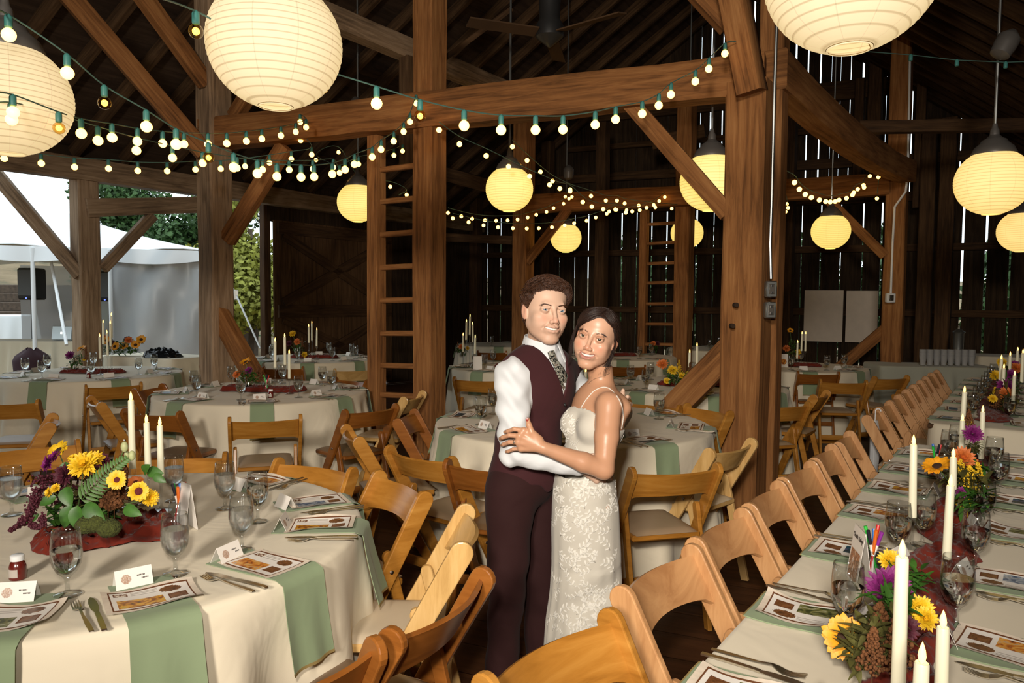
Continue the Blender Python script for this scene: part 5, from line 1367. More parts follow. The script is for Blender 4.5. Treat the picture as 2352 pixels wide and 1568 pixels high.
# fern frond
m = MB(); A_, B_ = a_(188, 1148, 2.08) - o, a_(296, 1050, 2.12) - o; n = 17
for i in range(n):
    t = i / n; p = A_.lerp(B_, t) + Vector((0, 0, .012 * sin(pi * t))); dd = (B_ - A_).normalized(); up = Vector((dd.z, 0, -dd.x)); L = .036 * (1 - t) ** .6 + .006
    for s in (-1, 1): leafblade(m, p, (up * s + dd * .45), Vector((0, -1, .3)), L, .0085)
m.tube([A_, A_.lerp(B_, .5) + Vector((0, 0, .012)), B_], .0013, 5); m.build('fern_frond', M['fern'], FA, angle=180)
for px, py, Y, rz_ in ((286, 1026, 2.14, .013), (303, 1046, 2.12, .012), (291, 1043, 2.16, .009)):
    MB().ball(a_(px, py, Y) - o, (rz_ * .8, rz_ * .8, rz_ * 1.25), 10, 8).build('bud', M['bud'], FA, angle=180)
stems(FA, o, [a_(286, 1030, 2.14), a_(303, 1050, 2.12), a_(291, 1046, 2.16)], a_(262, 1110, 2.2)); stems(FA, o, [a_(136, 1040, 2.36), a_(193, 1075, 2.2), a_(120, 1128, 2.13), a_(269, 1105, 2.12), a_(345, 1145, 2.15)], a_(190, 1190, 2.28))
# hanging amaranth tail
m = MB(); rg = random.Random(8); T_ = [(108, 1095, 2.22), (88, 1130, 2.15), (72, 1170, 2.1), (55, 1195, 2.02), (24, 1218, 1.97)]; pts = catmull([a_(*t) - o for t in T_], 10)
for i, p in enumerate(pts):
    w_ = .020 * (1 - i / len(pts)) + .003
    for k in range(12): m.ball(p + Vector((rg.gauss(0, w_ * .55), rg.gauss(0, w_ * .55), rg.gauss(0, w_ * .55))), .0042 * rg.uniform(.6, 1.2), 5, 4)
T_ = [(80, 1150, 2.12), (68, 1190, 2.05), (78, 1208, 2.0), (97, 1205, 1.98), (98, 1185, 2.0)]
for p in catmull([a_(*t) - o for t in T_], 8):
    for k in range(7): m.ball(p + Vector((rg.gauss(0, .004), rg.gauss(0, .004), rg.gauss(0, .004))), .0036, 5, 4)
m.build('trailing_amaranth', M['petal_d'], FA, angle=180)
for px, py, Y, R in ((250, 1212, 2.06, .032), (200, 1205, 2.05, .03), (222, 1200, 2.06, .032)):
    MB().grid(lambda u, v: Vector((R * cos(2 * pi * u) * cos(pi * (v - .5)), R * sin(2 * pi * u) * cos(pi * (v - .5)), R * .8 * sin(pi * (v - .5)))) * (1 + .08 * sin(11 * u * 6.28) * sin(9 * v)) + a_(px, py, Y) - o, 30, 16, wrap=True).build('moss_clump', M['moss'], FA, angle=180)
vv = atZ(205, 1190, TZ); vase(vv.x, vv.y, 'inside the big flower arrangement of the nearest table', .04, .10)

# ---- generic small arrangement
def posy(px, pbase, spec, words, key=None, seed=0, big=1.0, vs=True, Y=None):
    p = atZ(px, pbase, TZ) if Y is None else Vector((atY(px, 700, Y).x, Y, TZ)); rg = random.Random(seed); o = Vector((p.x, p.y, TZ))
    t = thing('flower_arrangement', words, 'flowers', o); tops = []
    for kind, dx, dz, R in spec:
        c = o + Vector((dx, rg.uniform(-.04, .02), dz)); tops.append(c); n = (dx * 2, -.9, .5)
        if kind == 's': sunflower(t, o, c, (dx * 2, -.7, .7), R, 'petal_g', 'disc', 16)
        elif kind == 'ss': sunflower(t, o, c, (dx * 2 - .3, -.45, .9), R, 'petal_g', 'disc', 16)
        elif kind in 'ypod': mum(t, o, c, n, R, 'petal_' + kind)
        elif kind == 'r': spray(t, o, c - Vector((0, 0, R)), R * 2, 120, rg.randint(0, 99), 'rust', R * .5, 'rust_amaranth', R * .07)
        elif kind == 'g': spray(t, o, c - Vector((0, 0, R)), R * 2, 120, rg.randint(0, 99), 'petal_y', R * .6, 'goldenrod', R * .05)
    h = max(.1, max(s[2] for s in spec) * .6)
    foliage(t, o, o + Vector((0, 0, h * .8)), (.10 * big, .07 * big, h * .6), int(70 * big), seed, 'leaf', .05, .02); foliage(t, o, o + Vector((0, 0, h * .8)), (.10 * big, .07 * big, h * .6), int(50 * big), seed + 1, 'dull', .045, .010, 'filler')
    stems(t, o, tops, o + Vector((0, 0, .03)))
    if vs: vase(p.x, p.y, 'holding the ' + words.split(' on ')[0].split(' at ')[0] + (' on' + words.split(' on')[1] if ' on' in words else ''), .028, .10)
    return t
gz_ = lambda lab, k, L, W_, am, s, rz=0: gauze(lab, (TBL[k]['x'], TBL[k]['y']), rz, L, W_, am, s)
gz_('rust gauze on the round table left of the ladder', 'B', .70, .34, .05, 4); gz_('rust gauze on the far left round table', 'C', .62, .3, .045, 5); gz_('rust gauze on the barn door table', 'F', .62, .3, .05, 6)
gz_('rust gauze on the table behind the groom', 'G', .6, .3, .05, 7); gz_('rust gauze on the table behind the bride', 'H', .62, .3, .05, 8); gz_('rust gauze on the table below the white board', 'I', .6, .3, .05, 9); gz_('rust gauze on the table near the rear ladder', 'M', .5, .26, .05, 10)
posy(572, 897, [('ss', -.02, .235, .05), ('p', .0, .165, .035), ('o', -.10, .13, .035), ('r', .07, .16, .06), ('r', .10, .13, .05)], 'sunflower and purple bloom on the table left of the ladder', seed=5)
posy(175, 855, [('ss', .06, .235, .05), ('p', -.06, .17, .05), ('y', .09, .13, .015), ('r', .12, .20, .06)], 'purple bloom and sunflower bunch on the far left table', seed=6)
posy(685, 825, [('y', -.06, .32, .045), ('o', .0, .22, .045), ('y', .08, .06, .04), ('r', .06, .22, .06), ('d', -.1, .2, .04)], 'orange and yellow bunch on the table before the barn door', seed=7)
posy(1060, 820, [('o', .0, .14, .04), ('r', -.05, .14, .06), ('y', .08, .12, .03)], 'small orange bunch on the table left of the groom', seed=8)
posy(1556, 895, [('y', -.05, .17, .045), ('y', .03, .12, .035), ('o', -.14, .22, .05), ('y', .10, .13, .035), ('g', .0, .2, .06), ('r', .1, .18, .06), ('y', -.1, .08, .03)], 'green and yellow bunch on the table behind the bride', seed=9, big=1.5)
posy(1820, 838, [('o', -.08, .20, .045), ('y', .06, .16, .04), ('s', -.04, .42, .04), ('o', .05, .10, .03)], 'orange blooms on the table below the white board', seed=10)
posy(1500, 812, [('o', .0, .15, .04), ('d', .06, .15, .04)], 'small dark bunch on the table near the rear ladder', seed=12)
# bouquets resting on the side table by the tent
p = Vector((atY(275, 800, 9.45).x, 9.45, .765)); t = thing('bouquet', 'heap of sunflower and dahlia bouquets on the side table by the tent', 'flowers', p); rg = random.Random(4)
for i in range(13):
    x = -.34 + i * .056; z = .10 + .13 * rg.random(); k = ['s', 's', 'd', 'o', 's', 'd'][i % 6]; c = p + Vector((x, rg.uniform(-.12, .02), z))
    (sunflower(t, p, c, (x, -.8, .5), .062, 'petal_g', 'disc', 16) if k == 's' else mum(t, p, c, (x, -.8, .5), .05, 'petal_' + k))
foliage(t, p, p + Vector((0, .02, .10)), (.38, .12, .14), 220, 3, 'leaf', .07, .03)
# ---- long tables
k0 = (atZ(2000, 1568, TZ) - L0).dot(BA)
c = LP(1.2, .345); gauze('long rust gauze running down the middle of the near long table', (c.x, c.y), atan2(BA.y, BA.x), 3.5, .20, .035, 12, nu=460, nv=28)
c = LP(5.75, .34); gauze('long rust gauze running down the middle of the far long table', (c.x, c.y), atan2(BA.y, BA.x), 3.3, .26, .035, 13, nu=260, nv=20)
def lfl(words, items, base, fol, seed):
    o = atZ(*base, TZ); t = thing('flower_arrangement', words, 'flowers', o); tops = []
    for kind, px, py, Y, R in items:
        c = atY(px, py, Y); tops.append(c); n = (-.3, -.8, .4)
        if kind == 's': sunflower(t, o, c, (-.3, -.75, .45), R, 'petal_g', 'disc', 17)
        elif kind == 'ss': sunflower(t, o, c, (-.45, -.25, .9), R, 'petal_g', 'disc', 17)
        elif kind in 'ypod': mum(t, o, c, n, R, 'petal_' + kind)
        elif kind == 'r': spray(t, o, c - Vector((0, 0, R)), R * 2, 260, int(px), 'rust', R * .8, 'rust_amaranth', R * .08)
        elif kind == 'g': spray(t, o, c - Vector((0, 0, R)), R * 2, 260, int(px), 'petal_y', R * .9, 'goldenrod', R * .045)
    for i, (px, py, Y, R) in enumerate(fol): foliage(t, o, atY(px, py, Y), (R, R * .8, R), 70, seed + i, ['dull', 'leaf'][i % 2], R * .9, R * .3)
    stems(t, o, tops, o + Vector((0, 0, .05)))
    vase(o.x, o.y, 'of ' + words, .03, .11)
lfl('sunflower and purple bunch nearest the camera on the long table', [('s', 1941, 1466, 1.42, .047), ('p', 2040, 1350, 1.62, .050), ('y', 2112, 1400, 1.5, .03), ('y', 2125, 1420, 1.47, .025), ('y', 2043, 1286, 1.85, .028), ('r', 2020, 1440, 1.42, .05), ('r', 2060, 1470, 1.36, .05), ('r', 2005, 1490, 1.34, .04), ('d', 2075, 1440, 1.45, .03)], (2045, 1500), [(2020, 1470, 1.4, .06), (2085, 1330, 1.75, .045), (1985, 1490, 1.38, .05), (2060, 1400, 1.5, .05)], 50)
lfl('sunflower and goldenrod bunch mid way on the near long table', [('ss', 2153, 1072, 2.5, .048), ('o', 2212, 1052, 2.7, .042), ('g', 2225, 1115, 2.5, .07), ('g', 2245, 1100, 2.6, .06), ('p', 2206, 1130, 2.45, .02), ('g', 2205, 1085, 2.6, .05), ('o', 2222, 1062, 2.75, .035)], (2215, 1190), [(2225, 1120, 2.5, .07), (2235, 1150, 2.45, .06), (2205, 1100, 2.6, .06), (2245, 1090, 2.7, .06)], 60)
lfl('lone purple bloom near the far end of the near long table', [('p', 2234, 996, 3.2, .042), ('r', 2225, 960, 3.4, .04), ('g', 2228, 972, 3.4, .03)], (2240, 1068), [(2236, 1030, 3.2, .035)], 70)
lfl('orange and purple bunch at the start of the far long table', [('p', 2308, 887, 5.2, .06), ('o', 2310, 907, 5.05, .055), ('g', 2285, 905, 5.1, .05), ('y', 2286, 862, 5.9, .045), ('r', 2290, 915, 5.05, .06), ('p', 2322, 862, 5.9, .05), ('y', 2280, 915, 5.0, .03)], (2300, 950), [(2300, 915, 5.1, .09), (2312, 885, 5.4, .08), (2318, 925, 5.0, .07)], 80)
lfl('orange bunch half way down the far long table', [('o', 2335, 845, 6.3, .05), ('y', 2300, 832, 6.6, .045), ('p', 2330, 838, 6.7, .045)], (2325, 880), [(2325, 855, 6.4, .08)], 90)
# ================================================================ smooth body modelling: implicit shapes polygonised on a grid
from mathutils.bvhtree import BVHTree
class Sdf:
    def __init__(s): s.p = []
    def cap(s, a, b, ra, rb=None, k=.02, op='u', grp=0): s.p.append(('c', Vector(a), Vector(b), ra, ra if rb is None else rb, k, op, grp)); return s
    def ell(s, c, r, R=None, k=.02, op='u', grp=0): s.p.append(('e', Vector(c), tuple(r) if hasattr(r, '__len__') else (r, r, r), R if R is not None else Matrix.Identity(3), 0, k, op, grp)); return s
    def fn(s, f): s.p.append(('f', f)); return s
    def grid(s, lo, hi, h, inflate=0.0):
        lo = np.array(lo, np.float32); hi = np.array(hi, np.float32); n = np.maximum(4, np.ceil((hi - lo) / h).astype(int) + 1)
        ax = [lo[i] + h * np.arange(n[i], dtype=np.float32) for i in range(3)]
        F = np.full(tuple(n), 1.0, np.float32)
        for p in s.p:
            if p[0] == 'f': F = p[1](F, ax[0][:, None, None], ax[1][None, :, None], ax[2][None, None, :]).astype(np.float32); continue
            k, op = p[5], p[6]; pad = k + 3 * h + inflate + .012
            if p[0] == 'c':
                rr = max(p[3], p[4]); mn = [min(p[1][i], p[2][i]) - rr - pad for i in range(3)]; mx = [max(p[1][i], p[2][i]) + rr + pad for i in range(3)]
            else: rr = max(p[2]); mn = [p[1][i] - rr - pad for i in range(3)]; mx = [p[1][i] + rr + pad for i in range(3)]
            sl = []
            for i in range(3):
                a = max(0, int((mn[i] - lo[i]) / h)); b = min(n[i], int((mx[i] - lo[i]) / h) + 2); sl.append(slice(a, max(a, b)))
            if any(q.stop <= q.start for q in sl): continue
            sl = tuple(sl); X = ax[0][sl[0]][:, None, None]; Y = ax[1][sl[1]][None, :, None]; Z = ax[2][sl[2]][None, None, :]
            if p[0] == 'c':
                a, b = p[1], p[2]; d = b - a; L2 = max(d.dot(d), 1e-9)
                t = np.clip(((X - a.x) * d.x + (Y - a.y) * d.y + (Z - a.z) * d.z) / L2, 0, 1)
                D = np.sqrt((X - a.x - t * d.x) ** 2 + (Y - a.y - t * d.y) ** 2 + (Z - a.z - t * d.z) ** 2) - (p[3] + (p[4] - p[3]) * t)
            else:
                c, r, R = p[1], p[2], p[3]; x, y, z = X - c.x, Y - c.y, Z - c.z; q = []
                for i in range(3): q.append((x * R[0][i] + y * R[1][i] + z * R[2][i]) / r[i])
                k0 = np.sqrt(q[0] ** 2 + q[1] ** 2 + q[2] ** 2); k1 = np.sqrt((q[0] / r[0]) ** 2 + (q[1] / r[1]) ** 2 + (q[2] / r[2]) ** 2) + 1e-6
                D = k0 * (k0 - 1) / k1; D = np.where(k0 < .05, -min(r), D)
            S = F[sl]
            if op == 'u':
                hh = np.clip(.5 + .5 * (D - S) / k, 0, 1); F[sl] = D * (1 - hh) + S * hh - k * hh * (1 - hh)
            elif op == 's':
                hh = np.clip(.5 - .5 * (-D - S) / k, 0, 1); F[sl] = -D * (1 - hh) + S * hh + k * hh * (1 - hh)
        return F, lo, h
def nets(F, lo, h):
    n = F.shape; I = F < 0
    cnt = np.zeros((n[0] - 1, n[1] - 1, n[2] - 1), np.uint8)
    for a in (0, 1):
        for b in (0, 1):
            for c in (0, 1): cnt += I[a:n[0] - 1 + a, b:n[1] - 1 + b, c:n[2] - 1 + c]
    cells = np.argwhere((cnt > 0) & (cnt < 8))
    if not len(cells): return np.zeros((0, 3)), np.zeros((0, 4), int)
    idx = np.full(cnt.shape, -1, np.int64); idx[tuple(cells.T)] = np.arange(len(cells))
    acc = np.zeros((len(cells), 3)); wt = np.zeros(len(cells))
    cor = [(a, b, c) for a in (0, 1) for b in (0, 1) for c in (0, 1)]
    val = {q: F[cells[:, 0] + q[0], cells[:, 1] + q[1], cells[:, 2] + q[2]].astype(float) for q in cor}
    for q in cor:
        for ax in range(3):
            if q[ax]: continue
            r = list(q); r[ax] = 1; r = tuple(r); v0, v1 = val[q], val[r]; m = (v0 < 0) != (v1 < 0)
            t = np.where(m, v0 / np.where(m, v0 - v1, 1), 0); pt = np.array(q, float)[None].repeat(len(cells), 0); pt[:, ax] += t
            acc[m] += pt[m]; wt[m] += 1
    V = (cells + acc / wt[:, None]) * h + lo
    fs = []
    for ax in range(3):
        o1, o2 = [(1, 2), (2, 0), (0, 1)][ax]
        s0 = [slice(None)] * 3; s1 = [slice(None)] * 3; s0[ax] = slice(0, n[ax] - 1); s1[ax] = slice(1, n[ax])
        A, B = I[tuple(s0)], I[tuple(s1)]
        e = np.argwhere(A != B); ok = (e[:, o1] > 0) & (e[:, o2] > 0) & (e[:, o1] < n[o1] - 1) & (e[:, o2] < n[o2] - 1); e = e[ok]
        if not len(e): continue
        ins = A[tuple(e.T)]
        def g(d1, d2):
            c = e.copy(); c[:, o1] -= d1; c[:, o2] -= d2; return idx[tuple(c.T)]
        q = np.stack([g(1, 1), g(0, 1), g(0, 0), g(1, 0)], 1); q[~ins] = q[~ins][:, ::-1]
        fs.append(q[(q >= 0).all(1)])
    return V, np.concatenate(fs)
def smooth_v(V, Q, it=1, lam=.5):
    for _ in range(it):
        S = np.zeros_like(V); c = np.zeros(len(V))
        for i in range(4):
            a, b = Q[:, i], Q[:, (i + 1) % 4]
            np.add.at(S, a, V[b]); np.add.at(c, a, 1); np.add.at(S, b, V[a]); np.add.at(c, b, 1)
        c[c == 0] = 1; V = V + lam * (S / c[:, None] - V)
    return V
def poly(sdf, lo, hi, h, inflate=0.0, it=1):
    F, l, h = sdf.grid(lo, hi, h, inflate); V, Q = nets(F - inflate if inflate else F, l, h)
    return smooth_v(V, Q, it), Q
def skinmesh(name, blocks, mats, colfn=None):
    """blocks: list of (V, Q, transform or None, material index)"""
    vs = []; qs = []; mi = []; cols = []; o = 0
    for V, Q, Mx, k in blocks:
        if colfn: cols.append(colfn(V, Mx is not None))
        if Mx is not None: V = V @ np.array(Mx.to_3x3()).T + np.array(Mx.translation)
        vs.append(V); qs.append(Q + o); mi += [k] * len(Q); o += len(V)
    V = np.concatenate(vs); Q = np.concatenate(qs)
    me = bpy.data.meshes.new(name); me.vertices.add(len(V)); me.vertices.foreach_set('co', V.astype(np.float32).ravel())
    me.loops.add(len(Q) * 4); me.loops.foreach_set('vertex_index', Q.astype(np.int32).ravel())
    me.polygons.add(len(Q)); me.polygons.foreach_set('loop_start', np.arange(0, len(Q) * 4, 4, dtype=np.int32)); me.polygons.foreach_set('loop_total', np.full(len(Q), 4, np.int32))
    me.polygons.foreach_set('use_smooth', [True] * len(Q))
    for x in mats: me.materials.append(x)
    me.polygons.foreach_set('material_index', np.array(mi, np.int32)); me.update(calc_edges=True)
    if colfn:
        a = me.color_attributes.new('tone', 'FLOAT_COLOR', 'POINT'); C = np.concatenate(cols); C = np.concatenate([C, np.ones((len(C), 1))], 1); a.data.foreach_set('color', C.astype(np.float32).ravel())
    return me
def skin_mat(name, sss=.06, rough=.52):
    m, nt, b = newmat(name); at = N(nt, 'ShaderNodeAttribute', attribute_name='tone'); nt.links.new(at.outputs['Color'], b.inputs['Base Color'])
    b.inputs['Roughness'].default_value = rough; b.inputs['Specular IOR Level'].default_value = .3
    b.inputs['Subsurface Weight'].default_value = sss; b.inputs['Subsurface Radius'].default_value = (1, .35, .2); b.inputs['Subsurface Scale'].default_value = .008
    tc = N(nt, 'ShaderNodeTexCoord'); n = N(nt, 'ShaderNodeTexNoise', i_Scale=900.0, i_Detail=2.0); nt.links.new(tc.outputs['Object'], n.inputs['Vector'])
    bp = N(nt, 'ShaderNodeBump', i_Strength=.08, i_Distance=.001); nt.links.new(n.outputs['Fac'], bp.inputs['Height']); nt.links.new(bp.outputs[0], b.inputs['Normal'])
    return m
def frame(f, up=Vector((0, 0, 1)), roll=0):
    f = Vector(f).normalized(); x = f.cross(up).normalized(); z = x.cross(f)
    R = Matrix((x, f, z)).transposed()
    return Matrix.Rotation(roll, 3, f) @ R if roll else R
def head_sdf(fem=False):
    s = Sdf(); g = .92 if fem else 1.0
    s.ell((0, -.010, .030), (.073, .091, .076), k=.01)
    s.ell((0, .036, .052), (.054, .044, .046), k=.03)
    s.ell((0, .020, -.020), (.0565 if not fem else .057, .062, .078), k=.02)
    s.ell((0, .030, -.068), (.040 if fem else .045, .048, .044), k=.024)
    for x in (-1, 1):
        s.cap((x * (.046 if fem else .050), -.002, -.050), (x * .016, .064, -.101), .013, .013, k=.024)
        s.ell((x * .040, .060, -.026), (.022, .020, .018), k=.022)
        s.ell((x * (.031 if fem else .028), .060, -.050), (.019, .017, .020), k=.02)
    for x in (-1, 1): s.ell((x * .044, .026, -.045), (.015, .030, .032), k=.03)
    s.ell((0, .070, -.102 if not fem else -.100), (.018, .015, .014), k=.018)
    s.cap((-.030, .080 if not fem else .077, .020), (.030, .080 if not fem else .077, .020), .009 if not fem else .007, k=.016)
    for x in (-1, 1): s.ell((x * .0315, .097, .0005), (.018, .018, .0125), k=.014, op='s')
    s.cap((0, .084, .010), (0, .103 if not fem else .099, -.030), .0065 * g, .0080 * g, k=.012)
    s.ell((0, .1055 if not fem else .101, -.0375), (.0100 * g, .0100, .0088), k=.008)
    for x in (-1, 1):
        s.ell((x * .0115 * g, .0955, -.0405), (.0065, .0090, .0070), k=.005)
    s.ell((0, .079, -.064), (.027, .016, .021), k=.014)
    # lids, then the eye opening
    for x in (-1, 1):
        s.ell((x * .0315, .0765, .0005), (.0150, .0142, .0140), k=.006)
        s.cap((x * .018, .0885, .0075), (x * .045, .0805, .0085), .0022, .0022, k=.006)
        s.ell((x * .0322, .0945, -.0004 if fem else -.0006), (.0126, .0125, .0037 if fem else .0029), k=.0012, op='s', R=Matrix.Rotation(x * -.12, 3, 'Y'))
        s.ell((x * .0055, .1045, -.0478), (.0032, .0036, .0022), k=.002, op='s')
    # mouth: lips round a smiling opening
    up = .0042 if fem else .0028; lw = .0056 if fem else .0042
    mz = -.0635; cw = .0285
    P = [(-cw, .0775, mz + .0060), (-.012, .0915, mz + .0045), (0, .0950, mz + .0038), (.012, .0915, mz + .0045), (cw, .0775, mz + .0060)]
    for a, b in zip(P, P[1:]): s.cap(a, b, up * (.55 if abs(a[0]) > .02 else 1), up * (.55 if abs(b[0]) > .02 else 1), k=.006)
    P = [(-cw * .96, .0770, mz + .0050), (-.012, .0890, mz - .0080), (0, .0920, mz - .0098), (.012, .0890, mz - .0080), (cw * .96, .0770, mz + .0050)]
    for a, b in zip(P, P[1:]): s.cap(a, b, lw * (.4 if abs(a[0]) > .02 else 1), lw * (.4 if abs(b[0]) > .02 else 1), k=.006)
    oh = .0056 if fem else .0034
    for i in range(-8, 9):
        x = i / 8; s.ell((x * cw * .86, .0960 - .0155 * x * x, mz - .0022 + .0058 * x * x), (.0040, .0110, oh * (1 - .75 * x * x) + .0006), k=.0015, op='s')
    for x in (-1, 1):    # ears
        s.ell((x * .0735, -.006, -.008), (.0065, .0165, .0290), R=Matrix.Rotation(x * .25, 3, 'Z') @ Matrix.Rotation(.18, 3, 'X'), k=.006)
        s.ell((x * .0815, -.002, -.006), (.0045, .0095, .0170), R=Matrix.Rotation(x * .25, 3, 'Z'), k=.003, op='s')
        # smile folds
        s.cap((x * .020, .0900, -.044), (x * .036, .0765, -.064), .0015, .0015, k=.008, op='s')
    return s
def facetone(V, base, lip, fem):
    x, y, z = V[:, 0], V[:, 1], V[:, 2]; C = np.array(base)[None].repeat(len(V), 0)
    def mixin(c, w):
        w = np.clip(w, 0, 1)[:, None]; return C * (1 - w) + np.array(c)[None] * w
    g = lambda cx, cz, sx, sz: np.exp(-((np.abs(x) - cx) / sx) ** 2 - ((z - cz) / sz) ** 2) * (y > .03)
    red = (base[0] * 1.02, base[1] * .66, base[2] * .60)
    C = mixin(red, g(.040, -.032, .016, .016) * .55 + g(0, -.036, .013, .010) * .55)
    ear = (np.abs(x) > .070) & (z < .03) & (z > -.05)
    C = mixin(red, ear * .5)
    mz = -.0635; cz = mz + .0065 * (x / .0285) ** 2 - .002
    uh = (.0088 if fem else .0080) * np.sqrt(np.clip(1 - (x / .030) ** 2, 0, 1)); lh = (.0138 if fem else .0110) * np.sqrt(np.clip(1 - (x / .0290) ** 2, 0, 1))
    m = np.clip(np.where(z > cz, (uh - (z - cz)), (lh - (cz - z))) / .0018 + .3, 0, 1) * (np.abs(x) < .0290) * (y > .068)
    C = mixin(lip, m * (.85 if fem else .40))
    if not fem:
        jaw = np.clip((-.045 - z) / .02, 0, 1) * (y > -.02) * (z > -.125) * (1 - m) + (g(0, -.049, .022, .006) * .8) * (1 - m)
        C = mixin((base[0] * .78, base[1] * .70, base[2] * .66), jaw * .5)
    else:
        sh = g(.0320, .0095, .0150, .0060); C = mixin((base[0] * .62, base[1] * .45, base[2] * .36), sh * .75)
    lash = g(.0322, .0050 if fem else .0040, .0125, .0013 if fem else .0010) * (y > .07); C = mixin((.03, .018, .012), lash * (1.0 if fem else .6))
    low = g(.0322, -.0052, .0120, .0010) * (y > .07); C = mixin((.10, .05, .035), low * .5)
    return C
M['sclera'] = plain('eye_white', (.75, .70, .66), .15); M['iris_blue'] = plain('blue_iris', (.10, .17, .24), .1); M['iris_brown'] = plain('hazel_iris', (.07, .06, .035), .1)
M['pupil'] = plain('pupil', (.004, .004, .004), .05); M['teeth'] = plain('teeth', (.82, .77, .68), .2); M['mouth'] = plain('mouth_inside', (.12, .02, .018), .6)
def eyeball(par, Mx, x, iris, gaze, r=.0127):
    c = Vector((x * .0315, .0762, .0005)); n = Vector(gaze).normalized(); u, v, n = basis(n); rot = Matrix((u, v, n)).transposed()
    m = MB(); seg = 24; A = [0, .14, .23, .32, .42, .52, .66, .85, 1.2, 1.7, 2.4, pi]; vs = []
    for a in A:
        for k in range(seg): vs.append(c + rot @ Vector((r * sin(a) * cos(2 * pi * k / seg), r * sin(a) * sin(2 * pi * k / seg), r * cos(a) + (.0004 if a < .4 else 0))))
    m.add(vs, [(i * seg + k, (i + 1) * seg + k, (i + 1) * seg + (k + 1) % seg, i * seg + (k + 1) % seg) for i in range(len(A) - 1) for k in range(seg)])
    m.m = [2 if i < 2 else (1 if i < 5 else 0) for i in range(len(A) - 1) for k in range(seg)]
    m.xform(Mx); return m.build('eye', [M['sclera'], M[iris], M['pupil']], par, angle=180)
def lashes(par, Mx, mat, r, h):
    for x in (-1, 1):
        P = []
        for i in range(11):
            t = i / 10; X = .0205 + .0250 * t; dz = h * sin(pi * min(1, .08 + t * .9)) ** .6 + .0012 * t; dx = X - .0315
            P.append((x * X, .0762 + sqrt(max(1e-6, .0140 ** 2 - dx * dx - dz * dz)), .0003 + dz))
        m = MB().tube(P, [r * (.5 + .5 * sin(pi * i / 10) + .3 * i / 10) for i in range(11)], 5, sc=(1, 1)); m.xform(Mx); m.build('eyelashes', M[mat], par, angle=180)
def teeth(par, Mx, fem):
    m = MB(); mz = -.0635
    m.grid(lambda u, v: Vector(((u - .5) * .049, .0885 - .0150 * ((u - .5) * 2) ** 2 + .0008 * abs(sin(u * pi * 8)), mz + .0062 - .0110 * v + .0052 * ((u - .5) * 2) ** 2)), 48, 4)
    m.xform(Mx); return m.build('teeth', M['teeth'], par, angle=180)
def locks(m, roots, rg, mi=0):
    for pts, r in roots:
        n = len(pts); m.tube(pts, [r * (1 - .75 * (i / (n - 1)) ** 2) for i in range(n)], 5, mi, cap=False)
def hair_mat(name, c, c2):
    m, nt, b = newmat(name); tc = N(nt, 'ShaderNodeTexCoord'); n = N(nt, 'ShaderNodeTexNoise', i_Scale=220.0, i_Detail=3.0); nt.links.new(tc.outputs['Object'], n.inputs['Vector'])
    nt.links.new(ramp(nt, n.outputs['Fac'], [(.3, c), (.7, c2)]), b.inputs['Base Color']); b.inputs['Roughness'].default_value = .5; b.inputs['Specular IOR Level'].default_value = .35; return m
def shell(V, Q):
    return BVHTree.FromPolygons([Vector(v) for v in V.tolist()], Q.tolist())
HC = Vector((0, -.012, .018))
def onshell(b, p, off):
    d = (p - HC).normalized(); h = b.ray_cast(HC + d * .3, -d)
    return (h[0] + d * off) if h[0] is not None else p
# ================================================================ the couple
def pv(px, py, Y): return atY(px, py, Y)
def hand_prims(s, W_, knuck, fing, thumb, r=.0078, palm=.014):
    """W_ wrist, knuck: 4 knuckles, fing: per finger list of joints after the knuckle, thumb: joints"""
    W_ = Vector(W_)
    for i, kn in enumerate(knuck):
        kn = Vector(kn); s.cap(W_.lerp(kn, .12), kn, palm, palm * .72, k=.010)
    for a, b in zip(knuck, knuck[1:]): s.cap(a, b, palm * .70, palm * .70, k=.006)
    for i, js in enumerate(fing):
        sc = [1, 1.04, 1, .86][i]; P = [Vector(knuck[i])] + [Vector(j) for j in js]
        for j, (a, b) in enumerate(zip(P, P[1:])): s.cap(a, b, r * sc * (1.06 - .07 * j), r * sc * (.98 - .08 * j), k=.0025)
    P = [Vector(t) for t in thumb]
    for j, (a, b) in enumerate(zip(P, P[1:])): s.cap(a, b, [.0150, .0105, .0090][j], [.0108, .0092, .0072][j], k=.008 if j == 0 else .003)
def bounds(pts, pad):
    P = np.array([tuple(p) for p in pts]); return P.min(0) - pad, P.max(0) + pad

# ---------------------------------------------------------------- groom
GF = Vector((.75, -.66, 0)).normalized(); GR = Vector((GF.y, -GF.x, 0))      # his facing; his right side (towards the camera, left in the photo)
GRm = Matrix((GR, GF, Vector((0, 0, 1)))).transposed()
def gp(px, py, Y): return pv(px, py, Y)
gN = gp(1243, 812, 2.66); gC = gp(1236, 900, 2.66); gW = gp(1214, 1010, 2.66); gH = gp(1205, 1100, 2.66)
gSR = gp(1176, 868, 2.54); gSL = gp(1306, 864, 2.80)
gER = gp(1183, 1036, 2.45); gWR = gp(1325, 1068, 2.43); gHR = gp(1372, 1082, 2.45)
gEL = gp(1395, 985, 2.86); gWL = gp(1432, 948, 2.76)
def g_torso(s):
    s.ell(gC + Vector((0, 0, .02)), (.150, .102, .150), GRm, k=.01)
    s.ell(gC + Vector((0, 0, .07)) + GF * -.01, (.160, .080, .075), GRm, k=.03)
    s.ell(gW, (.122, .098, .13), GRm, k=.05)
    s.ell(gH + Vector((0, 0, .01)), (.134, .108, .11), GRm, k=.05)
    s.cap(gN + Vector((0, 0, -.015)), gSR + Vector((0, 0, .012)), .045, .042, k=.03); s.cap(gN + Vector((0, 0, -.015)), gSL + Vector((0, 0, .012)), .045, .042, k=.03)
    return s
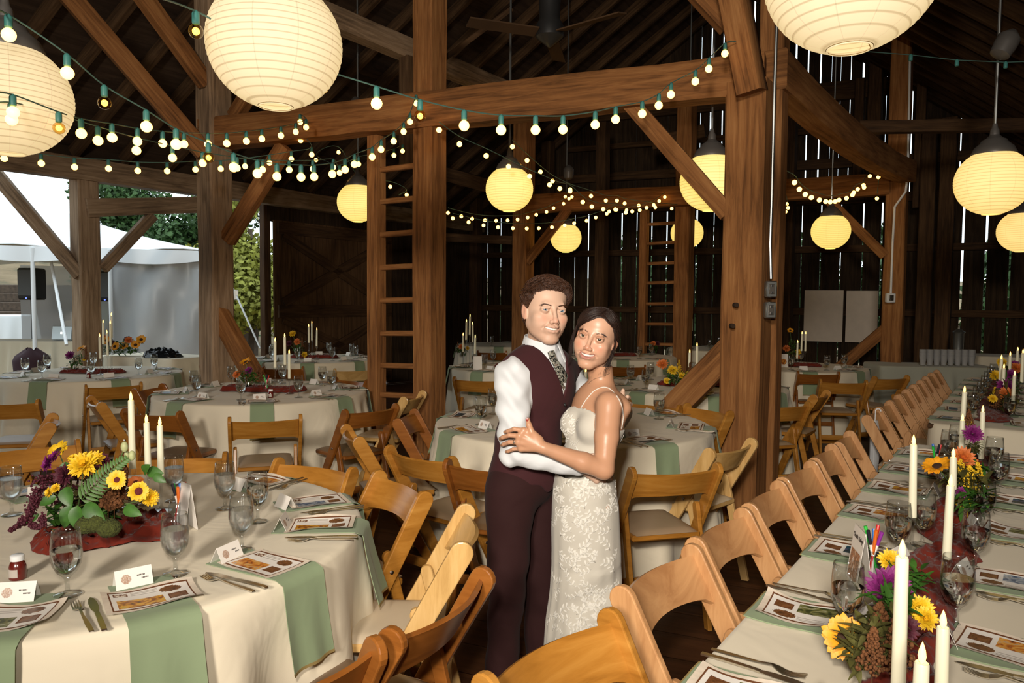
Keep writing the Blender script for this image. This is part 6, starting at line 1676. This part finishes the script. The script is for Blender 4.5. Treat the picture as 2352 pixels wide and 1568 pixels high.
def g_neck(s): s.cap(gN + Vector((0, 0, -.03)), gp(1248, 745, 2.645), .052, .050, k=.02); return s
def g_arms(s, q=1.0):
    s.cap(gSR, gER, .047 * q, .036 * q, k=.03); s.cap(gER, gWR, .036 * q, .026 * q, k=.012)
    s.cap(gSL, gEL, .046 * q, .036 * q, k=.03); s.cap(gEL, gWL, .036 * q, .026 * q, k=.012); return s
gK1 = gp(1165, 1352, 2.56); gA1 = gp(1143, 1650, 2.60); gK2 = gp(1240, 1365, 2.72); gA2 = gp(1246, 1655, 2.76)
gL1 = gp(1172, 1135, 2.59); gL2 = gp(1236, 1135, 2.72)
def g_legs(s, q=1.0):
    s.cap(gL1, gK1, .080 * q, .056 * q, k=.04); s.cap(gK1, gA1, .054 * q, .044 * q, k=.02)
    s.cap(gL2, gK2, .080 * q, .056 * q, k=.012); s.cap(gK2, gA2, .054 * q, .044 * q, k=.02); return s
gHeadR = frame((.35, -.935, .02), roll=radians(-4)); gHO = gp(1250.5, 713, 2.645); gHM = Matrix.Translation(gHO) @ gHeadR.to_4x4()
hs = head_sdf(False); lo_neck = gHM.inverted() @ (gN + Vector((0, 0, .0))); hs.cap((0, -.022, -.055), lo_neck, .0465, .050, k=.02)
hV, hQ = poly(hs, (-.095, -.112, -.155), (.095, .125, .115), .0018, it=1)
bs = Sdf(); g_torso(bs); bs.cap(gN + Vector((0, 0, -.03)), gN.lerp(gHO, .35), .049, .0465, k=.02); g_arms(bs, .92); g_legs(bs, .85)
for a in (gA1, gA2): bs.cap(a, Vector((a.x, a.y, .05)), .035, .035, k=.01); bs.cap(Vector((a.x, a.y, .035)), Vector((a.x, a.y, .035)) + GF * .17, .034, .030, k=.02)
lo, hi = bounds([gSR, gSL, gER, gWR, gEL, gA1, gA2, gN, gWL, Vector((gA1.x, gA1.y, .0))], .12); lo[2] = .0
bV, bQ = poly(bs, lo, (hi[0], hi[1], gN.z + .06), .006, it=1)
# his right hand on her back: palm hidden, fingers curl round; his left hand reaches her far shoulder blade
def hv(L, Y): return [gp(x, y, Y + dy) for x, y, dy in L]
h1 = Sdf(); h1.cap(gWR.lerp(gER, .3), gWR, .026, .0235, k=.01)
kn = hv([(1372, 1062, .0), (1377, 1076, -.004), (1376, 1090, -.002), (1370, 1102, .004)], 2.455)
fg = [hv([(1390, 1062, .012), (1402, 1068, .035)], 2.455), hv([(1395, 1077, .010), (1407, 1083, .035)], 2.455), hv([(1393, 1091, .012), (1403, 1097, .035)], 2.455), hv([(1385, 1103, .015), (1393, 1108, .035)], 2.455)]
hand_prims(h1, gWR, kn, fg, hv([(1335, 1062, .0), (1352, 1048, -.002), (1370, 1046, .002), (1384, 1050, .01)], 2.45), .0088, .016)
lo1, hi1 = bounds([gWR] + kn + [q for f in fg for q in f], .035); a1V, a1Q = poly(h1, lo1, hi1, .0026)
h2 = Sdf(); h2.cap(gWL.lerp(gEL, .3), gWL, .026, .0235, k=.01)
kn2 = hv([(1436, 916, .0), (1439, 929, .0), (1438, 942, .0), (1434, 954, .0)], 2.735)
fg2 = [hv([(1444, 913, -.02), (1441, 911, -.045)], 2.735), hv([(1448, 928, -.02), (1444, 926, -.048)], 2.735), hv([(1447, 942, -.02), (1444, 941, -.046)], 2.735), hv([(1442, 954, -.02), (1440, 954, -.04)], 2.735)]
hand_prims(h2, gWL, kn2, fg2, hv([(1430, 935, .0), (1428, 915, -.005), (1430, 903, -.01), (1431, 896, -.015)], 2.735), .0085, .015)
lo2, hi2 = bounds([gWL] + kn2 + [q for f in fg2 for q in f], .035); a2V, a2Q = poly(h2, lo2, hi2, .0026)
SKG = (.56, .37, .27)
def gtone(V, head): return facetone(V, SKG, (.42, .19, .15), False) if head else np.array(SKG)[None].repeat(len(V), 0)
groom = bpy.data.objects.new('person', skinmesh('body', [(hV, hQ, gHM, 0), (bV, bQ, None, 0), (a1V, a1Q, None, 0), (a2V, a2Q, None, 0)], [skin_mat('fair_skin')], gtone)); COL.objects.link(groom)
tag(groom, 'man in burgundy vest and trousers with floral tie, embracing the woman in white', 'person')
gaze = (gHeadR.inverted() @ (Vector((0, 0, CAMZ)) - gHO)).normalized() + Vector((0, .45, 0))
for x in (-1, 1): eyeball(groom, gHM, x, 'iris_blue', gaze)
teeth(groom, gHM, False)
# shirt
M['shirt'] = cloth_mat('white_shirt', (.60, .62, .64), .05, bs=600, bump=.08, wrinkle=.6)
M['suit'] = cloth_mat('burgundy_wool', (.042, .0125, .0145), 0, bs=700, bump=.25, wrinkle=.5, sheen=.03)
M['suit2'] = cloth_mat('burgundy_trouser_wool', (.026, .009, .009), 0, bs=700, bump=.2, wrinkle=.8, sheen=.02)
ss = Sdf(); g_torso(ss); s2 = ss
s2.cap(gSR + Vector((0, 0, .0)), gER, .054, .046, k=.03); s2.cap(gER, gWR, .045, .030, k=.012); s2.cap(gSL, gEL, .047, .040, k=.02); s2.cap(gEL, gWL, .042, .030, k=.012)
s2.cap(gN + Vector((0, 0, -.04)), gN + Vector((0, 0, .02)), .056, .052, k=.02)
def shirt_fn(F, X, Y, Z):
    wr = .0042 * np.sin(85 * Z + 30 * X + 2 * np.sin(40 * X)) * np.clip((gSR.x + .09 - X) / .05, 0, 1) + .0022 * np.sin(60 * X - 70 * Z + 25 * Y)
    F = F + wr
    nz = gN.z + .018
    F = np.maximum(F, Z - nz)
    return np.maximum(F, (gH.z + .03) - Z)
s2.fn(shirt_fn)
lo, hi = bounds([gSR, gSL, gER, gWR, gEL, gWL, gN, gH], .09)
V_, Q_ = poly(s2, lo, hi, .0045, inflate=.006, it=1)
_sh = bpy.data.objects.new('shirt', skinmesh('shirt', [(V_, Q_, None, 0)], [M['shirt']])); COL.objects.link(_sh); _sh.parent = groom
# collar
m = MB(); nb = gN + Vector((0, 0, .0))
def colr(u, v, off=0):
    a = -pi + 2 * pi * u; r = .058 + .004 * (1 - v) + off; zt = .074 - .032 * (.5 + .5 * cos(a))
    p = nb + GF * (cos(a) * r + .004) - GR * (sin(a) * r) * .96 + Vector((0, 0, -.006 + zt * v)); return p
m.solid(lambda u, v: (colr(u, v), Vector((0, 0, 1))), 48, 4, .002)
for sg in (-1, 1):     # folded-down collar wings with points
    def wing(u, v, sg=sg):
        a = sg * (.10 + (pi - .10) * u); r = .064 + .010 * v; top = .069 - .031 * (.5 + .5 * cos(a)); drop = (.036 + .030 * max(0, 1 - u * 2.6)) * v
        p = nb + GF * (cos(a) * r + .004 + .010 * v * max(0, 1 - u * 2.6)) - GR * (sin(a) * r * .97 + sg * .020 * v * max(0, 1 - u * 3)) + Vector((0, 0, top - drop)); return (p, Vector((cos(a), sin(a), .2)).normalized())
    m.solid(wing, 26, 5, .0022)
m.build('collar', M['shirt'], groom, angle=60)
# vest
vs_ = Sdf(); g_torso(vs_)
for sj, e in ((gSR, gER), (gSL, gEL)):
    o_ = (sj - gC); o_.z = 0; o_.normalize(); vs_.cap(sj + o_ * .036 + Vector((0, 0, .10)), sj + o_ * .030 + Vector((0, 0, -.105)), .050, .056, k=.006, op='s')
def vest_fn(F, X, Y, Z):
    xb = (X - gN.x) * GR.x + (Y - gN.y) * GR.y; yb = (X - gN.x) * GF.x + (Y - gN.y) * GF.y
    vb = gN.z - .185
    vcut = np.where(yb > -.02, Z - (vb + np.abs(xb) * 2.6), Z - (gN.z + .012 - yb * .1)) * .36
    F = np.maximum(F, vcut)
    hem = gH.z + .020 - .05 * np.clip(yb / .1, 0, 1) * np.exp(-((np.abs(xb) - .04) / .03) ** 2)
    return np.maximum(F, hem - Z)
vs_.fn(vest_fn)
lo, hi = bounds([gSR, gSL, gN, gH], .11); V_, Q_ = poly(vs_, lo, hi, .0040, inflate=.0135, it=2)
_o = bpy.data.objects.new('vest', skinmesh('vest', [(V_, Q_, None, 0)], [M['suit']])); COL.objects.link(_o); _o.parent = groom
# trousers
ts = Sdf(); ts.ell(gH + Vector((0, 0, .01)), (.136, .108, .11), GRm, k=.05)
g_legs(ts, 1.06); ts.cap(gA1, Vector((gA1.x, gA1.y, .03)), .048, .050, k=.01); ts.cap(gA2, Vector((gA2.x, gA2.y, .03)), .048, .050, k=.01)
ts.fn(lambda F, X, Y, Z: np.maximum(np.maximum(F + .0035 * np.sin(Z * 33 + X * 40 + 1.5 * np.sin(Y * 30)) * np.clip((gH.z - Z) / .2, 0, 1), Z - (gH.z + .075)), .022 - Z))
lo, hi = bounds([gL1, gL2, gA1, gA2, gH], .15); lo[2] = 0.0
V_, Q_ = poly(ts, lo, hi, .006, inflate=.006, it=1)
_o = bpy.data.objects.new('trousers', skinmesh('trousers', [(V_, Q_, None, 0)], [M['suit2']])); COL.objects.link(_o); _o.parent = groom
# side buckle of the vest
q = gp(1188, 1062, 2.50); MB().box(q, (.018, .006, .009), bev=.002).build('buckle', M['steel'], groom)
for i in range(4):
    q = gC + GF * (.118) + Vector((0, 0, -.08 - .045 * i)) - GR * .004
q = gC + GF * .125 + Vector((0, 0, -.03))
for i in range(4): MB().ball(gC + GF * (.1185 + .002 * i) + Vector((0, 0, -.035 - .050 * i)) - GR * .004, (.0055, .0055, .0055), 8, 6).build('button', M['black'], groom)
# tie
from mathutils.bvhtree import BVHTree
def bvh(o): return BVHTree.FromPolygons([v.co.copy() for v in o.data.vertices], [tuple(p.vertices) for p in o.data.polygons])
def on(b, px, py, off=.002):
    o_ = Vector((0, 0, CAMZ)); d = ray(px, py).normalized(); h_ = b.ray_cast(o_, d); return (h_[0] - d * off, h_[1]) if h_[0] is not None else (None, None)
M['tie'] = photo_mat('floral_tie', [(.006, .007, .008), (.006, .007, .008), (.02, .024, .02), (.45, .45, .38), (.008, .01, .01), (.30, .10, .06)], 75)
shb = bvh(_sh)
m = MB(); L_ = [(1265, 806, 15, .034), (1270, 821, 16, .030), (1274, 829, 13, .022), (1284, 845, 19, .011), (1294, 868, 24, .010), (1304, 888, 25, .009), (1313, 905, 24, .008)]
P_ = []
for x, y, w_, of in L_:
    a_1 = on(shb, x - w_ / 2, y + 3, of)[0]; b_1 = on(shb, x + w_ / 2, y - 3, of)[0]
    if a_1 is None or b_1 is None: a_1, b_1 = P_[-1]; a_1 = a_1 + Vector((.008, 0, -.02)); b_1 = b_1 + Vector((.008, 0, -.02))
    P_.append((a_1, b_1))
vs = []
for a_1, b_1 in P_:
    n_ = (b_1 - a_1).cross(Vector((0, 0, 1))).normalized(); n_ = n_ if n_.y < 0 else -n_; vs += [a_1, a_1.lerp(b_1, .5) + n_ * .004, b_1, a_1.lerp(b_1, .5) - n_ * .006]
m.add(vs, [(i * 4 + k, i * 4 + (k + 1) % 4, i * 4 + 4 + (k + 1) % 4, i * 4 + 4 + k) for i in range(len(P_) - 1) for k in range(4)] + [(3, 2, 1, 0)]); m.build('necktie', M['tie'], groom, angle=50)
# hair and brows
M['hair_g'] = hair_mat('chestnut_hair', (.022, .009, .005), (.075, .030, .014)); M['hair_b'] = hair_mat('dark_brown_hair', (.008, .004, .003), (.030, .013, .008))
def scalp(p, front, low=-.02):
    x, y, z = p; return z > (front - .35 * max(0, abs(x) - .03) if y > .045 else (front - .02 - (.045 - y) * 1.15 if y > -.03 else low - .045))
rg = random.Random(17); m = MB()
base = Sdf(); base.ell((0, -.010, .030), (.073, .091, .076), k=.01).ell((0, .036, .052), (.054, .044, .046), k=.03).ell((0, -.03, -.02), (.062, .060, .055), k=.03)
base.fn(lambda F, X, Y, Z: np.maximum(F, np.where(Y > .045, (.071 - .35 * np.maximum(0, np.abs(X) - .03)) - Z, np.where(Y > -.03, (.046 - (.045 - Y) * 1.15) - Z, -.075 - Z + 0 * X))))
V_, Q_ = poly(base, (-.1, -.12, -.09), (.1, .1, .125), .003, inflate=.0025, it=1)
hobj = bpy.data.objects.new('hair', skinmesh('hair', [(V_, Q_, gHM, 0)], [M['hair_g']])); 
gsh = shell(V_, Q_)
for i in range(5200):
    d = Vector((rg.gauss(0, 1), rg.gauss(.1, 1), rg.gauss(.35, 1))).normalized()
    p = Vector((d.x * .075, d.y * .093 - .010, d.z * .080 + .029))
    if (p.y > .045 and p.z < .069 - .35 * max(0, abs(p.x) - .03)) or (-.03 < p.y <= .045 and p.z < .044 - (.045 - p.y) * 1.15) or (p.y <= -.03 and p.z < -.075): continue
    amp_ = rg.random(); top = max(0, min(1, (p.z - .045) / .03)); c_ = rg.uniform(0, 6.3); L = .016 + .030 * top + rg.uniform(0, .014) + (.012 if p.y < -.05 and p.z < .01 else 0)
    sw = Vector((-.75, .55 if p.y > -.02 else -.3, -.05)) * top + Vector((-.15 * (1 if p.x > 0 else -1), -.5, -1)) * (1 - top); q = p.copy(); pts = []
    for j in range(8):
        t = j / 7; n = (q - HC).normalized(); tt = (sw - n * sw.dot(n)).normalized(); b2 = n.cross(tt)
        lift = .0008 + (.013 * top * (.5 + amp_) + .0018) * sin(min(1, t * 1.05) * 2.3) + (.005 * top if p.y > .05 else 0)
        q2 = q + (tt + b2 * .95 * sin(c_ + t * 5.0)) * (L / 7) * (j > 0); q = q2; pts.append(onshell(gsh, q, lift))
    m.tube(pts, [.00125 * (1 - .75 * (k / 7) ** 2) for k in range(8)], 4, 0, cap=False)
m.xform(gHM); o2 = m.build('hair', M['hair_g'], groom, angle=180)
bm = bmesh.new(); bm.from_mesh(o2.data); bm.from_mesh(hobj.data); bm.to_mesh(o2.data); bm.free(); bpy.data.objects.remove(hobj)
def brows(par, Mx, mat, z0, thick, r):
    rg = random.Random(5)
    for x in (-1, 1):
        m = MB()
        for i in range(110):
            t = rg.random(); X = .013 + .035 * t; z = z0 + .0038 * sin(min(1, t * 1.35) * pi / 2 * 1.15) - .005 * max(0, t - .7) / .3 + rg.uniform(-thick, thick) * (1 - .65 * t); y = .0895 - .010 * t * t + .0015 - (.0045 if par is not groom else 0)
            m.tube([(x * X, y, z), (x * (X + .004), y + .0003 - .001 * t, z + .0016), (x * (X + .0080), y - .0025, z + .0014 - .002 * t)], [r, r, r * .3], 4, cap=False)
        m.xform(Mx); m.build('eyebrow', M[mat], par, angle=180)
lashes(groom, gHM, 'hair_g', .0004, .0029); brows(groom, gHM, 'hair_g', .0150, .0016, .00045)

# ---------------------------------------------------------------- bride
BF = Vector((-.86, -.51, 0)).normalized(); BL = Vector((-BF.y, BF.x, 0)); BL = BL if BL.y < 0 else -BL      # her facing; her left side towards the camera
BRm = Matrix((BL, BF, Vector((0, 0, 1)))).transposed()
bN = pv(1386, 893, 2.60); bC = pv(1372, 960, 2.58); bW = pv(1350, 1055, 2.57); bH = pv(1347, 1150, 2.57)
bSL = pv(1399, 930, 2.46); bSR = pv(1345, 925, 2.72); bEL = pv(1387, 1078, 2.375); bWL = pv(1251, 1029, 2.345)
def b_torso(s, q=0):
    s.ell(bC + Vector((0, 0, .01)), (.118, .078, .125), BRm, k=.01)
    s.ell(bN + Vector((0, 0, -.055)) - BF * .012, (.125, .052, .050), BRm, k=.03)
    s.cap(bN + Vector((0, 0, -.045)), bSL, .030, .036, k=.03); s.cap(bN + Vector((0, 0, -.045)), bSR, .030, .036, k=.03)
    s.ell(bW, (.100, .076, .10), BRm, k=.05); s.ell(bH + Vector((0, 0, .02)), (.084, .074, .09), BRm, k=.03)
    for g in (-.052, .052): s.ell(bC + BF * .066 + BL * g + Vector((0, 0, -.022)), (.044, .040, .046), BRm, k=.026)
    return s
bHeadR = frame((-.36, -.93, .02), roll=radians(-13)); bHO = pv(1371, 774, 2.555); bHM = Matrix.Translation(bHO) @ bHeadR.to_4x4() @ Matrix.Scale(.93, 4)
hs = head_sdf(True); lo_neck = bHM.inverted() @ (bN + Vector((0, 0, -.01))); hs.cap((0, -.026, -.055), lo_neck, .044, .046, k=.022)
hV, hQ = poly(hs, (-.095, -.112, -.160), (.095, .125, .115), .0018, it=1)
bs = Sdf(); b_torso(bs); bs.cap(bN + Vector((0, 0, -.04)), bN.lerp(bHO, .45), .0435, .0410, k=.025)
bs.cap(bSL, bSL.lerp(bEL, .5), .043, .040, k=.022); bs.cap(bSL.lerp(bEL, .5), bEL, .040, .0315, k=.01); bs.cap(bEL, bEL.lerp(bWL, .35), .0315, .032, k=.012); bs.cap(bEL.lerp(bWL, .35), bWL, .032, .0205, k=.01)
bs.cap(bSR, pv(1330, 1010, 2.80), .040, .034, k=.025)
# collar bones and spine
bs.cap(bN + BF * .045 + BL * .02 + Vector((0, 0, -.045)), bSL + BF * .02 + Vector((0, 0, .022)), .006, .006, k=.012)
for g in (-.06, .06): bs.cap(bH + BL * g, Vector((bH.x, bH.y, .1)) + BL * g * .6, .055, .035, k=.03)
lo, hi = bounds([bSL, bSR, bEL, bWL, bN, bH], .10); lo[2] = .08
bV, bQ = poly(bs, lo, (hi[0], hi[1], bN.z + .085), .0045, it=2)
h3 = Sdf(); h3.cap(bEL.lerp(bWL, .6), bWL, .0262, .0205, k=.01)
Yh = 2.345
kn3 = [pv(1203, 988, Yh + .004), pv(1193, 1001, Yh + .0), pv(1190, 1015, Yh + .002), pv(1196, 1030, Yh + .008)]
fg3 = [[pv(1181, 985, Yh + .010), pv(1167, 990, Yh + .028), pv(1160, 992, Yh + .046)], [pv(1170, 999, Yh + .008), pv(1155, 1004, Yh + .028), pv(1149, 1007, Yh + .048)],
       [pv(1170, 1015, Yh + .012), pv(1157, 1020, Yh + .032), pv(1153, 1022, Yh + .050)], [pv(1179, 1031, Yh + .018), pv(1168, 1036, Yh + .034), pv(1163, 1037, Yh + .048)]]
hand_prims(h3, bWL, kn3, fg3, [pv(1238, 1010, Yh + .006), pv(1221, 992, Yh + .0), pv(1215, 976, Yh + .002), pv(1212, 963, Yh + .008)], .0074, .0130)
lo3, hi3 = bounds([bWL] + kn3 + [q for f in fg3 for q in f] + [pv(1212, 960, Yh)], .03); a3V, a3Q = poly(h3, lo3, hi3, .0021)
SKB = (.46, .245, .145)
def btone(V, head): return facetone(V, (.52, .305, .205), (.44, .18, .15), True) if head else np.array(SKB)[None].repeat(len(V), 0)
def btone2(V, head):
    if head:
        C = btone(V, True); w = np.clip((-.085 - V[:, 2]) / .04, 0, 1)[:, None]; return C * (1 - w) + np.array(SKB)[None] * w
    return btone(V, False)
bride = bpy.data.objects.new('person', skinmesh('body', [(hV, hQ, bHM, 0), (bV, bQ, None, 0), (a3V, a3Q, None, 0)], [skin_mat('tanned_skin', .05, .36)], btone2)); COL.objects.link(bride)
tag(bride, 'smiling woman in white embroidered gown with thin straps, hand on the man\'s arm', 'person')
gaze = (bHeadR.inverted() @ (Vector((0, 0, CAMZ)) - bHO)).normalized() + Vector((0, .45, 0))
for x in (-1, 1): eyeball(bride, bHM, x, 'iris_brown', gaze)
teeth(bride, bHM, True); lashes(bride, bHM, 'pupil', .0009, .0037); brows(bride, bHM, 'hair_b', .0175, .0016, .0006)
# nails and ring
M['nail'] = plain('red_nail', (.32, .05, .04), .15, coat=.5)
MB().ball(pv(1211, 963, Yh - .001), (.0045, .003, .0065), 8, 6).build('nail', M['nail'], bride)
q0 = kn3[2].lerp(fg3[2][0], .45); d0 = (fg3[2][0] - kn3[2]).normalized(); u_, v_, n_ = basis(d0)
MB().tube([q0 + (u_ * cos(a) + v_ * sin(a)) * .0088 for a in [2 * pi * i / 20 for i in range(21)]], .0013, 6, cap=False).ball(q0 + Vector((0, -.0098, .001)), (.003, .0022, .003), 8, 6).build('ring', M['steel'], bride)
# gown: bodice
M['gown'] = cloth_mat('ivory_silk', (.56, .53, .46), .10, bs=500, bump=.06, wrinkle=.35)
M['lace'] = cloth_mat('ivory_embroidery', (.70, .68, .62), .10, bs=500, bump=.2, wrinkle=.1)
bd = Sdf(); b_torso(bd)
zf, zs, zb = pv(1310, 936, 2.5).z, pv(1340, 992, 2.5).z, pv(1426, 985, 2.6).z
def bod_fn(F, X, Y, Z):
    xb = (X - bC.x) * BL.x + (Y - bC.y) * BL.y; yb = (X - bC.x) * BF.x + (Y - bC.y) * BF.y
    fr = np.clip((yb - .045) / .035, 0, 1); zt = zs + (zf - zs) * fr; zt = np.where(yb < -.02, zs + (zb - zs) * np.clip((-.02 - yb) / .04, 0, 1), zt)
    zt = zt - .012 * np.exp(-(xb / .03) ** 2) * fr
    return np.maximum(np.maximum(F, (Z - zt) * .7), (bH.z + .05) - Z)
bd.fn(bod_fn); lo, hi = bounds([bSL, bSR, bN, bH], .12); V_, Q_ = poly(bd, lo, hi, .0038, inflate=.0055, it=2)
bod = bpy.data.objects.new('bodice', skinmesh('bodice', [(V_, Q_, None, 0)], [M['gown']])); COL.objects.link(bod); bod.parent = bride
# skirt: stacked ovals measured down the photo (left px, right px, row)
SK = [(1276, 1409, 1085), (1271, 1413, 1115), (1268, 1421, 1160), (1267, 1424, 1216), (1268, 1426, 1262), (1268, 1427, 1308), (1265, 1428, 1354), (1258, 1440, 1410), (1254, 1452, 1450), (1251, 1468, 1500), (1249, 1484, 1550), (1244, 1500, 1600), (1236, 1525, 1660), (1225, 1550, 1705)]
SK = [(pv(a, y, 2.57), pv(b, y, 2.57)) for a, b, y in SK]
def skirt(u, v):
    t = v * (len(SK) - 1); i = min(int(t), len(SK) - 2); f = t - i; A_ = SK[i][0].lerp(SK[i + 1][0], f); B_ = SK[i][1].lerp(SK[i + 1][1], f)
    c = (A_ + B_) / 2; rx = (B_ - A_).length / 2; ry = .118 + .05 * max(0, v - .5); a = 2 * pi * u
    pl = max(0, v - .12) ** 1.1; k = 1 + pl * (.055 * sin(a * 9 + 3 * sin(a * 2)) + .035 * sin(a * 16 + 2 + 4 * v))
    bump = .006 * sin(14 * v * 3 + a * 3) * (v > .35)
    return Vector((c.x + rx * k * cos(a), c.y + ry * k * sin(a) + bump, max(.015, c.z)))
MB().grid(lambda u, v: skirt(1 - u, v), 150, 110, wrap=True).build('skirt', M['gown'], bride, angle=180)
# embroidered sprigs lying on skirt and bodice
sm = MB(); sm.grid(lambda u, v: skirt(1 - u, v), 150, 110, wrap=True)
skb = BVHTree.FromPolygons([Vector(p) for p in sm.v], sm.f); bdb = bvh(bod)
rg = random.Random(23); m = MB()
def sprig(px, py, b, s, m):
    h_, n = on(b, px, py, 0)
    if h_ is None: return
    n = n if n.y < 0 else -n; u, v, n = basis(n); th = rg.uniform(0, 6.28)
    def S(x, y):
        q = h_ + (u * (x * cos(th) - y * sin(th)) + v * (x * sin(th) + y * cos(th))) * s; hh = b.find_nearest(q); nn = hh[1] if hh[1].dot(n) > 0 else -hh[1]; return hh[0] + nn * .0022, nn
    K = 8; cv = rg.uniform(.5, 1.1) * rg.choice([-1, 1]); pts = [S(-.030 + .06 * i / K, cv * .018 * sin(i / K * 3.0)) for i in range(K + 1)]
    m.tube([p for p, _ in pts], .0011 * s, 4)
    for i in range(1, K, 2):
        for sd in (-1, 1):
            p, nn = pts[i]; q, _ = S(-.030 + .06 * i / K + .009, cv * .018 * sin(i / K * 3.0) + sd * .013); d = (q - p)
            if d.length > .004: leafblade(m, p, d.normalized(), nn, d.length * 1.25, .0062 * s, .25)
    if rg.random() < .6:
        p, nn = pts[-1]; uu, vv, nn = basis(nn)
        for i in range(5): a = 2 * pi * i / 5; leafblade(m, p, uu * cos(a) + vv * sin(a) + nn * .15, nn, .0125 * s, .0085 * s, .2)
        m.ball(p + nn * .001, .0022, 6, 4)
for r_ in range(24):
    for c_ in range(8):
        x = 1276 + c_ * 21 + rg.uniform(-8, 8) + (10 if r_ % 2 else 0); y = 1108 + r_ * 20 + rg.uniform(-6, 6)
        if rg.random() < .60: sprig(x, y, skb, rg.uniform(.8, 1.2), m)
m2 = MB()
for x, y in ((1296, 965), (1312, 985), (1300, 1005), (1322, 1010), (1310, 950), (1325, 965), (1295, 985), (1318, 1035), (1300, 1050), (1425, 1010), (1420, 1035), (1345, 1100), (1300, 1085), (1375, 1110), (1330, 1070)): sprig(x, y, bdb, .75, m2)
m.build('skirt_embroidery', M['lace'], bride, angle=180); m2.build('bodice_embroidery', M['lace'], bride, angle=180)
# strap and necklace follow the body
bb = bvh(bride)
def follow(pts, off): 
    out = []
    for x, y in pts:
        p = on(bb, x, y, off)[0]
        if p is not None and 2.2 < p.y < 2.8: out.append(p)
    return out
P_ = follow([(1334, 938), (1342, 924), (1352, 911), (1363, 899), (1375, 892), (1386, 889), (1397, 891), (1408, 899), (1417, 910), (1424, 922), (1429, 936), (1431, 952), (1430, 968), (1427, 985)], .0015)
if len(P_) > 3: MB().tube(catmull(P_, 3), .0028, 6, sc=(1.3, .6)).build('strap', M['lace'], bride, angle=180)
P_ = follow([(1350, 884), (1356, 876), (1366, 870), (1378, 866), (1390, 862), (1400, 857)], .001)
if len(P_) > 3: MB().tube(P_, .0008, 5).build('necklace', M['steel'], bride)
# hair: swept back from a side part into a low bun, loose tendrils
rg = random.Random(31); m = MB()
base = Sdf(); base.ell((0, -.010, .030), (.074, .092, .078), k=.01).ell((0, .036, .052), (.055, .045, .047), k=.03).ell((0, -.035, -.018), (.064, .062, .055), k=.03).ell((0, -.112, -.030), (.040, .034, .036), k=.015)
base.fn(lambda F, X, Y, Z: np.maximum(F, np.where(Y > .040, (.080 - .75 * np.maximum(0, np.abs(X + .018) - .010)) - Z, np.where(Y > -.015, (.048 - (.045 - Y) * .85) - Z, -.080 - Z + 0 * X))))
V_, Q_ = poly(base, (-.1, -.165, -.09), (.1, .1, .13), .003, inflate=.0035, it=2)
hobj = bpy.data.objects.new('hair', skinmesh('hair', [(V_, Q_, bHM, 0)], [M['hair_b']]))
bun = Vector((0, -.108, -.028)); part = -.018
bsh = shell(V_, Q_)
for i in range(3000):
    d = Vector((rg.gauss(0, 1), rg.gauss(.25, 1), rg.gauss(.35, 1))).normalized(); p = Vector((d.x * .076, d.y * .095 - .008, d.z * .081 + .029))
    if (p.y > .04 and p.z < .080 - .75 * max(0, abs(p.x + .018) - .010)) or (-.015 < p.y <= .04 and p.z < .048 - (.045 - p.y) * .85) or (p.y <= -.015 and p.z < -.07): continue
    side = 1 if p.x > part else -1; q = p.copy(); pts = []; c_ = rg.uniform(0, 6)
    for j in range(13):
        t = j / 12; n = (q - HC).normalized(); g_ = (bun + Vector((side * .03, 0, .005)) - q).normalized() * (.35 + t); g_ = g_ + Vector((side * .9, .15, -.75)) * max(0, 1 - t * 1.8) * (1.2 if p.y > .02 else .5)
        tt = (g_ - n * g_.dot(n)).normalized()
        pts.append(onshell(bsh, q, .0008 + .0022 * abs(sin(c_ + t * 3)) + (.004 * sin(t * 3.1) if p.y > .03 else 0))); q = q + tt * .0115
        if (q - bun).length < .045: break
    if len(pts) > 3: n_p = len(pts) - 1; m.tube(pts, [.0013 * (1 - .7 * (k / n_p) ** 3) for k in range(n_p + 1)], 4, 0, cap=False)
for i in range(120):
    a = rg.uniform(0, 6.28); b_1 = rg.uniform(-1, 1); pts = []
    for j in range(9): t = a + j * .42; pts.append(bun + Vector((.042 * cos(t) * sqrt(1 - b_1 * b_1 * .8), -.004 + .034 * b_1, .036 * sin(t) * sqrt(1 - b_1 * b_1 * .8))))
    m.tube(pts, .0020, 4, 0, cap=False)
def tendril(m, P, n, r, spread, amp):
    C_ = catmull([Vector(p) for p in P], 6)
    for i in range(n):
        ph = rg.uniform(0, 6.28); o_ = Vector((rg.gauss(0, spread), rg.gauss(0, spread), 0)); L = int(len(C_) * rg.uniform(.7, 1))
        m.tube([c + o_ * (k / L) + Vector((sin(ph + k * .35), cos(ph + k * .3), 0)) * amp * (k / L) for k, c in enumerate(C_[:L])], [r * (1 - .8 * (k / L) ** 2) for k in range(L)], 4, 0, cap=False)
tendril(m, [(.045, .050, .074), (.066, .046, .045), (.078, .040, .00), (.078, .036, -.05), (.074, .030, -.10), (.082, .022, -.14)], 46, .0009, .004, .003)
tendril(m, [(-.040, .050, .080), (-.064, .046, .050), (-.077, .034, .01), (-.078, .024, -.03), (-.074, .022, -.075), (-.070, .026, -.12), (-.062, .030, -.150)], 20, .0009, .005, .004)
tendril(m, [(-.066, -.03, -.02), (-.066, -.02, -.06), (-.060, -.01, -.10), (-.054, .00, -.14)], 26, .0009, .007, .004)
m.xform(bHM); o2 = m.build('hair', M['hair_b'], bride, angle=180)
bm = bmesh.new(); bm.from_mesh(o2.data); bm.from_mesh(hobj.data); bm.to_mesh(o2.data); bm.free(); bpy.data.objects.remove(hobj)
# earring
MB().ball(bHM @ Vector((-.079, .000, -.034)), .0032, 8, 6).build('earring', M['steel'], bride)
